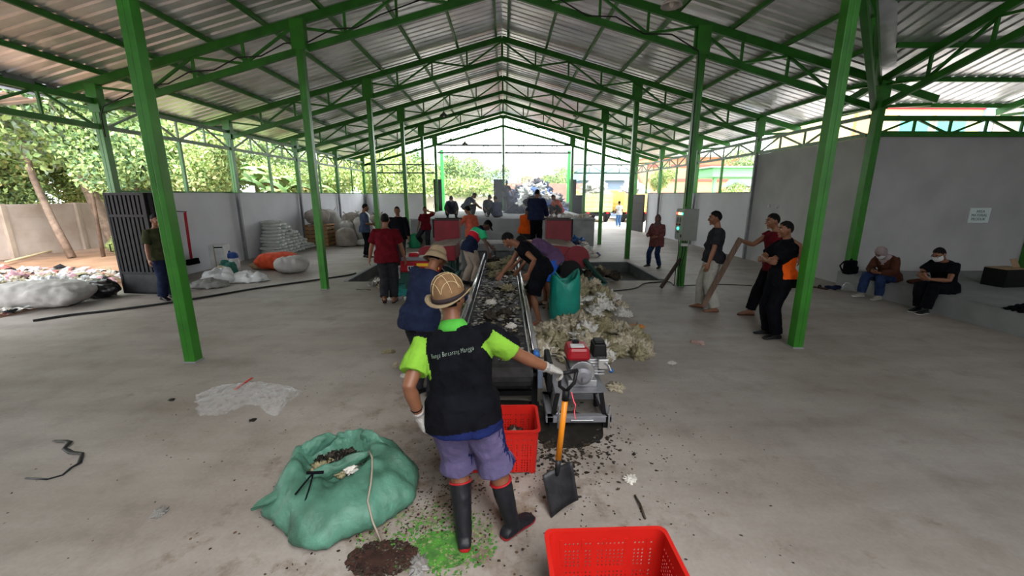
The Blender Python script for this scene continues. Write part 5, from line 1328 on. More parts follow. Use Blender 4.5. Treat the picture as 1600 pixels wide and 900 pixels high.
def human(label, loc, rz=0., h=1.68, lean=0, bend=0, side=0, twist=0, head=(0, 0, 0), hip=None, hip_xy=(0, 0), feet=((.11, .0, 0, 8), (-.11, .0, 0, -8)),
          hands=None, elbow=((.6, -1, -.3), (-.6, -1, -.3)), knee=(0, 1, 0), curl=(.35, .35), hdir=(None, None), palm=(None, None),
          top=None, bottom=None, shoes=None, hat=None, gloves=None, hair='short', skin=None, mask=False, belly=0., build=1., vox=.009, cat='person', glasses=False, foot_pitch=(0, 0)):
    H = Human(); s = h / 1.70
    if shoes and shoes[0] == 'sandal': loc = (loc[0], loc[1], loc[2] + .018 * s)
    t = thing('person', label, cat, loc, rz); H.t = t
    skin = skin or SKIN
    hz = (hip if hip is not None else .905) * s
    hp = Vector((hip_xy[0], hip_xy[1], hz))
    Mp = rzm(twist * .2) @ ry(side * .35) @ rx(-lean)
    Mm = rzm(twist * .6) @ ry(side * .8) @ rx(-lean - bend * .55)
    Mc = rzm(twist) @ ry(side) @ rx(-lean - bend)
    p1 = hp + Mp @ Vector((0, 0, .17 * s)); p2 = p1 + Mm @ Vector((0, 0, .16 * s)); nb = p2 + Mc @ Vector((0, 0, .185 * s))
    Mh = rzm(twist + head[1]) @ ry(side * .6 + head[2]) @ rx(-lean * .55 - bend * .55 - head[0])
    Mn = Mc.lerp(Mh, .5)
    nk = nb + Mn @ Vector((0, .012 * s, .075 * s)); hc = nk + Mh @ Vector((0, .022 * s, .098 * s))
    H.hc, H.Mh, H.Mc, H.nb, H.s, H.p2 = hc, Mh, Mc, nb, s, p2
    sh = [nb + Mc @ Vector((sg * .168 * s * build, -.005 * s, -.055 * s)) for sg in (1, -1)]
    hj = [hp + Mp @ Vector((sg * .088 * s, 0, -.015 * s)) for sg in (1, -1)]
    L1, L2, T1, T2 = .285 * s, .245 * s, .425 * s, .405 * s
    arms, legs = [], []
    for i, sg in enumerate((1, -1)):
        tgt = Vector(hands[i]) if hands and hands[i] is not None else sh[i] + Vector((sg * .075 * s, .06 * s, -.51 * s))
        e, w = ik(sh[i], tgt, L1, L2, elbow[i]); arms.append((sh[i], e, w))
        f = feet[i]; an = Vector((f[0], f[1], f[2] + .075 * s))
        kn = knee[i] if hasattr(knee[0], '__len__') else knee
        k, a = ik(hj[i], an, T1, T2, kn); legs.append((hj[i], k, a))
    H.arms, H.legs = arms, legs
    # torso rings: centre offset along the spine, half width, half depth, forward shift
    def spine(u):
        if u <= .17: return hp + Mp @ Vector((0, 0, u * s)), Mp.lerp(Mm, max(0, u / .17) * .5)
        if u <= .33: return p1 + Mm @ Vector((0, 0, (u - .17) * s)), Mp.lerp(Mm, .5).lerp(Mm.lerp(Mc, .5), (u - .17) / .16)
        return p2 + Mc @ Vector((0, 0, (u - .33) * s)), Mm.lerp(Mc, .5).lerp(Mc, min(1, (u - .33) / .1))
    SEC = [(-.115, .07, .07, 0), (-.07, .135, .10, -.01), (.0, .165, .118, -.014), (.07, .156, .112, -.004), (.15, .142, .10, .004 + belly * .3), (.22, .143, .102 + belly * .4, .006 + belly * .5), (.30, .158, .112, .006), (.38, .170, .116, .006), (.44, .172, .108, .0), (.485, .150, .088, -.006), (.515, .095, .066, -.006), (.54, .058, .055, 0)]
    def ring(u, w, d, fy, inf):
        c, M = spine(u)
        out = []
        for k in range(20):
            cs, sn = math.cos(2 * PI * k / 20), math.sin(2 * PI * k / 20)
            sq = lambda v: math.copysign(abs(v) ** .85, v)
            out.append(c + M @ Vector(((w * s * build + inf) * sq(cs), (d * s + inf) * sq(sn) + fy * s, 0)))
        return out
    # ---- body
    m = MB()
    m.loft([ring(*x, 0) for x in SEC])
    m.tube([nb - Mc @ Vector((0, 0, .05 * s)), nb + Mn @ Vector((0, 0, .03 * s)), nk + Mh @ Vector((0, .0, .03 * s))], [.06 * s, .052 * s, .05 * s], 14)
    hs = s * 1.0
    Hm = Mh
    def hp_(x, y, z): return hc + Hm @ (Vector((x, y, z)) * hs)
    m.ell(hc, (.076, .096, .118), 20, 14, M=Hm @ Matrix.Scale(hs, 3), fn=head_fn)
    m.tube([hp_(0, .086, .028), hp_(0, .102, -.005), hp_(0, .112, -.024), hp_(0, .094, -.034)], [.009 * hs, .011 * hs, .016 * hs, .010 * hs], 10)
    m.ell(hp_(0, .080, .034), (.056 * hs, .015 * hs, .011 * hs), 12, 8, M=Hm)
    m.ell(hp_(0, .083, -.060), (.026 * hs, .014 * hs, .013 * hs), 12, 8, M=Hm)
    m.ell(hp_(0, .074, -.096), (.026 * hs, .020 * hs, .018 * hs), 12, 8, M=Hm)
    for sg in (1, -1):
        m.ell(hp_(sg * .040, .070, -.024), (.024 * hs, .018 * hs, .022 * hs), 10, 8, M=Hm)
        m.ell(hp_(sg * .078, -.008, -.006), (.011 * hs, .021 * hs, .032 * hs), 10, 8, M=Hm @ rzm(-sg * 14))
    for i, sg in enumerate((1, -1)):
        a, e, w = arms[i]; b = build ** .5
        a0 = a + Mc @ Vector((-sg * .055 * s, 0, -.006 * s))
        m.tube([a0, a, a.lerp(e, .25), a.lerp(e, .6), e, e.lerp(w, .25), e.lerp(w, .6), w], [x * s * b for x in (.036, .052, .052, .044, .037, .040, .034, .0255)], 14)
        k_, an = legs[i][1], legs[i][2]
        hj_ = legs[i][0]
        m.tube([hj_ + Vector((0, 0, .03 * s)), hj_, hj_.lerp(k_, .35), hj_.lerp(k_, .75), k_, k_.lerp(an, .3), k_.lerp(an, .7), an, an - (k_ - an).normalized() * -.0], [x * s * b for x in (.075, .092, .082, .064, .056, .057, .042, .034, .034)], 16)
        foot_shape(m, an, feet[i][3], s, pitch=foot_pitch[i])
        d = hdir[i] if hdir[i] else (w - e).normalized()
        pn = palm[i] if palm[i] else Mc @ Vector((-sg, .25, 0))
        if not gloves: hand_shape(m, w, d, pn, sg, s, curl[i])
        else: m.ell(w, (.024 * s,) * 3, 10, 8)
    body = m.build('body', skin, t); body['kind'] = 'thing'
    del body['kind']
    voxel(body, vox, 2 if vox < .012 else 1)
    H.body = body
    # ---- face parts
    for sg in (1, -1):
        q = MB(); q.ell(hp_(sg * .031, .0805, .008), (.0135 * hs, .011 * hs, .0085 * hs), 12, 8, M=Hm); eye = q.build('eye', EYEW, t, smooth=True)
        q = MB(); q.ell(hp_(sg * .031, .0885, .008), (.0062 * hs, .005 * hs, .0066 * hs), 10, 6, M=Hm); q.build('iris', EYEB, eye, smooth=True)
        q = MB(); q.tube([hp_(sg * .014, .0965, .033), hp_(sg * .033, .0955, .040), hp_(sg * .052, .083, .034)], [.003 * hs, .0045 * hs, .0025 * hs], 6); q.build('eyebrow', HAIRM, t, smooth=True)
    q = MB(); q.ell(hp_(0, .0935, -.055), (.021 * hs, .006 * hs, .0045 * hs), 10, 6, M=Hm); q.ell(hp_(0, .0930, -.064), (.019 * hs, .007 * hs, .0055 * hs), 10, 6, M=Hm); q.build('lips', LIPM, t, smooth=True)
    if mask:
        q = MB()
        def mk(a, b):
            an_ = R(-74 + 148 * a); zz = .006 - .098 * b
            bul = 1 + .14 * math.sin(b * PI) * math.cos(an_)
            kk = .95 - .22 * max(0, (b - .45) / .55) ** 1.5
            return hp_(.086 * math.sin(an_) * kk, (.112 * math.cos(an_) * bul) * (1 - .06 * b), zz)
        q.grid(mk, 16, 10); q.build('face_mask', WHITEC, t, smooth=True, solid=.004)
    if glasses:
        q = MB()
        for sg in (1, -1):
            q.tube([hp_(sg * .031 + .022 * math.cos(a), .103, .008 + .017 * math.sin(a)) for a in np.linspace(0, 2 * PI, 13)], .0025 * hs, 5)
            q.tube([hp_(sg * .053, .1, .012), hp_(sg * .083, .0, .01)], .0025 * hs, 5)
        q.build('glasses', BLACKSTEEL, t)
    # ---- hair
    if hair:
        q = MB(); V = []; F = []; nu, nv = 28, 18; keep = []
        for i in range(nv + 1):
            th = PI * i / nv
            for j in range(nu):
                ph = 2 * PI * j / nu
                d = Vector((math.sin(th) * math.cos(ph), math.sin(th) * math.sin(ph), math.cos(th)))
                p = head_fn(Vector((d.x * .078, d.y * .098, d.z * .120)), d)
                yy = p.y
                lim = np.interp(yy, [-.10, -.05, -.01, .03, .055, .075, .1], [-.055, -.045, -.015, .01, .045, .062, .070])
                keep.append(p.z >= lim)
                k = 1 + .05 * noise.noise((d.x * 9, d.y * 9, d.z * 9)) + (.05 if d.z > .5 else 0)
                V.append(hc + Hm @ (Vector((p.x * k * 1.02, p.y * k * 1.02, p.z * k)) * hs))
        for i in range(nv):
            for j in range(nu):
                a, b = i * nu + j, i * nu + (j + 1) % nu
                if keep[a] and keep[b] and keep[a + nu] and keep[b + nu]: F.append((a, a + nu, b + nu, b))
        q.add(V, F); o = q.build('hair', HAIRM, t, smooth=True)
        md = o.modifiers.new('s', 'SOLIDIFY'); md.thickness = .014 * hs; md.offset = -1
    # ---- trousers
    bt = bottom
    if bt:
        lo = bt.get('loose', .018); ln = bt.get('len', 1.0); fl = bt.get('flare', .0)
        m = MB()
        wtop = bt.get('waist', .09)
        m.loft([ring(u, w, d, f, lo * .7 + .004) for u, w, d, f in ((-.10, .09, .085, -.005), (-.07, .142, .106, -.012), (.0, .166, .122, -.016), (.05, .160, .116, -.008), (wtop, .152, .108, 0))])
        for i in (0, 1):
            a, k_, an = legs[i]
            pts = [a + Vector((0, 0, .03 * s)), a, a.lerp(k_, .3), a.lerp(k_, .7)]; rr = [.078, .096, .088, .074]
            if ln > 1.05:
                tt = min(1., ln - 1.0) / 1.0
                pts += [k_, k_.lerp(an, .35 * tt), k_.lerp(an, .7 * tt), k_.lerp(an, tt)]; rr += [.064, .062, .056, .052]
            else:
                pts += [a.lerp(k_, ln - .12), a.lerp(k_, ln - .004), a.lerp(k_, ln)]; rr += [.072 + fl * .6, .072 + fl, .072 + fl]
            m.tube(pts, [x * s * build ** .5 + lo * (1 + (.3 * (j > 3) if ln > 1.05 else 0)) for j, x in enumerate(rr)], 18)
        o = m.build('trousers' if ln > 1.05 else 'shorts', bt['mat'], t)
        voxel(o, max(vox * 1.05, .008), 3, bt.get('wr', .022), .09)
        H.bottom = o
        if 'paint' in bt: paint(o, H, bt['paint'])
    # ---- shirt
    tp = top
    if tp:
        lo = tp.get('loose', .016); sl = tp.get('sleeve', .62); hem = tp.get('hem', -.06); nk_ = tp.get('neck', .528)
        m = MB()
        us = [hem, hem * .5 + .02, .08, .15, .22, .30, .38, .44, .485, .512, nk_]
        def at(u):
            U = [x[0] for x in SEC]
            return [float(np.interp(u, U, [x[c] for x in SEC])) for c in (1, 2, 3)]
        rings = []
        for u in us:
            w, d, f = at(u)
            if u < .1: w = max(w, .166) + .012; d = max(d, .122 + belly * .2) + .020; f = f * .6 - .006
            rings.append(ring(u, w, d, f, lo * (1.25 if u < .3 else (1.0 if u < .47 else .6)) + (.006 if u < .05 else 0) - (.004 if u >= .5 else 0)))
        m.loft(rings)
        if sl > 0:
            for i, sg in enumerate((1, -1)):
                a, e, w = arms[i]
                a0 = a + Mc @ Vector((-sg * .075 * s, 0, -.004 * s))
                pts = [a0, a, a.lerp(e, .3)]; rr = [.036, .056, .060]
                if sl <= 1: pts += [a.lerp(e, sl)]; rr += [.058 + .006 * (1 - sl)]
                else: pts += [a.lerp(e, .65), e, e.lerp(w, .4 * (sl - 1)), e.lerp(w, (sl - 1))]; rr += [.053, .048, .046, .038]
                m.tube(pts, [x * s * build ** .5 + lo * .75 for x in rr], 16)
        o = m.build(tp.get('name', 'shirt'), tp['mat'], t)
        voxel(o, max(vox, .007), 3, tp.get('wr', .02), .1)
        if 'paint' in tp: paint(o, H, tp['paint'])
        H.top = o
        if tp.get('collar'):
            q = MB(); rr = []
            for u, k in ((.505, 1.16), (.535, 1.10), (.560, 1.0)):
                c, M = spine(min(u, .53)); c = c + (Mn @ Vector((0, 0, max(0, u - .53) * s)))
                rr.append([c + M @ Vector((.062 * s * k * math.cos(2 * PI * j / 20), .058 * s * k * math.sin(2 * PI * j / 20) + .002, -.012 * s * math.sin(2 * PI * j / 20) )) for j in range(20)])
            q.loft([rr[2], [p + (p - nb).normalized() * .006 for p in rr[2]], [p + (Vector((p.x, p.y, 0)) - Vector((nb.x, nb.y, 0))).normalized() * .016 * s for p in rr[1]], [p + (Vector((p.x, p.y, 0)) - Vector((nb.x, nb.y, 0))).normalized() * .026 * s for p in rr[0]]], caps=False)
            q.build('collar', tp['collar'], o, smooth=True, solid=.004)
    # ---- shoes
    for i in (0, 1):
        if not shoes: break
        a, k_, an = legs[i]; yaw = feet[i][3]
        kind, sm = shoes[0], shoes[1]
        if kind == 'shoe':
            q = MB(); foot_shape(q, an, yaw, s, .007, pitch=foot_pitch[i]); q.tube([an + (k_ - an).normalized() * .03 * s, an, an - Vector((0, 0, .02))], [.046 * s, .046 * s, .044 * s], 14)
            o = q.build('shoe', list(shoes[1:]) if len(shoes) > 2 else sm, t); voxel(o, max(vox, .008), 2)
            if len(shoes) > 2:
                zz = feet[i][2] + .022
                idx = [1 if p.center.z < zz else 0 for p in o.data.polygons]; o.data.materials.clear(); [o.data.materials.append(x) for x in shoes[1:]]; o.data.polygons.foreach_set('material_index', idx)
        elif kind == 'boot':
            q = MB(); foot_shape(q, an, yaw, s, .011)
            tpz = k_.lerp(an, .22)
            q.tube([tpz, k_.lerp(an, .45), k_.lerp(an, .8), an, an - Vector((0, 0, .03))], [.070 * s, .067 * s, .054 * s, .051 * s, .050 * s], 18)
            o = q.build('boot', [sm, shoes[2]], t); voxel(o, .007, 3, .010, .06)
            o.data.materials.clear(); [o.data.materials.append(x) for x in shoes[1:3]]
            zz = feet[i][2]
            o.data.polygons.foreach_set('material_index', [1 if p.center.z < zz + .030 else 0 for p in o.data.polygons])
            q = MB(); q.lathe([(.062 * s, 0), (.0735 * s, 0), (.0735 * s, .008), (.062 * s, .008)], n=20, M=(tpz - an).to_track_quat('Z', 'Y').to_matrix(), c=tpz - (tpz - an).normalized() * .006); o2 = q.build('boot_rim', shoes[2], o, smooth=True); o2['label'] = 'thin red rim at the top of the boot'
        elif kind == 'sandal':
            M = Matrix.Rotation(R(yaw), 3, 'Z')
            q = MB(); out = []
            for y, w in ((-.078, .02), (-.05, .034), (0, .036), (.06, .043), (.12, .050), (.17, .042), (.195, .018)): out.append((w, y))
            P = [(x, y) for x, y in out] + [(-x, y) for x, y in reversed(out)]
            lowz = -.075 * s - .006
            V = [an + M @ Vector((x * s, y * s, lowz + dz)) for dz in (-.012, .006) for x, y in P]; n = len(P)
            q.add(V, [tuple(range(n - 1, -1, -1)), tuple(range(n, 2 * n))] + [(k, (k + 1) % n, (k + 1) % n + n, k + n) for k in range(n)])
            o = q.build('sandal', sm, t)
            q = MB(); st = lambda x, y, z: an + M @ (Vector((x, y, z - .075)) * s)
            q.tube([st(-.046, .06, .0), st(-.03, .09, .045), st(.0, .135, .034), st(.03, .09, .047), st(.046, .06, .0)], .006, 6); q.build('strap', shoes[2] if len(shoes) > 2 else sm, o, smooth=True)
    # ---- gloves
    if gloves:
        for i, sg in enumerate((1, -1)):
            a, e, w = arms[i]; d = Vector(hdir[i]) if hdir[i] else (w - e).normalized(); pn = palm[i] if palm[i] else Mc @ Vector((-sg, .25, 0))
            q = MB(); hand_shape(q, w, d, pn, sg, s, curl[i], r=1.18)
            q.tube([e.lerp(w, .82), e.lerp(w, .95), w + d * .02], [.033 * s, .030 * s, .032 * s], 14)
            o = q.build('glove', gloves, t); voxel(o, .0042, 2, .004, .03)
            q = MB(); q.lathe([(.030 * s, -.016), (.0345 * s, -.014), (.0345 * s, .004), (.03 * s, .006)], n=18, M=(e - w).to_track_quat('Z', 'Y').to_matrix(), c=e.lerp(w, .84)); q.build('cuff', gloves, o, smooth=True)
    # ---- hats
    def dome(w, d, z0, z1, flat=.6, n=26, rows=8, tip=0.):
        rr = []
        for k in range(rows + 1):
            u = k / rows
            z = z0 + (z1 - z0) * u
            sc_ = (1 - u ** 3.2) ** .5 if u < 1 else .02
            sc_ = max(sc_, .02) * (1 - .08 * u)
            rr.append([hp_(w * sc_ * math.cos(2 * PI * j / n), d * sc_ * math.sin(2 * PI * j / n) - .004, z + tip * math.sin(2 * PI * j / n)) for j in range(n)])
        return rr
    def brim(w0, d0, w1, d1, z0, zf, n=32, th=.005):
        A, B = [], []
        for j in range(n):
            c, sn = math.cos(2 * PI * j / n), math.sin(2 * PI * j / n)
            A.append(hp_(w0 * c, d0 * sn - .004, z0)); B.append(hp_(w1 * c, d1 * sn - .004, zf(c, sn)))
        return A, B
    if hat == 'cap':
        q = MB(); q.loft(dome(.088, .106, .035, .135), caps=True); o = q.build('cap', BLACKC, t, smooth=True)
        q = MB(); q.grid(lambda a, b: hp_(.078 * math.cos(PI * a) * (1 - .12 * b), .060 + (.04 + .085 * b) * math.sin(PI * a) ** .8, .046 - .012 * b * math.sin(PI * a) + .010 * math.sin(PI * a)), 14, 4); q.build('cap_visor', BLACKC, o, smooth=True, solid=.005)
    elif hat == 'bucket':
        q = MB(); q.loft(dome(.096, .113, .028, .135), caps=True); o = q.build('bucket_hat', TAN, t, smooth=True)
        q = MB(); A, B = brim(.097, .114, .128, .146, .036, lambda c, sn: -.036 + .010 * sn); q.loft([A, B], caps=False); q.build('hat_brim', TAN, o, smooth=True, solid=.005)
    elif hat == 'fedora':
        q = MB()
        Hm0, Hm = Hm, Hm @ rx(13)
        fd = dome(.100, .116, .012, .170, rows=10); q.loft(fd, caps=True); o = q.build('checked_hat', HATB, t, smooth=True)
        H.hat = o
        q = MB(); rr = []
        for z, k in ((.010, 1.0), (.010, 1.035), (.042, 1.03), (.042, 1.0)): rr.append([hp_(.100 * k * math.cos(2 * PI * j / 32), .116 * k * math.sin(2 * PI * j / 32) - .004, z) for j in range(32)])
        q.loft(rr, caps=False); q.build('hat_band', BAND, o, smooth=True)
        q = MB(); A, B = brim(.100, .116, .142, .155, .012, lambda c, sn: .010 + .038 * c * c - .030 * (sn > 0) * sn - .004 * (sn < 0) * sn * sn); q.loft([A, B], caps=False); q.build('hat_brim', TAN, o, smooth=True, solid=.006)
        # cream check stitching running over the crown
        bv = BVHTree.FromPolygons([tuple(v.co) for v in o.data.vertices], [tuple(p.vertices) for p in o.data.polygons])
        q = MB()
        for dx, dy in ((1, .9), (1, -.9)):
            for off in (-.085, -.028, .03, .088):
                dv = Vector((dx, dy, 0)).normalized(); pv = Vector((-dv.y, dv.x, 0)); run = []
                for k in range(61):
                    u = -.16 + .32 * k / 60
                    x, y = dv.x * u + pv.x * off, dv.y * u + pv.y * off
                    o_ = hp_(x * .96, y, .4); hit = bv.ray_cast(o_, (Hm @ Vector((0, 0, -1))))
                    if hit[0] and (Hm.transposed() @ (hit[0] - hc)).z > .050 * hs: run.append(hit[0] + hit[1] * .0015)
                if len(run) > 2: q.tube(run, .0014, 5)
        q.build('hat_stitching', HATLINE, o, smooth=True)
    elif hat == 'hijab':
        hm = tp.get('hijab', HIJAB)
        q = MB()
        q.ell(hp_(0, -.012, .012), (.098 * hs, .112 * hs, .128 * hs), 22, 14, M=Hm)
        q.tube([hp_(0, -.01, -.03), hp_(0, .0, -.10), nb + Mc @ Vector((0, .01, .0)), nb + Mc @ Vector((0, .03 * s, -.13 * s))], [.098 * s, .082 * s, .12 * s, .16 * s], 18, flat=.8)
        o = q.build('headscarf', hm, t); voxel(o, .010, 3, .02, .08)
        bm = bmesh.new(); bm.from_mesh(o.data)
        Mi = Hm.transposed(); kill = []
        for f in bm.faces:
            l = Mi @ (f.calc_center_median() - hc) / hs
            if l.y > .045 and (l.x / .060) ** 2 + ((l.z + .018) / .082) ** 2 < 1: kill.append(f)
        bmesh.ops.delete(bm, geom=kill, context='FACES'); bm.to_mesh(o.data); bm.free()
    if tp and tp.get('hood'):
        pass
    return H

def paint(o, H, fn):
    """material index per face; fn(q, arms): q = face centre in the chest frame, arms = (t along upper arm, distance, outward side)"""
    Mi = H.Mc.transposed(); o_ = H.nb; idx = []
    for p in o.data.polygons:
        c = p.center; q = Mi @ (c - o_) / H.s
        ar = []
        for a, e, w in H.arms:
            d = e - a; tt = (c - a).dot(d) / d.length_squared
            ar.append((tt, (c - a - d * tt).length / H.s, Mi @ (c - a - d * tt) / H.s))
        idx.append(fn(q, ar))
    return o.data.polygons.foreach_set('material_index', idx)
def lmats(o, mats):
    o.data.materials.clear()
    for x in mats: o.data.materials.append(x)

def wpt(loc, rz, p):
    """world point -> person's local frame"""
    return Matrix.Rotation(-rz, 3, 'Z') @ (Vector(p) - Vector(loc))

# ------------------------------------------------------------------ the people
def W(loc, rz, *pts): return [wpt(loc, rz, p) if p is not None else None for p in pts]
def lay(loc, rz, p):
    v = wpt(loc, rz, p); return (v.x, v.y, v.z)
def dirl(rz, d): return Matrix.Rotation(-rz, 3, 'Z') @ Vector(d)

# the worker with the shovel
L0, z0 = (-.14, 2.12, 0), 0
wk = human('worker in checked hat, black and lime polo and lavender shorts, holding a shovel', L0, z0, 1.60, lean=3, bend=5, side=-9, twist=-6, head=(2, -6, -6), hip=.89, hip_xy=(-.10, .03),
    feet=((.18, .01, 0, -46), (-.11, -.05, 0, 8)), hands=W(L0, z0, (.305, 2.345, .985), (-.485, 2.10, .83)), elbow=((.3, -.2, -1), (-.35, -1, 0)), knee=((.3, 1, 0), (0, 1, 0)),
    hdir=((.85, .35, -.40), (.15, .12, -1)), palm=((.3, .1, -1), (.9, .4, .1)), curl=(.85, .45),
    top=dict(mat=BLACKC, sleeve=.72, hem=-.10, loose=.022, wr=.026, collar=LIMEC), bottom=dict(mat=PURPLE, len=.97, loose=.026, flare=.022, wr=.024, waist=.03),
    shoes=('boot', RUBBER, REDRUB), hat='fedora', gloves=GLOVE, hair='short', build=1.13, vox=.006)
lmats(wk.top, [BLACKC, LIME, DARKBLUE])
def pw(q, ar):
    (t0, d0, r0), (t1, d1, r1) = ar
    if d0 < .105 and t0 > -.02 - .25 * max(0, -r0.z) and r0.z < .022 and q.x > .11: return 1
    if d1 < .11 and q.x < -.150 and t1 > .02 and not (t1 < .30 and r1.y > .03): return 1
    if q.z < -.585 + .04 * q.x: return 2
    return 0
paint(wk.top, wk, pw)
lmats(wk.bottom, [PURPLE, DARKBLUE, PINKC])
def pb(q, ar):
    if q.x > .218 + .05 * min(0, q.z + .9) : return 2 if q.y > .05 else 1
    return 0
idx = []
for p in wk.bottom.data.polygons:
    c = p.center; n = p.normal
    hx = c.x - wk.t.location.x * 0
    idx.append(1 if (n.x > .86 and c.z < .80) else (2 if (n.x > .72 and n.y > .2 and c.z < .80) else 0))
wk.bottom.data.polygons.foreach_set('material_index', idx)
# lettering across the back, laid on the cloth
bv = BVHTree.FromPolygons([tuple(v.co) for v in wk.top.data.vertices], [tuple(p.vertices) for p in wk.top.data.polygons])
V, F = text_mesh('Bunga Bercarang Mangga', .037, .0005, .22, .56, -.0011, 1.14)
tc_ = wk.nb + wk.Mc @ Vector((.004, -.3, -.112)); VV = []
rot = Matrix.Rotation(R(6), 3, 'Y')
for x, y, z in V:
    v = Matrix.Rotation(R(-5), 3, 'Y') @ Vector((x, 0, z)); o_ = tc_ + wk.Mc @ v
    h_ = bv.ray_cast(o_, wk.Mc @ Vector((0, 1, 0)))
    VV.append((h_[0] + h_[1] * .0035 + wk.Mc @ Vector((0, y, 0))) if h_[0] else o_)
m = MB(); m.add(VV, F); lt = m.build('shirt_lettering', mat('pale_green_print', (.45, .58, .48), .7), wk.top); lt['label'] = 'pale slanted lettering across the back'
# bracelet on the hanging arm
a, e, w = wk.arms[1]
m = MB(); m.lathe([(.030, -.006), (.0345, 0), (.030, .006)], n=18, M=(e - w).to_track_quat('Z', 'Y').to_matrix(), c=e.lerp(w, .72)); m.build('bracelet', BLACKC, wk.t, smooth=True)

# the man in the bucket hat
L0, z0 = (-.84, 3.90, 0), R(-24)
human('person in tan bucket hat and navy shirt, just past the shovel worker', L0, z0, 1.63, lean=8, bend=18, side=9, head=(18, 12, 0), hip=.88,
    hands=W(L0, z0, (-.28, 4.55, .75), (-.62, 4.5, .78)), elbow=((.6, -.4, -.5), (-.6, -.4, -.5)), top=dict(mat=NAVY, sleeve=1.7, hem=-.09, loose=.026, wr=.03), bottom=dict(mat=CHARC, len=1.98, loose=.02), shoes=('boot', RUBBER, BLACKSTEEL), hat='bucket', gloves=GLOVE, vox=.008)

# man walking away in maroon
L0, z0 = (-2.25, 7.78, 0), R(6)
human('man walking away in maroon t-shirt and dark trousers, beside the inner green column', L0, z0, 1.70, lean=3, bend=3, head=(4, 4, 0), hip=.885, feet=((.085, -.02, 0, -6), (-.07, -.16, .045, 8)), foot_pitch=(0, -28), knee=(0, 1, 0),
    hands=((.33, .08, .80), (-.36, .10, .76)), elbow=((1, -.5, 0), (-1, -.5, 0)), top=dict(mat=MAROON, sleeve=.78, hem=-.11, loose=.03, wr=.03), bottom=dict(mat=CHARC, len=1.97, loose=.02), shoes=('sandal', SHOEM, SHOEM), build=1.1, vox=.009)

# navy man in profile
L0, z0 = (-4.62, 13.7, 0), R(-62)
human('man in slate blue shirt and black trousers standing by the big white sacks', L0, z0, 1.76, head=(12, 0, 0), feet=((.09, .03, 0, -5), (-.09, -.03, 0, 5)), hands=((.16, .26, 1.10), (-.12, .28, 1.08)), top=dict(mat=NAVY_L, sleeve=.9, hem=-.09, loose=.022), bottom=dict(mat=BLACKC, len=1.98, loose=.02), shoes=('shoe', SHOEM), vox=.012)
# black-clad man facing the viewer
L0, z0 = (-3.0, 11.7, 0), R(176)
human('man in long-sleeved black shirt facing the viewer behind the maroon walker', L0, z0, 1.72, head=(4, 8, 0), feet=((.10, 0, 0, -8), (-.10, 0, 0, 8)), hands=((.30, .05, .84), (-.30, .08, .86)), top=dict(mat=BLACKC, sleeve=1.8, hem=-.10, loose=.028), bottom=dict(mat=CHARC, len=1.98, loose=.02), shoes=('shoe', SHOEM), vox=.012, build=1.12)
# boy with his hand at his brow
L0, z0 = (-2.95, 15.5, 0), R(178)
human('boy in maroon t-shirt with a hand raised to his forehead, one leg bent back', L0, z0, 1.60, head=(2, 0, 0), hip=.90, feet=((.26, -.26, .22, 10), (-.06, .02, 0, 4)), knee=((.5, 1, 0), (0, 1, 0)), foot_pitch=(-50, 0), hands=((.30, .04, .80), (-.16, .14, 1.43)), elbow=((.8, -.5, 0), (-1, .3, .3)), hdir=(None, (.8, .1, .5)), palm=(None, (0, -1, 0)), top=dict(mat=MAROON, sleeve=.75, hem=-.10, loose=.026), bottom=dict(mat=CHARC, len=1.85, loose=.025), shoes=('sandal', SHOEM, SHOEM), vox=.013)
# coral shirt
L0, z0 = (-.98, 12.4, 0), R(48)
human('man in coral orange shirt seen from behind, reaching towards the left red hopper', L0, z0, 1.74, lean=6, bend=8, head=(10, 0, 0), hands=W(L0, z0, (-1.0, 12.85, 1.0), (-1.55, 12.2, .98)), elbow=((.6, -.4, -.6), (-.6, -.4, -.6)), top=dict(mat=CORAL, sleeve=1.75, hem=-.1, loose=.026), bottom=dict(mat=CHARC, len=1.98), shoes=('boot', RUBBER, BLACKSTEEL), vox=.012)
# striped polo at the conveyor
L0, z0 = (-.80, 9.35, 0), R(-58)
po = human('man in black cap and green, red and navy polo leaning over the far conveyor end', L0, z0, 1.70, lean=20, bend=28, head=(30, -10, 0), hip=.87, feet=((.12, .02, 0, -8), (-.10, -.10, 0, 8)), hands=W(L0, z0, (-.32, 9.05, .66), (-.18, 9.75, .68)), elbow=((.6, -.5, -.3), (-.6, -.6, .1)), top=dict(mat=NAVY, sleeve=.72, hem=-.10, loose=.024, collar=BLACKC), bottom=dict(mat=BEIGE, len=1.95, loose=.024), shoes=('boot', RUBBER, BLACKSTEEL), hat='cap', skin=SKIN_D, vox=.009)
lmats(po.top, [NAVY, EMERALD, REDC, WHITEC])
paint(po.top, po, lambda q, ar: (1 if (min(a[1] for a in ar) < .11 and max(a[0] for a in ar if a[1] < .11) > .05) else (1 if q.z > -.17 and q.z < -.06 else (2 if -.30 < q.z <= -.18 else (3 if -.18 < q.z <= -.17 else 0)))))
# black-clad bender
L0, z0 = (.53, 6.36, 0), R(88)
bd = human('man in black t-shirt and shorts bending over the conveyor, in red flip-flops', L0, z0, 1.72, lean=26, bend=34, head=(14, -14, 0), hip=.885, hip_xy=(0, -.04), feet=((.10, .16, 0, -5), (-.12, -.02, 0, 12)), knee=(0, 1, 0), hands=W(L0, z0, (-.10, 6.5, .70), (.36, 6.10, .86)), elbow=((.4, -.2, -.8), (-.5, -.6, 0)),
    top=dict(mat=BLACKC, sleeve=.42, hem=-.11, loose=.022, wr=.026), bottom=dict(mat=BLACKC, len=.92, loose=.034, flare=.02), shoes=('sandal', BLACKSTEEL, REDC), vox=.007)
for z_, x_ in ((.52, .0),):
    a, k, an = bd.legs[1]
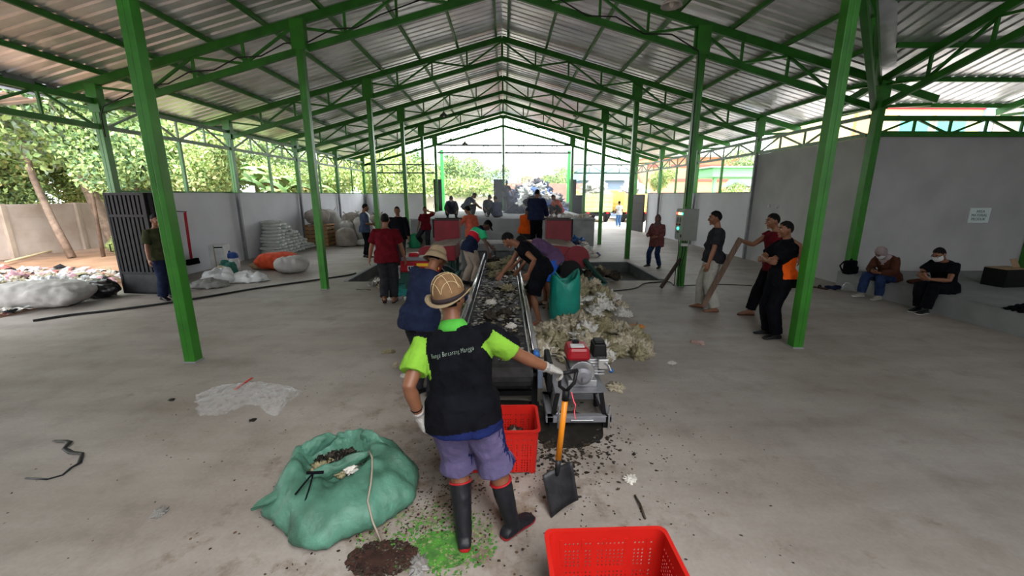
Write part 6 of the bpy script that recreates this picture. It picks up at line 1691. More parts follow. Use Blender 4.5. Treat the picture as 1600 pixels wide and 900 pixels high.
# purple shirt man behind
L0, z0 = (.84, 7.45, 0), R(92)
pm = human('man in plum shirt and black-and-blue shorts bending beside the black-clad man', L0, z0, 1.70, lean=32, bend=46, head=(16, 0, 0), hip=.885, hip_xy=(0, -.06), feet=((.10, .06, 0, -5), (-.12, -.04, 0, 8)), hands=W(L0, z0, (.12, 7.7, .64), (.20, 7.2, .64)), elbow=((.5, -.3, -.5), (-.5, -.3, -.5)), top=dict(mat=PLUM, sleeve=.6, hem=-.11, loose=.024), bottom=dict(mat=BLACKC, len=.95, loose=.032, flare=.02), shoes=('sandal', BLACKSTEEL, BLACKC), vox=.010)
lmats(pm.bottom, [BLACKC, ROYAL]); pm.bottom.data.polygons.foreach_set('material_index', [1 if p.normal.x < -.75 and p.center.z < .92 else 0 for p in pm.bottom.data.polygons])

# at the rear
PZ = 1.12
human('big man in dark top standing high beside the red hopper, back to the viewer', (.96, 12.66, .50), R(-20), 1.72, lean=2, bend=8, head=(10, 0, 0), hands=((.30, .26, .86), (-.26, .28, .9)), top=dict(mat=NAVY, sleeve=1.85, hem=-.12, loose=.04), bottom=dict(mat=BLACKC, len=1.98, loose=.02), shoes=('boot', RUBBER, BLACKSTEEL), build=1.15, vox=.013)
human('person in bright coral vest partly hidden behind the big dark-clad man', (.66, 13.6, 0), R(-40), 1.68, lean=4, bend=12, head=(12, 0, 0), hands=((.25, .3, .9), (-.2, .32, .9)), top=dict(mat=ORANGE, sleeve=.3, hem=-.1, loose=.03), bottom=dict(mat=CHARC, len=1.98), shoes=('boot', RUBBER, BLACKSTEEL), vox=.013)
SQ = dict(hip=.26, feet=((.17, .30, 0, -10), (-.17, .30, 0, 10)), knee=((.3, .6, 1), (-.3, .6, 1)), lean=18, bend=22)
human('bare-headed person in coral shirt squatting on the rear platform, truck side', (2.32, 17.4, PZ), R(120), 1.62, head=(0, 0, 0), hands=((.2, .45, .22), (-.2, .45, .22)), top=dict(mat=CORAL, sleeve=.7, hem=-.06, loose=.026), bottom=dict(mat=CHARC, len=1.9), shoes=('sandal', BLACKSTEEL, BLACKC), vox=.014, **SQ)
human('person in blue jersey bowed over sacks on the rear platform', (1.78, 18.0, PZ), R(40), 1.66, head=(20, 0, 0), hands=((.2, .6, .35), (-.2, .6, .35)), top=dict(mat=ROYAL, sleeve=.7, hem=-.06, loose=.03), bottom=dict(mat=BLACKC, len=1.9), shoes=('sandal', BLACKSTEEL, BLACKC), vox=.014, **dict(SQ, hip=.42, lean=34, bend=36))
human('person in black bowed low behind the blue jersey on the rear platform', (1.0, 19.0, PZ), R(-80), 1.68, head=(20, 0, 0), hands=((.2, .6, .3), (-.2, .6, .3)), top=dict(mat=BLACKC, sleeve=1.7, hem=-.06, loose=.03), bottom=dict(mat=BLACKC, len=1.9), shoes=('boot', RUBBER, BLACKSTEEL), vox=.014, **dict(SQ, hip=.55, lean=40, bend=36))
human('dark-clad man standing on the rear platform against the middle gate leaf', (.10, 23.2, PZ), R(-30), 1.70, head=(8, 0, 0), hands=((.34, .16, .9), (-.3, .12, .82)), top=dict(mat=NAVY, sleeve=.8, hem=-.1, loose=.024), bottom=dict(mat=CHARC, len=1.98), shoes=('boot', RUBBER, BLACKSTEEL), vox=.014)
human('man in grey-blue shirt sitting with his back turned on the rear platform edge', (-.30, 17.3, PZ), R(24), 1.70, hip=.10, lean=4, bend=16, head=(8, 0, 0), feet=((.16, .62, -.0, -6), (-.16, .62, -.0, 6)), knee=((.3, .3, 1), (-.3, .3, 1)), hands=((.2, .48, .36), (-.2, .48, .36)), top=dict(mat=NAVY_L, sleeve=.8, hem=-.05, loose=.03), bottom=dict(mat=CHARC, len=1.9), shoes=('sandal', BLACKSTEEL, BLACKC), vox=.014)
human('person in cap and grey vest squatting far back on the rear platform', (-.82, 19.4, PZ), R(200), 1.60, head=(4, 20, 0), hands=((.2, .45, .25), (-.2, .45, .25)), top=dict(mat=CHARC, sleeve=.7, hem=-.06), bottom=dict(mat=CHARC, len=1.9), shoes=('sandal', BLACKSTEEL, BLACKC), hat='cap', vox=.014, **SQ)
human('man in slate shirt stooping sideways over a bin at the rear platform', (-1.72, 18.2, PZ), R(-70), 1.70, head=(10, 0, 0), hands=((.2, .62, .40), (-.2, .64, .42)), elbow=((.8, 0, -.3), (-.8, 0, -.3)), top=dict(mat=NAVY_L, sleeve=.7, hem=-.06, loose=.026), bottom=dict(mat=BLACKC, len=1.9), shoes=('boot', RUBBER, BLACKSTEEL), vox=.014, **dict(SQ, hip=.38, lean=22, bend=26))
human('person in dark navy top and pale face mask squatting above the left red hopper', (-2.22, 17.4, PZ), R(190), 1.62, head=(14, -6, 0), hands=((.2, .4, .25), (-.2, .4, .25)), top=dict(mat=NAVY, sleeve=1.7, hem=-.06), bottom=dict(mat=CHARC, len=1.9), shoes=('boot', RUBBER, BLACKSTEEL), mask=True, vox=.014, **SQ)
human('man in white shirt and blue jeans standing far off beside the amber truck', (7.55, 27.2, -.02), R(20), 1.66, head=(4, 0, 0), hands=((.3, .1, .8), (-.26, .18, .9)), top=dict(mat=WHITEC, sleeve=.7, hem=-.1), bottom=dict(mat=mat('pale_denim', (.06, .14, .30), .85, 0, .2, 12), len=1.98), shoes=('shoe', WHITEC), vox=.016)

# right side
L0, z0 = (4.36, 11.65, 0), R(128)
human('woman in rose-brown blouse and headscarf standing behind the grey control cabinet', L0, z0, 1.52, head=(6, 16, 0), feet=((.20, .02, 0, -12), (-.18, .05, 0, 14)), hip=.87, hands=((.16, .22, .92), (-.12, .24, .90)), top=dict(mat=ROSEB, sleeve=1.8, hem=-.20, loose=.034, hijab=mat('dark_plum_scarf', (.10, .06, .07), .85)), bottom=dict(mat=DENIM, len=1.95, loose=.012), shoes=('shoe', SHOEM), hat='hijab', hair=None, vox=.012)
L0, z0 = (3.72, 7.16, 0), R(66)
cm = human('barefoot man in charcoal t-shirt and off-white trousers watching the conveyor', L0, z0, 1.77, lean=-3, bend=3, head=(4, 6, 0), belly=.05, feet=((.08, .13, 0, -14), (-.16, -.10, 0, 10)), hip=.90, hands=((.24, .06, .78), (-.28, .10, .76)), elbow=((.6, -1, 0), (-.6, -1, 0)), top=dict(mat=CHARC, sleeve=.72, hem=-.05, loose=.024, wr=.024), bottom=dict(mat=OFFW, len=1.97, loose=.032, flare=.01), vox=.007)
m = MB(); 
bvt = BVHTree.FromPolygons([tuple(v.co) for v in cm.top.data.vertices], [tuple(p.vertices) for p in cm.top.data.polygons])
def chest(H, bvh, x, z, dy=.003):
    o_ = H.nb + H.Mc @ Vector((x, .5, z)); h_ = bvh.ray_cast(o_, H.Mc @ Vector((0, -1, 0)))
    return h_[0] + H.Mc @ Vector((0, dy, 0)) if h_[0] else H.nb
m.tube([chest(cm, bvt, -.075 + .03 * k, -.13) for k in range(3)], .006, 6); m.build('chest_print', WHITEC, cm.top, smooth=True)
L0, z0 = (4.52, 6.66, 0), R(88)
human('smiling man in maroon vest leaning one hand on a long plank', L0, z0, 1.76, lean=6, bend=4, side=0, head=(2, -4, 0), hip=.88, feet=((.10, .26, 0, -6), (-.14, -.02, 0, 10)), hands=W(L0, z0, (4.02, 6.88, 1.27), (4.80, 6.50, 1.02)), elbow=((.5, -.2, -.9), (-.6, -1, .2)), hdir=((0, .5, -.6), None), curl=(.9, .4), top=dict(mat=MAROON, sleeve=.16, hem=-.10, loose=.024), bottom=dict(mat=BLACKC, len=1.97, loose=.022), shoes=('sandal', LEATHERB, LEATHERB), vox=.007)
L0, z0 = (3.98, 5.68, 0), R(84)
om = human('man with folded arms in black polo with an orange side panel', L0, z0, 1.69, lean=0, bend=2, head=(0, 0, 0), hip=.895, feet=((.10, .04, 0, -6), (-.10, .02, 0, 8)), hands=((-.10, .27, 1.14), (.12, .26, 1.12)), elbow=((.6, .9, -.7), (-.6, .9, -.7)), hdir=((-1, -.05, .05), (1, -.05, .05)), palm=((0, -1, 0), (0, -1, 0)), top=dict(mat=BLACKC, sleeve=.80, hem=-.11, loose=.024, collar=BLACKC), bottom=dict(mat=BLACKC, len=1.98, loose=.022), shoes=('shoe', SHOEM), vox=.007)
lmats(om.top, [BLACKC, ORANGE, WHITEC])
def po_(q, ar):
    onarm = any(-.1 < a[0] < 1.0 and a[1] < .088 for a in ar)
    if onarm: return 0
    if q.x < -.05 and q.y < .095 and -.50 < q.z < -.20 - .9 * max(0, q.y + .02): return 1
    return 0
paint(om.top, om, po_)
# seated pair
L0, z0 = (7.78, 7.98, .33), R(100)
human('woman in grey-pink headscarf and brown jacket sitting with a phone', L0, z0, 1.60, hip=.075, lean=10, bend=22, head=(34, 0, 0), feet=((.15, .42, -.33, -4), (-.13, .34, -.33, 6)), knee=((.1, .6, 1), (-.1, .6, 1)), hands=((.05, .36, .215), (-.06, .35, .205)), elbow=((.8, -.3, -.6), (-.8, -.3, -.6)), curl=(.7, .6), palm=((-.6, -.3, .7), (.6, -.3, .7)), top=dict(mat=BROWNC, sleeve=1.85, hem=-.04, loose=.03), bottom=dict(mat=DENIM, len=1.93, loose=.02), shoes=('shoe', OFFW, SOLEW), hat='hijab', hair=None, mask=True, vox=.008)
L0, z0 = (7.84, 6.98, .33), R(98)
human('man in black with white face mask and glasses sitting with a phone', L0, z0, 1.70, hip=.085, lean=8, bend=16, head=(18, 0, 0), feet=((.02, .42, -.33, 2), (-.12, .46, -.33, 6)), knee=((.1, .6, 1), (-.1, .6, 1)), hands=((.06, .45, .33), (-.06, .44, .28)), elbow=((.8, -.3, -.6), (-.8, -.3, -.6)), curl=(.7, .6), palm=((-.6, -.3, .7), (.6, -.3, .7)), top=dict(mat=BLACKC, sleeve=.6, hem=-.05, loose=.024), bottom=dict(mat=BLACKC, len=1.93, loose=.02), shoes=('shoe', SHOEM, SOLEW), mask=True, glasses=True, vox=.008)
# man by the gate
L0, z0 = (-6.78, 8.12, 0), R(-105)
human('man in olive shirt by the iron gate, half hidden by the nearest green column', L0, z0, 1.68, head=(4, 0, 0), feet=((.10, 0, 0, -8), (-.10, 0, 0, 8)), hands=((.28, .08, .80), (-.26, .06, .82)), top=dict(mat=OLIVE, sleeve=.8, hem=-.09, loose=.026), bottom=dict(mat=NAVY, len=1.98, loose=.022), shoes=('shoe', SHOEM), vox=.009)

# ------------------------------------------------------------------ outdoors: foliage
LEAFS = [mat('bright_leaf', (.42, .55, .20), .55, 0, .3, 1.5), mat('mid_leaf', (.24, .36, .13), .55, 0, .3, 1.5), mat('yellow_leaf', (.68, .68, .30), .55, 0, .2, 1.5), mat('grey_green_leaf', (.24, .30, .20), .6, 0, .25, 1.5), mat('dark_leaf', (.10, .18, .08), .6, 0, .3, 1.5)]
for q in LEAFS:
    b_ = q.node_tree.nodes['Principled BSDF']; b_.inputs['Subsurface Weight'].default_value = 0
BARK = mat('pale_bark', (.30, .22, .17), .9, 0, .25, 6, .5, 20)
BARKD = mat('brown_bark', (.17, .12, .09), .9, 0, .25, 6, .5, 20)
def crown_mesh(name, seed, n, rad, size, mix, blobs=9):
    rg = np.random.default_rng(seed)
    C_ = rg.normal(0, .42, (blobs, 3)) * np.array(rad); C_[:, 2] *= .9
    rr_ = rg.uniform(.38, .62, blobs)
    b = rg.integers(0, blobs, n)
    d = rg.normal(0, 1, (n, 3)); d /= np.linalg.norm(d, axis=1)[:, None]
    P = C_[b] + d * (rr_[b] * rg.uniform(.55, 1.05, n))[:, None] * np.array(rad)
    u = rg.normal(0, 1, (n, 3)); u[:, 2] -= .35; u /= np.linalg.norm(u, axis=1)[:, None]
    w = np.cross(u, rg.normal(0, 1, (n, 3))); w /= np.linalg.norm(w, axis=1)[:, None]
    nn = np.cross(u, w)
    L = rg.uniform(size[0], size[1], n)[:, None]; Wd = L * .30
    V = np.stack([P, P + u * L * .5 + w * Wd + nn * L * .10, P + u * L, P + u * L * .5 - w * Wd + nn * L * .10], 1).reshape(-1, 3)
    me = bpy.data.meshes.new(name)
    F = np.stack([[0, 1, 2], [0, 2, 3]])[None] + (np.arange(n) * 4)[:, None, None]
    me.from_pydata(V.tolist(), [], F.reshape(-1, 3).tolist())
    for q in mix: me.materials.append(q)
    mi = np.repeat(rg.integers(0, len(mix), n), 2)
    me.polygons.foreach_set('material_index', mi.tolist()); me.update()
    return me
B_, M_, Y_, Gg, D_ = LEAFS
CROWNS = {'bright': [crown_mesh('crown', 1, 5200, (1.7, 1.7, 1.5), (.11, .25), [B_, B_, M_, Y_]), crown_mesh('crown', 2, 5200, (1.7, 1.7, 1.5), (.11, .25), [B_, Y_, M_, B_])],
          'grey': [crown_mesh('crown', 3, 7500, (2.4, 2.4, 1.5), (.10, .22), [Gg, Gg, M_, D_]), crown_mesh('crown', 4, 7500, (2.4, 2.4, 1.5), (.10, .22), [Gg, M_, B_])],
          'mid': [crown_mesh('crown', 5, 5200, (1.7, 1.7, 1.5), (.10, .22), [M_, B_, D_]), crown_mesh('crown', 6, 5200, (1.7, 1.7, 1.5), (.10, .22), [M_, Gg, B_])]}
tn = [0]
def tree(kind, name, label, x, y, zc, s, trunk=None, r=.10, bark=None, group=None, sc=None):
    """crown centred at height zc; trunk: list of points relative to the foot"""
    t = thing(name, label, 'tree' if 'tree' in name else 'shrub', (x, y, 0), 0, group)
    o = bpy.data.objects.new('crown', CROWNS[kind][tn[0] % 2]); COL.objects.link(o); o.parent = t
    o.location = (0, 0, zc); o.rotation_euler = (0, 0, tn[0] * 1.7); o.scale = sc or (s, s, s); tn[0] += 1
    tp = trunk or [(0, 0, -.05), (.06, .03, zc * .5), (-.03, 0, zc * .8), (0, 0, zc + .3)]
    m = MB(); m.tube(tp, [r * (1 - .55 * i / (len(tp) - 1)) for i in range(len(tp))], 9)
    e = tp[-1]; k_ = tp[-2]
    for a in range(4):
        an = a * 1.6 + tn[0]; m.tube([k_, ((k_[0] + e[0]) / 2 + .3 * s * math.cos(an), (k_[1] + e[1]) / 2 + .3 * s * math.sin(an), (k_[2] + e[2]) / 2 + .1), (e[0] + .9 * s * math.cos(an), e[1] + .9 * s * math.sin(an), e[2] + .3 * s)], [r * .4, r * .3, r * .12], 6)
    m.build('trunk', bark or BARK, t, smooth=True); return t
# in front of and behind the panel fence
b0, c0_, c1_ = G(176, 392), AT(135, 320, 15.6), AT(112, 262, 15.6)
t = tree('grey', 'leaning_tree', 'tree with a thick pale leaning trunk before the panel fence', b0.x, 15.9, 6.9, 1.15, [(0, 0, -.05), (c0_.x - b0.x + .2, 0, 1.1), (c1_.x - b0.x, 0, 2.9), (c1_.x - b0.x + .9, .1, 4.3), (c1_.x - b0.x + 1.0, 0, 6.2)], .26)
b1 = G(112, 398)
tree('grey', 'slender_tree', 'tree with a slender bare stem standing close to the panel fence', b1.x + .3, b1.y - .3, 6.6, 1.05, [(0, 0, -.05), (-.35, 0, 1.2), (-.75, .1, 2.6), (-.7, 0, 4.6), (-.5, 0, 6.4)], .12)
tree('grey', 'shade_tree', 'wide grey-green tree overhanging the panel fence at the picture edge', -17.5, 12.4, 5.6, 1.25, None, .16)
for i, (x, y, z, s, kd) in enumerate(((-18.2, 14.8, 3.2, 1.05, 'bright'), (-18.6, 18.2, 3.4, 1.2, 'bright'), (-18.0, 22, 3.2, 1.1, 'mid'), (-19.5, 11.2, 3.3, 1.1, 'bright'), (-21.5, 16.5, 5.4, 1.6, 'mid'), (-21.5, 23.5, 5.2, 1.7, 'bright'), (-18.5, 27, 3.4, 1.3, 'bright'))):
    tree(kd, 'leafy_tree', 'leafy tree growing behind the panel fence outside the open side', x, y, z, s, None, .10, BARKD, 'trees behind the panel fence')
tree('bright', 'low_shrub', 'low yellowish shrub at the foot of the leaning trunk', b0.x + .6, 15.4, .42, .30, None, .03, None, None)
tree('bright', 'low_shrub', 'sparse low bush beside the slender stem at the fence foot', b1.x + 1.5, 14.6, .25, .18, None, .03, None, None)
for i, (x, y, z, s, kd) in enumerate(((-12.4, 14.4, 3.3, .9, 'mid'), (-10.7, 15.0, 2.5, .8, 'bright'), (-12.4, 16.6, 3.6, 1.15, 'bright'), (-13.8, 14.2, 4.3, 1.3, 'mid'), (-11.5, 21.8, 2.7, .8, 'bright'), (-12.2, 23.8, 3.3, 1.15, 'mid'), (-10.6, 25.6, 2.8, 1.0, 'bright'), (-13.6, 19.6, 4.2, 1.35, 'bright'), (-14.4, 24.5, 4.6, 1.5, 'mid'), (-11.6, 28.0, 3.3, 1.2, 'bright'))):
    tree(kd, 'tall_shrub', 'tall bright shrub crowding outside the low sandbag wall', x, y, z, s, None, .06, BARKD, 'shrubs outside the low wall')
for i, (x, y, z, s, kd) in enumerate(((-9.3, 31.5, 3.0, 1.2, 'bright'), (-7.0, 33.2, 3.0, 1.2, 'bright'), (-8.4, 36, 4.2, 1.5, 'mid'), (-11, 34, 4.0, 1.5, 'bright'))):
    tree(kd, 'rear_shrub', 'bright shrub growing behind the rear wall panels', x, y, z, s, None, .08, BARKD, 'shrubs behind the rear wall')
for i, (x, y, z, s, kd) in enumerate(((-4.6, 40.5, 4.2, 1.5, 'mid'), (-2.2, 43.5, 3.9, 1.25, 'mid'))):
    tree(kd, 'yard_tree', ['round green tree over the leafy fence outside the rear opening, the bigger', 'round green tree over the leafy fence, nearer the picture middle'][i], x, y, z, s, None, .14, BARKD)
for i, (x, y, z, s, kd) in enumerate(((4.9, 49, 3.0, 1.35, 'mid'), (7.3, 51, 3.2, 1.3, 'grey'), (2.9, 51, 2.7, .9, 'grey'))):
    tree(kd, 'distant_tree', ['hazy tree behind the sack mountain, middle of three', 'hazy tree behind the sack mountain nearest the trucks', 'smallest hazy tree behind the sack mountain'][i], x, y, z, s, None, .12, BARKD)
tree('bright', 'young_tree', 'young thin-leaved tree just outside the low wall before the orange building', 9.8, 26.6, 2.9, .55, None, .06, BARKD)
for i, (x, y) in enumerate(((12.0, 22.4), (13.2, 22.8), (14.1, 22.2))):
    tree('bright', 'croton_bush', ['yellowish bush under the pale green canopy, left one', 'yellowish bush under the pale green canopy, middle one', 'yellowish bush under the pale green canopy, right one'][i], x, y, 1.75, .52, None, .05, BARKD)
tree('mid', 'far_tree', 'dark tree behind the pale green canopy beside the high wall', 17.2, 30, 3.6, 1.0, None, .1, BARKD)
# vines over the rear yard wall
m = MB(); m.box((-4.1, 37.0, .95), (8.4, .2, 1.9)); tag(m.build_at('yard_wall', mat('cream_yard_wall', (.55, .50, .42), .9, 0, .1, 1), (-4.1, 37, 0)), 'cream yard wall under green vines, outside the rear opening', 'wall', kind='thing')
vm = crown_mesh('vine_foliage', 11, 5200, (4.2, .55, 1.0), (.14, .30), [B_, M_, Y_, B_], 30)
o = bpy.data.objects.new('vine_foliage', vm); COL.objects.link(o); o.location = (-4.2, 36.9, 2.55); tag(o, 'leafy vines covering the cream yard wall outside the rear opening', 'vines', kind='stuff')
# banana plants
def banana(label, x, y, h, n, seed):
    rg = random.Random(seed); t = thing('banana_plant', label, 'banana plant', (x, y, 0), 0, 'banana plants outside the low wall')
    m = MB(); m.tube([(0, 0, -.05), (.03, 0, h * .4), (0, .03, h * .8)], [.13, .10, .06], 10); m.build('stem', mat('banana_stem', (.22, .26, .09), .7, 0, .2, 4), t, smooth=True)
    for k_ in range(n):
        a = 2 * PI * k_ / n + rg.uniform(-.3, .3); L = rg.uniform(1.5, 2.1); up = rg.uniform(.5, 1.25)
        m = MB()
        def bl(u, v, a=a, L=L, up=up):
            r_ = L * u * (1 - .12 * u); z = h * .78 + L * (up * u - .95 * u * u)
            w = .26 * math.sin(PI * min(1, max(0, (u - .12) / .88)) ** .7) * (v - .5) * 2 if u > .12 else .012 * (v - .5)
            dz = -abs(v - .5) * .22 * (u > .12)
            jag = .03 * math.sin(u * 60) * abs(v - .5)
            return (r_ * math.cos(a) - w * math.sin(a), r_ * math.sin(a) + w * math.cos(a), z + dz + jag)
        m.grid(bl, 22, 6); m.build('leaf', [mat('banana_leaf', (.24, .44, .14), .45, 0, .3, 2), mat('banana_leaf_pale', (.36, .46, .16), .45, 0, .25, 2), mat('banana_leaf_dry', (.36, .25, .11), .7, 0, .25, 3)][(0, 1, 0, 1, 0, 1, 2, 0, 1)[k_]], t, smooth=True)
for i, (x, y, h, n) in enumerate(((-10.6, 16.3, 2.9, 8), (-10.8, 18.6, 3.2, 9), (-10.6, 20.2, 2.8, 8), (-11.4, 17.6, 3.6, 9), (-10.9, 23.4, 2.9, 8))):
    banana('banana plant with arching leaves outside the low sandbag wall', x, y, h, n, 50 + i)

# panel fence on the left
fm = mat('pale_precast_concrete', (.56, .49, .45), .9, 0, .12, 1.5, .1, 20, col2=(.46, .37, .31)); fpm = mat('fence_post_concrete', (.40, .33, .27), .9, 0, .15, 2)
for i, (x, y, z, s, kd) in enumerate(((-18.3, 10.5, 2.3, .8, 'mid'), (-18.4, 13.2, 2.2, .8, 'bright'), (-18.3, 15.8, 2.3, .85, 'mid'), (-18.4, 18.6, 2.3, .85, 'bright'), (-18.3, 21.4, 2.3, .85, 'mid'), (-18.2, 8.0, 2.6, .9, 'mid'))):
    tree(kd, 'fence_shrub', 'low green shrub rising just behind the panel fence', x, y, z, s, None, .06, BARKD, 'shrubs behind the panel fence')
t = thing('panel_fence', 'weathered precast panel fence with posts beyond the bare earth', 'fence', (-16.2, 16, 0))
fy = [6.6 + 2.35 * k_ for k_ in range(10)]
for k_, y in enumerate(fy):
    m = MB(); m.box((-16.15, y, .88), (.16, .15, 1.76)); m.build('post', fpm, t, world=True, bevel=.01)
    if k_ < 9:
        m = MB()
        for r_ in range(4): m.box((-16.2, y + 1.175, .22 + .435 * r_), (.06, 2.24, .437))
        m.build('panel', fm, t, world=True, bevel=.008)
m = MB(); a_, b__ = G(10, 412), G(104, 391); m.tube([a_ + Vector((0, 0, .05)), b__ + Vector((0, 0, .12))], .035, 8); tag(m.build_at('bamboo_pole', mat('dry_bamboo', (.52, .42, .26), .7), tuple(a_), smooth=True), 'dry bamboo pole lying on the earth along the panel fence', 'pole')

# ------------------------------------------------------------------ outdoors: sack mountain, yard buildings, trucks
SM = [WHITEPL, NAVY_L, mat('blue_sack', (.05, .13, .34), .5, 0, .2, 4), GREYSACK, FILM3, BAGM, WHITESACK, mat('dark_sack', (.05, .055, .07), .5, 0, .2, 4)]
for i in range(74):
    a, q = random.uniform(0, 2 * PI), math.sqrt(random.random())
    x, y = 2.0 + 2.7 * q * math.cos(a), 28.7 + 2.1 * q * math.sin(a); z = 2.75 * (1 - q ** 1.5)
    piece('stuffed_sack', random.choice(SM), i % 6, (x, y, max(-.03, z - .1)), random.uniform(.34, .62), (random.uniform(-.3, .3), random.uniform(-.3, .3), random.uniform(0, 6)), 'stuffed sack in the mountain of sacks outside the rear opening', 'sack', 'sacks of the mountain outside')
mound('sack_heap_litter', 'loose waste at the core of the sack mountain', 2.0, 28.7, 2.8, 2.2, 2.6, NAVY_L, 4)
for i in range(26):
    piece('stuffed_sack', random.choice([SM[2], SM[1], WHITEPL, SM[7], GREYSACK]), i % 6, (random.uniform(.4, 2.7), random.uniform(21, 23.8), 1.12), random.uniform(.25, .42), (0, 0, i), 'stuffed sack waiting on the rear loading platform', 'sack', 'sacks on the rear platform')
for i in range(10):
    piece('plastic_film', [FILM3, FILM, WHITEPL][i % 3], i % 6, (2.5 + .9 * random.random(), 16.9 + .6 * random.random(), 1.12), random.uniform(.10, .2), (0, 0, i), 'cream film bag lying on the platform corner slab', 'plastic film', 'film bags on the platform corner', .8)
BRICK = mat('hazy_brick', (.40, .20, .16), .9, 0, .15, 3); TILE = mat('orange_roof_tiles', (.55, .27, .16), .85, 0, .12, 3)
def house(label, x, y, w, d, h, wallm, roofm, rh, name='house'):
    t = thing(name, label, 'building', (x, y, 0))
    m = MB(); m.box((0, 0, h / 2), (w, d, h)); m.build('walls', wallm, t)
    m = MB(); o_ = .3
    V = [(-w / 2 - o_, -d / 2 - o_, h), (w / 2 + o_, -d / 2 - o_, h), (w / 2 + o_, d / 2 + o_, h), (-w / 2 - o_, d / 2 + o_, h), (-w / 2 - o_, 0, h + rh), (w / 2 + o_, 0, h + rh)]
    m.add(V, [(0, 1, 5, 4), (2, 3, 4, 5), (0, 4, 3), (1, 2, 5), (0, 3, 2, 1)]); m.build('roof', roofm, t); return t
m = MB(); m.box((4.2, 40, 1.55), (8.8, .25, 3.1)); tag(m.build_at('brick_wall', BRICK, (4.2, 40, 0)), 'long hazy brick wall behind the sack mountain', 'wall', kind='thing')
house('small house with a light blue gable roof beyond the brick wall', -.6, 58, 3.4, 4, 3.6, mat('pale_house', (.6, .62, .65), .8), mat('light_blue_roof', (.28, .55, .68), .6), 1.7)
house('house with orange tiled roof beyond the brick wall', 5.2, 57, 5.2, 5, 3.4, BRICK, TILE, 1.1)
t = house('shed with a teal sheet roof behind the trucks', 9.9, 43, 4.6, 5, 3.4, mat('dull_blue_shed', (.16, .22, .30), .8), mat('teal_roof', (.22, .52, .50), .6, 0, .1, 3), 1.3, 'shed')
m = MB(); m.box((13.4, 45, 2.2), (6, .3, 4.4)); tag(m.build_at('brick_wall', mat('red_brick_growth', (.42, .16, .12), .9, 0, .4, 2.2, col2=(.55, .40, .34)), (13.4, 45, 0)), 'mottled red brick wall behind the amber truck', 'wall', kind='thing')
t = thing('orange_building', 'long orange building with red bands beyond the low side wall', 'building', (17.5, 39, 0))
m = MB(); m.box((0, 2, 2.7), (8.5, 4, 5.4)); m.build('walls', mat('faded_orange_wall', (.66, .30, .19), .85, 0, .1, 1), t)
for k_ in range(4): m = MB(); m.box((0, -.03, .9 + 1.25 * k_), (8.6, .1, .22)); m.build('band', mat('red_band', (.52, .12, .10), .8), t)
m = MB(); m.box((0, 2, 5.5), (9.2, 5, .2)); m.build('roof', YARDM, t)
PGREEN = mat('pale_green_canopy', (.22, .58, .24), .6)
t = thing('green_canopy', 'pale green flat canopy on posts beyond the low side wall', 'canopy', (14.0, 24.5, 0))
m = MB(); m.box((0, 0, 3.25), (5.2, 3, .5)); m.build('roof_edge', PGREEN, t, bevel=.02)
m = MB(); m.box((0, 0, 3.53), (5.6, 3.4, .06)); m.build('roof_sheet', mat('pale_green_sheet', (.40, .62, .42), .6), t)
for x in (-2.3, 0, 2.3): m = MB(); m.box((x, -1.2, 1.5), (.16, .16, 3.0)); m.build('post', PGREEN, t)
house('low shed with grey roof beside the high grey wall', 17.6, 28.6, 3.2, 3, 2.6, YARDM, mat('grey_green_roof', (.22, .30, .25), .7), .7, 'shed')
for i in range(26):
    piece('stuffed_sack', random.choice([FILM3, WHITEPL, BAGM, SM[2], GREYSACK]), i % 6, (random.uniform(9.6, 17), random.uniform(19.0, 20.6), .95 + random.uniform(0, .35)), random.uniform(.45, .7), (0, 0, i), 'pale sack on the rubbish heap outside the low side wall', 'sack', 'sacks outside the low side wall')
mound('rubbish_heap_litter', 'rubbish heap outside the low side wall under the pale sacks', 13.2, 19.9, 4.8, 1.6, 1.5, FILM3, 8)
t = thing('yellow_building', 'tall yellow building with teal windows and coloured pilasters above the side wing', 'building', (29.5, 25, 0))
m = MB(); m.box((0, 3, 5.2), (20, 6, 10.4)); m.build('walls', mat('pale_yellow_wall', (.62, .47, .22), .85, 0, .06, 1), t)
for x, w in ((-8.6, 1.0), (-1.3, .55), (1.0, .5), (5.5, .6)):
    m = MB(); m.box((x, -.08, 5.2), (w, .2, 10.4)); m.build('pilaster', [mat('peach_pilaster', (.60, .30, .13), .8), mat('pale_blue_pilaster', (.25, .38, .55), .8)][int(abs(x) < 1.5)], t)
m = MB(); m.box((-4.6, -.05, 7.0), (6.2, .14, .22)); m.build('red_trim', REDC, t)
m = MB(); m.box((2.6, -.05, 7.5), (2.6, .14, .5)); m.build('red_trim', mat('faded_red_trim', (.62, .18, .14), .8), t)
for x in (-5.6, -3.4):
    m = MB(); m.box((x, -.04, 5.8), (1.9, .12, 1.7)); f_ = m.build('window', WHITEC, t)
    m = MB(); m.box((x - .45, -.08, 5.7), (.8, .06, 1.3)); m.box((x + .45, -.08, 5.7), (.8, .06, 1.3)); m.build('pane', mat('teal_window_pane', (.06, .34, .30), .3), f_)
for x, w in ((-.2, 1.4), (3.6, 2.6), (7.4, 2.6)):
    m = MB(); m.box((x, -.05, 6.0), (w, .14, 1.9)); m.build('beige_panel', mat('beige_panel', (.36, .27, .20), .85), t)
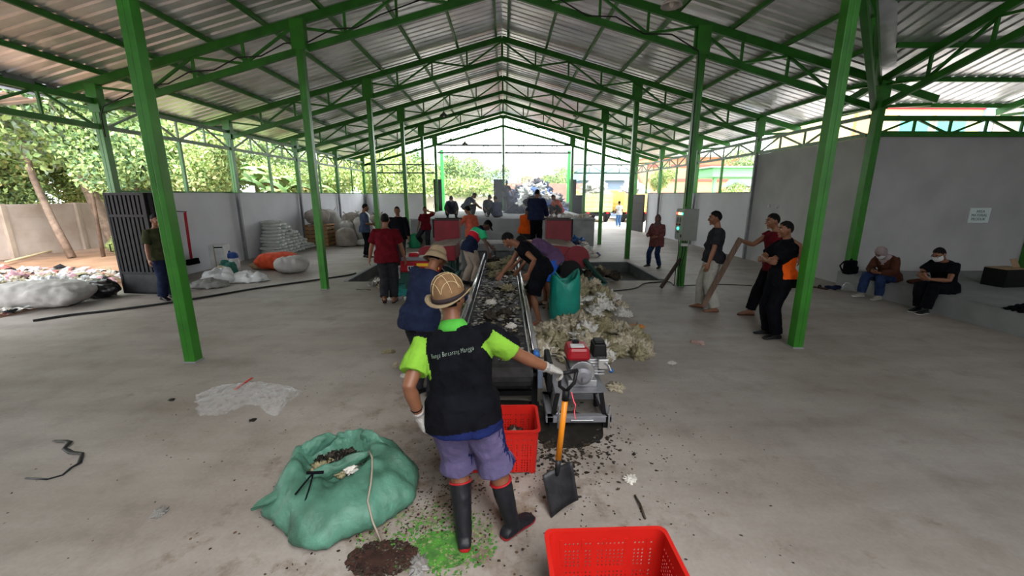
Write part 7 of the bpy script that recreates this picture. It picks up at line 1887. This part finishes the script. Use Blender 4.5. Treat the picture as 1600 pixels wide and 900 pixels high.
def truck(label, x, y, w, bedm, rz_=0):
    t = thing('truck', label, 'truck', (x, y, -.03), rz_)
    m = MB()
    for r_ in range(4): m.box((0, 0, 1.02 + .33 * r_), (w, .06, .29))
    m.build('tailgate', bedm, t, bevel=.01)
    m = MB()
    for x_ in (-w / 2, -w / 6, w / 6, w / 2): m.box((x_, -.03, 1.5), (.08, .06, 1.35))
    m.build('tailgate_post', bedm, t)
    m = MB()
    for s_ in (-1, 1):
        for r_ in range(4): m.box((s_ * w / 2, 2.2, 1.02 + .33 * r_), (.06, 4.4, .29))
    m.box((0, 2.2, .84), (w, 4.4, .08)); m.build('cargo_bed', bedm, t)
    m = MB(); m.box((0, 3.2, .62), (.9, 6.4, .2)); m.box((0, .0, .62), (w * .95, .10, .14)); m.build('chassis', BLACKSTEEL, t)
    for yy in (.9, 5.6):
        for s_ in (-1, 1):
            m = MB(); m.lathe([(0, -.13), (.2, -.13), (.40, -.12), (.43, -.05), (.43, .05), (.40, .12), (.2, .13), (0, .13)], c=(s_ * (w / 2 - .2), yy, .43), n=22, M=Matrix.Rotation(PI / 2, 3, 'Y')); m.build('wheel', RUBBER, t, smooth=False)
    m = MB(); m.box((0, 5.6, 1.65), (w * .92, 1.7, 1.7)); m.build('cab', mat('truck_cab_paint', (.55, .42, .12), .4), t, bevel=.08)
    m = MB()
    for s_ in (-1, 1): m.box((s_ * w * .36, -.05, .72), (.22, .03, .1))
    m.build('tail_light', REDC, t)
    return t
truck('truck with pale green slatted tailgate loaded with white sacks', 7.1, 31.5, 2.1, mat('pale_green_truck', (.40, .52, .22), .6, 0, .1, 2))
truck('truck with amber slatted tailgate loaded with white sacks, beside the passage', 10.0, 31.2, 2.0, mat('amber_truck', (.72, .45, .14), .6, 0, .1, 2))
for i in range(34):
    s_ = i % 2
    piece('stuffed_sack', [FILM3, WHITEPL, WHITEPL, BAGM][i % 4], i % 6, ((7.1, 10.0)[s_] + random.uniform(-.75, .75), 31.8 + random.uniform(0, 1.4), 1.9 + random.uniform(0, .85)), random.uniform(.35, .5), (0, 0, i), 'white stuffed sack on the load of the %s truck' % ('pale green', 'amber')[s_], 'sack', 'sacks on the %s truck' % ('pale green', 'amber')[s_])
t = thing('motorcycle', 'dark parked motorcycle half hidden beside the platform corner, in the truck passage', 'motorcycle', (5.2, 26.6, -.03), R(20))
for y in (-.6, .6):
    m = MB(); m.lathe([(.22, -.04), (.29, -.04), (.30, 0), (.29, .04), (.22, .04)], c=(0, y, .30), n=20, M=Matrix.Rotation(PI / 2, 3, 'Y')); m.build('wheel', RUBBER, t)
m = MB(); m.box((0, 0, .5), (.22, .7, .3)); m.box((0, -.35, .72), (.24, .7, .1)); m.tube([(0, .6, .3), (0, .42, .95)], .03, 8); m.build('body', GATE, t, bevel=.04)
m = MB(); m.tube([(-.3, .36, 1.0), (0, .42, .96), (.3, .36, 1.0)], .015, 8); m.build('handlebar', BLACKSTEEL, t)

# thin smoke drifting over the shredders
sm = bpy.data.materials.new('thin_smoke'); sm.use_nodes = True
n_, l_ = sm.node_tree.nodes, sm.node_tree.links
n_.remove(n_['Principled BSDF']); vs = n_.new('ShaderNodeVolumeScatter'); vs.inputs['Color'].default_value = (.93, .95, 1, 1); vs.inputs['Density'].default_value = .030; vs.inputs['Anisotropy'].default_value = .2
l_.new(vs.outputs[0], n_['Material Output'].inputs['Volume'])
m = MB(); m.ell((.6, 17.5, 2.3), (3.6, 5.2, 1.9), 20, 12); tag(m.build('smoke_haze', sm, smooth=True), 'thin pale smoke drifting above the shredders and the rear platform', 'smoke', kind='stuff')
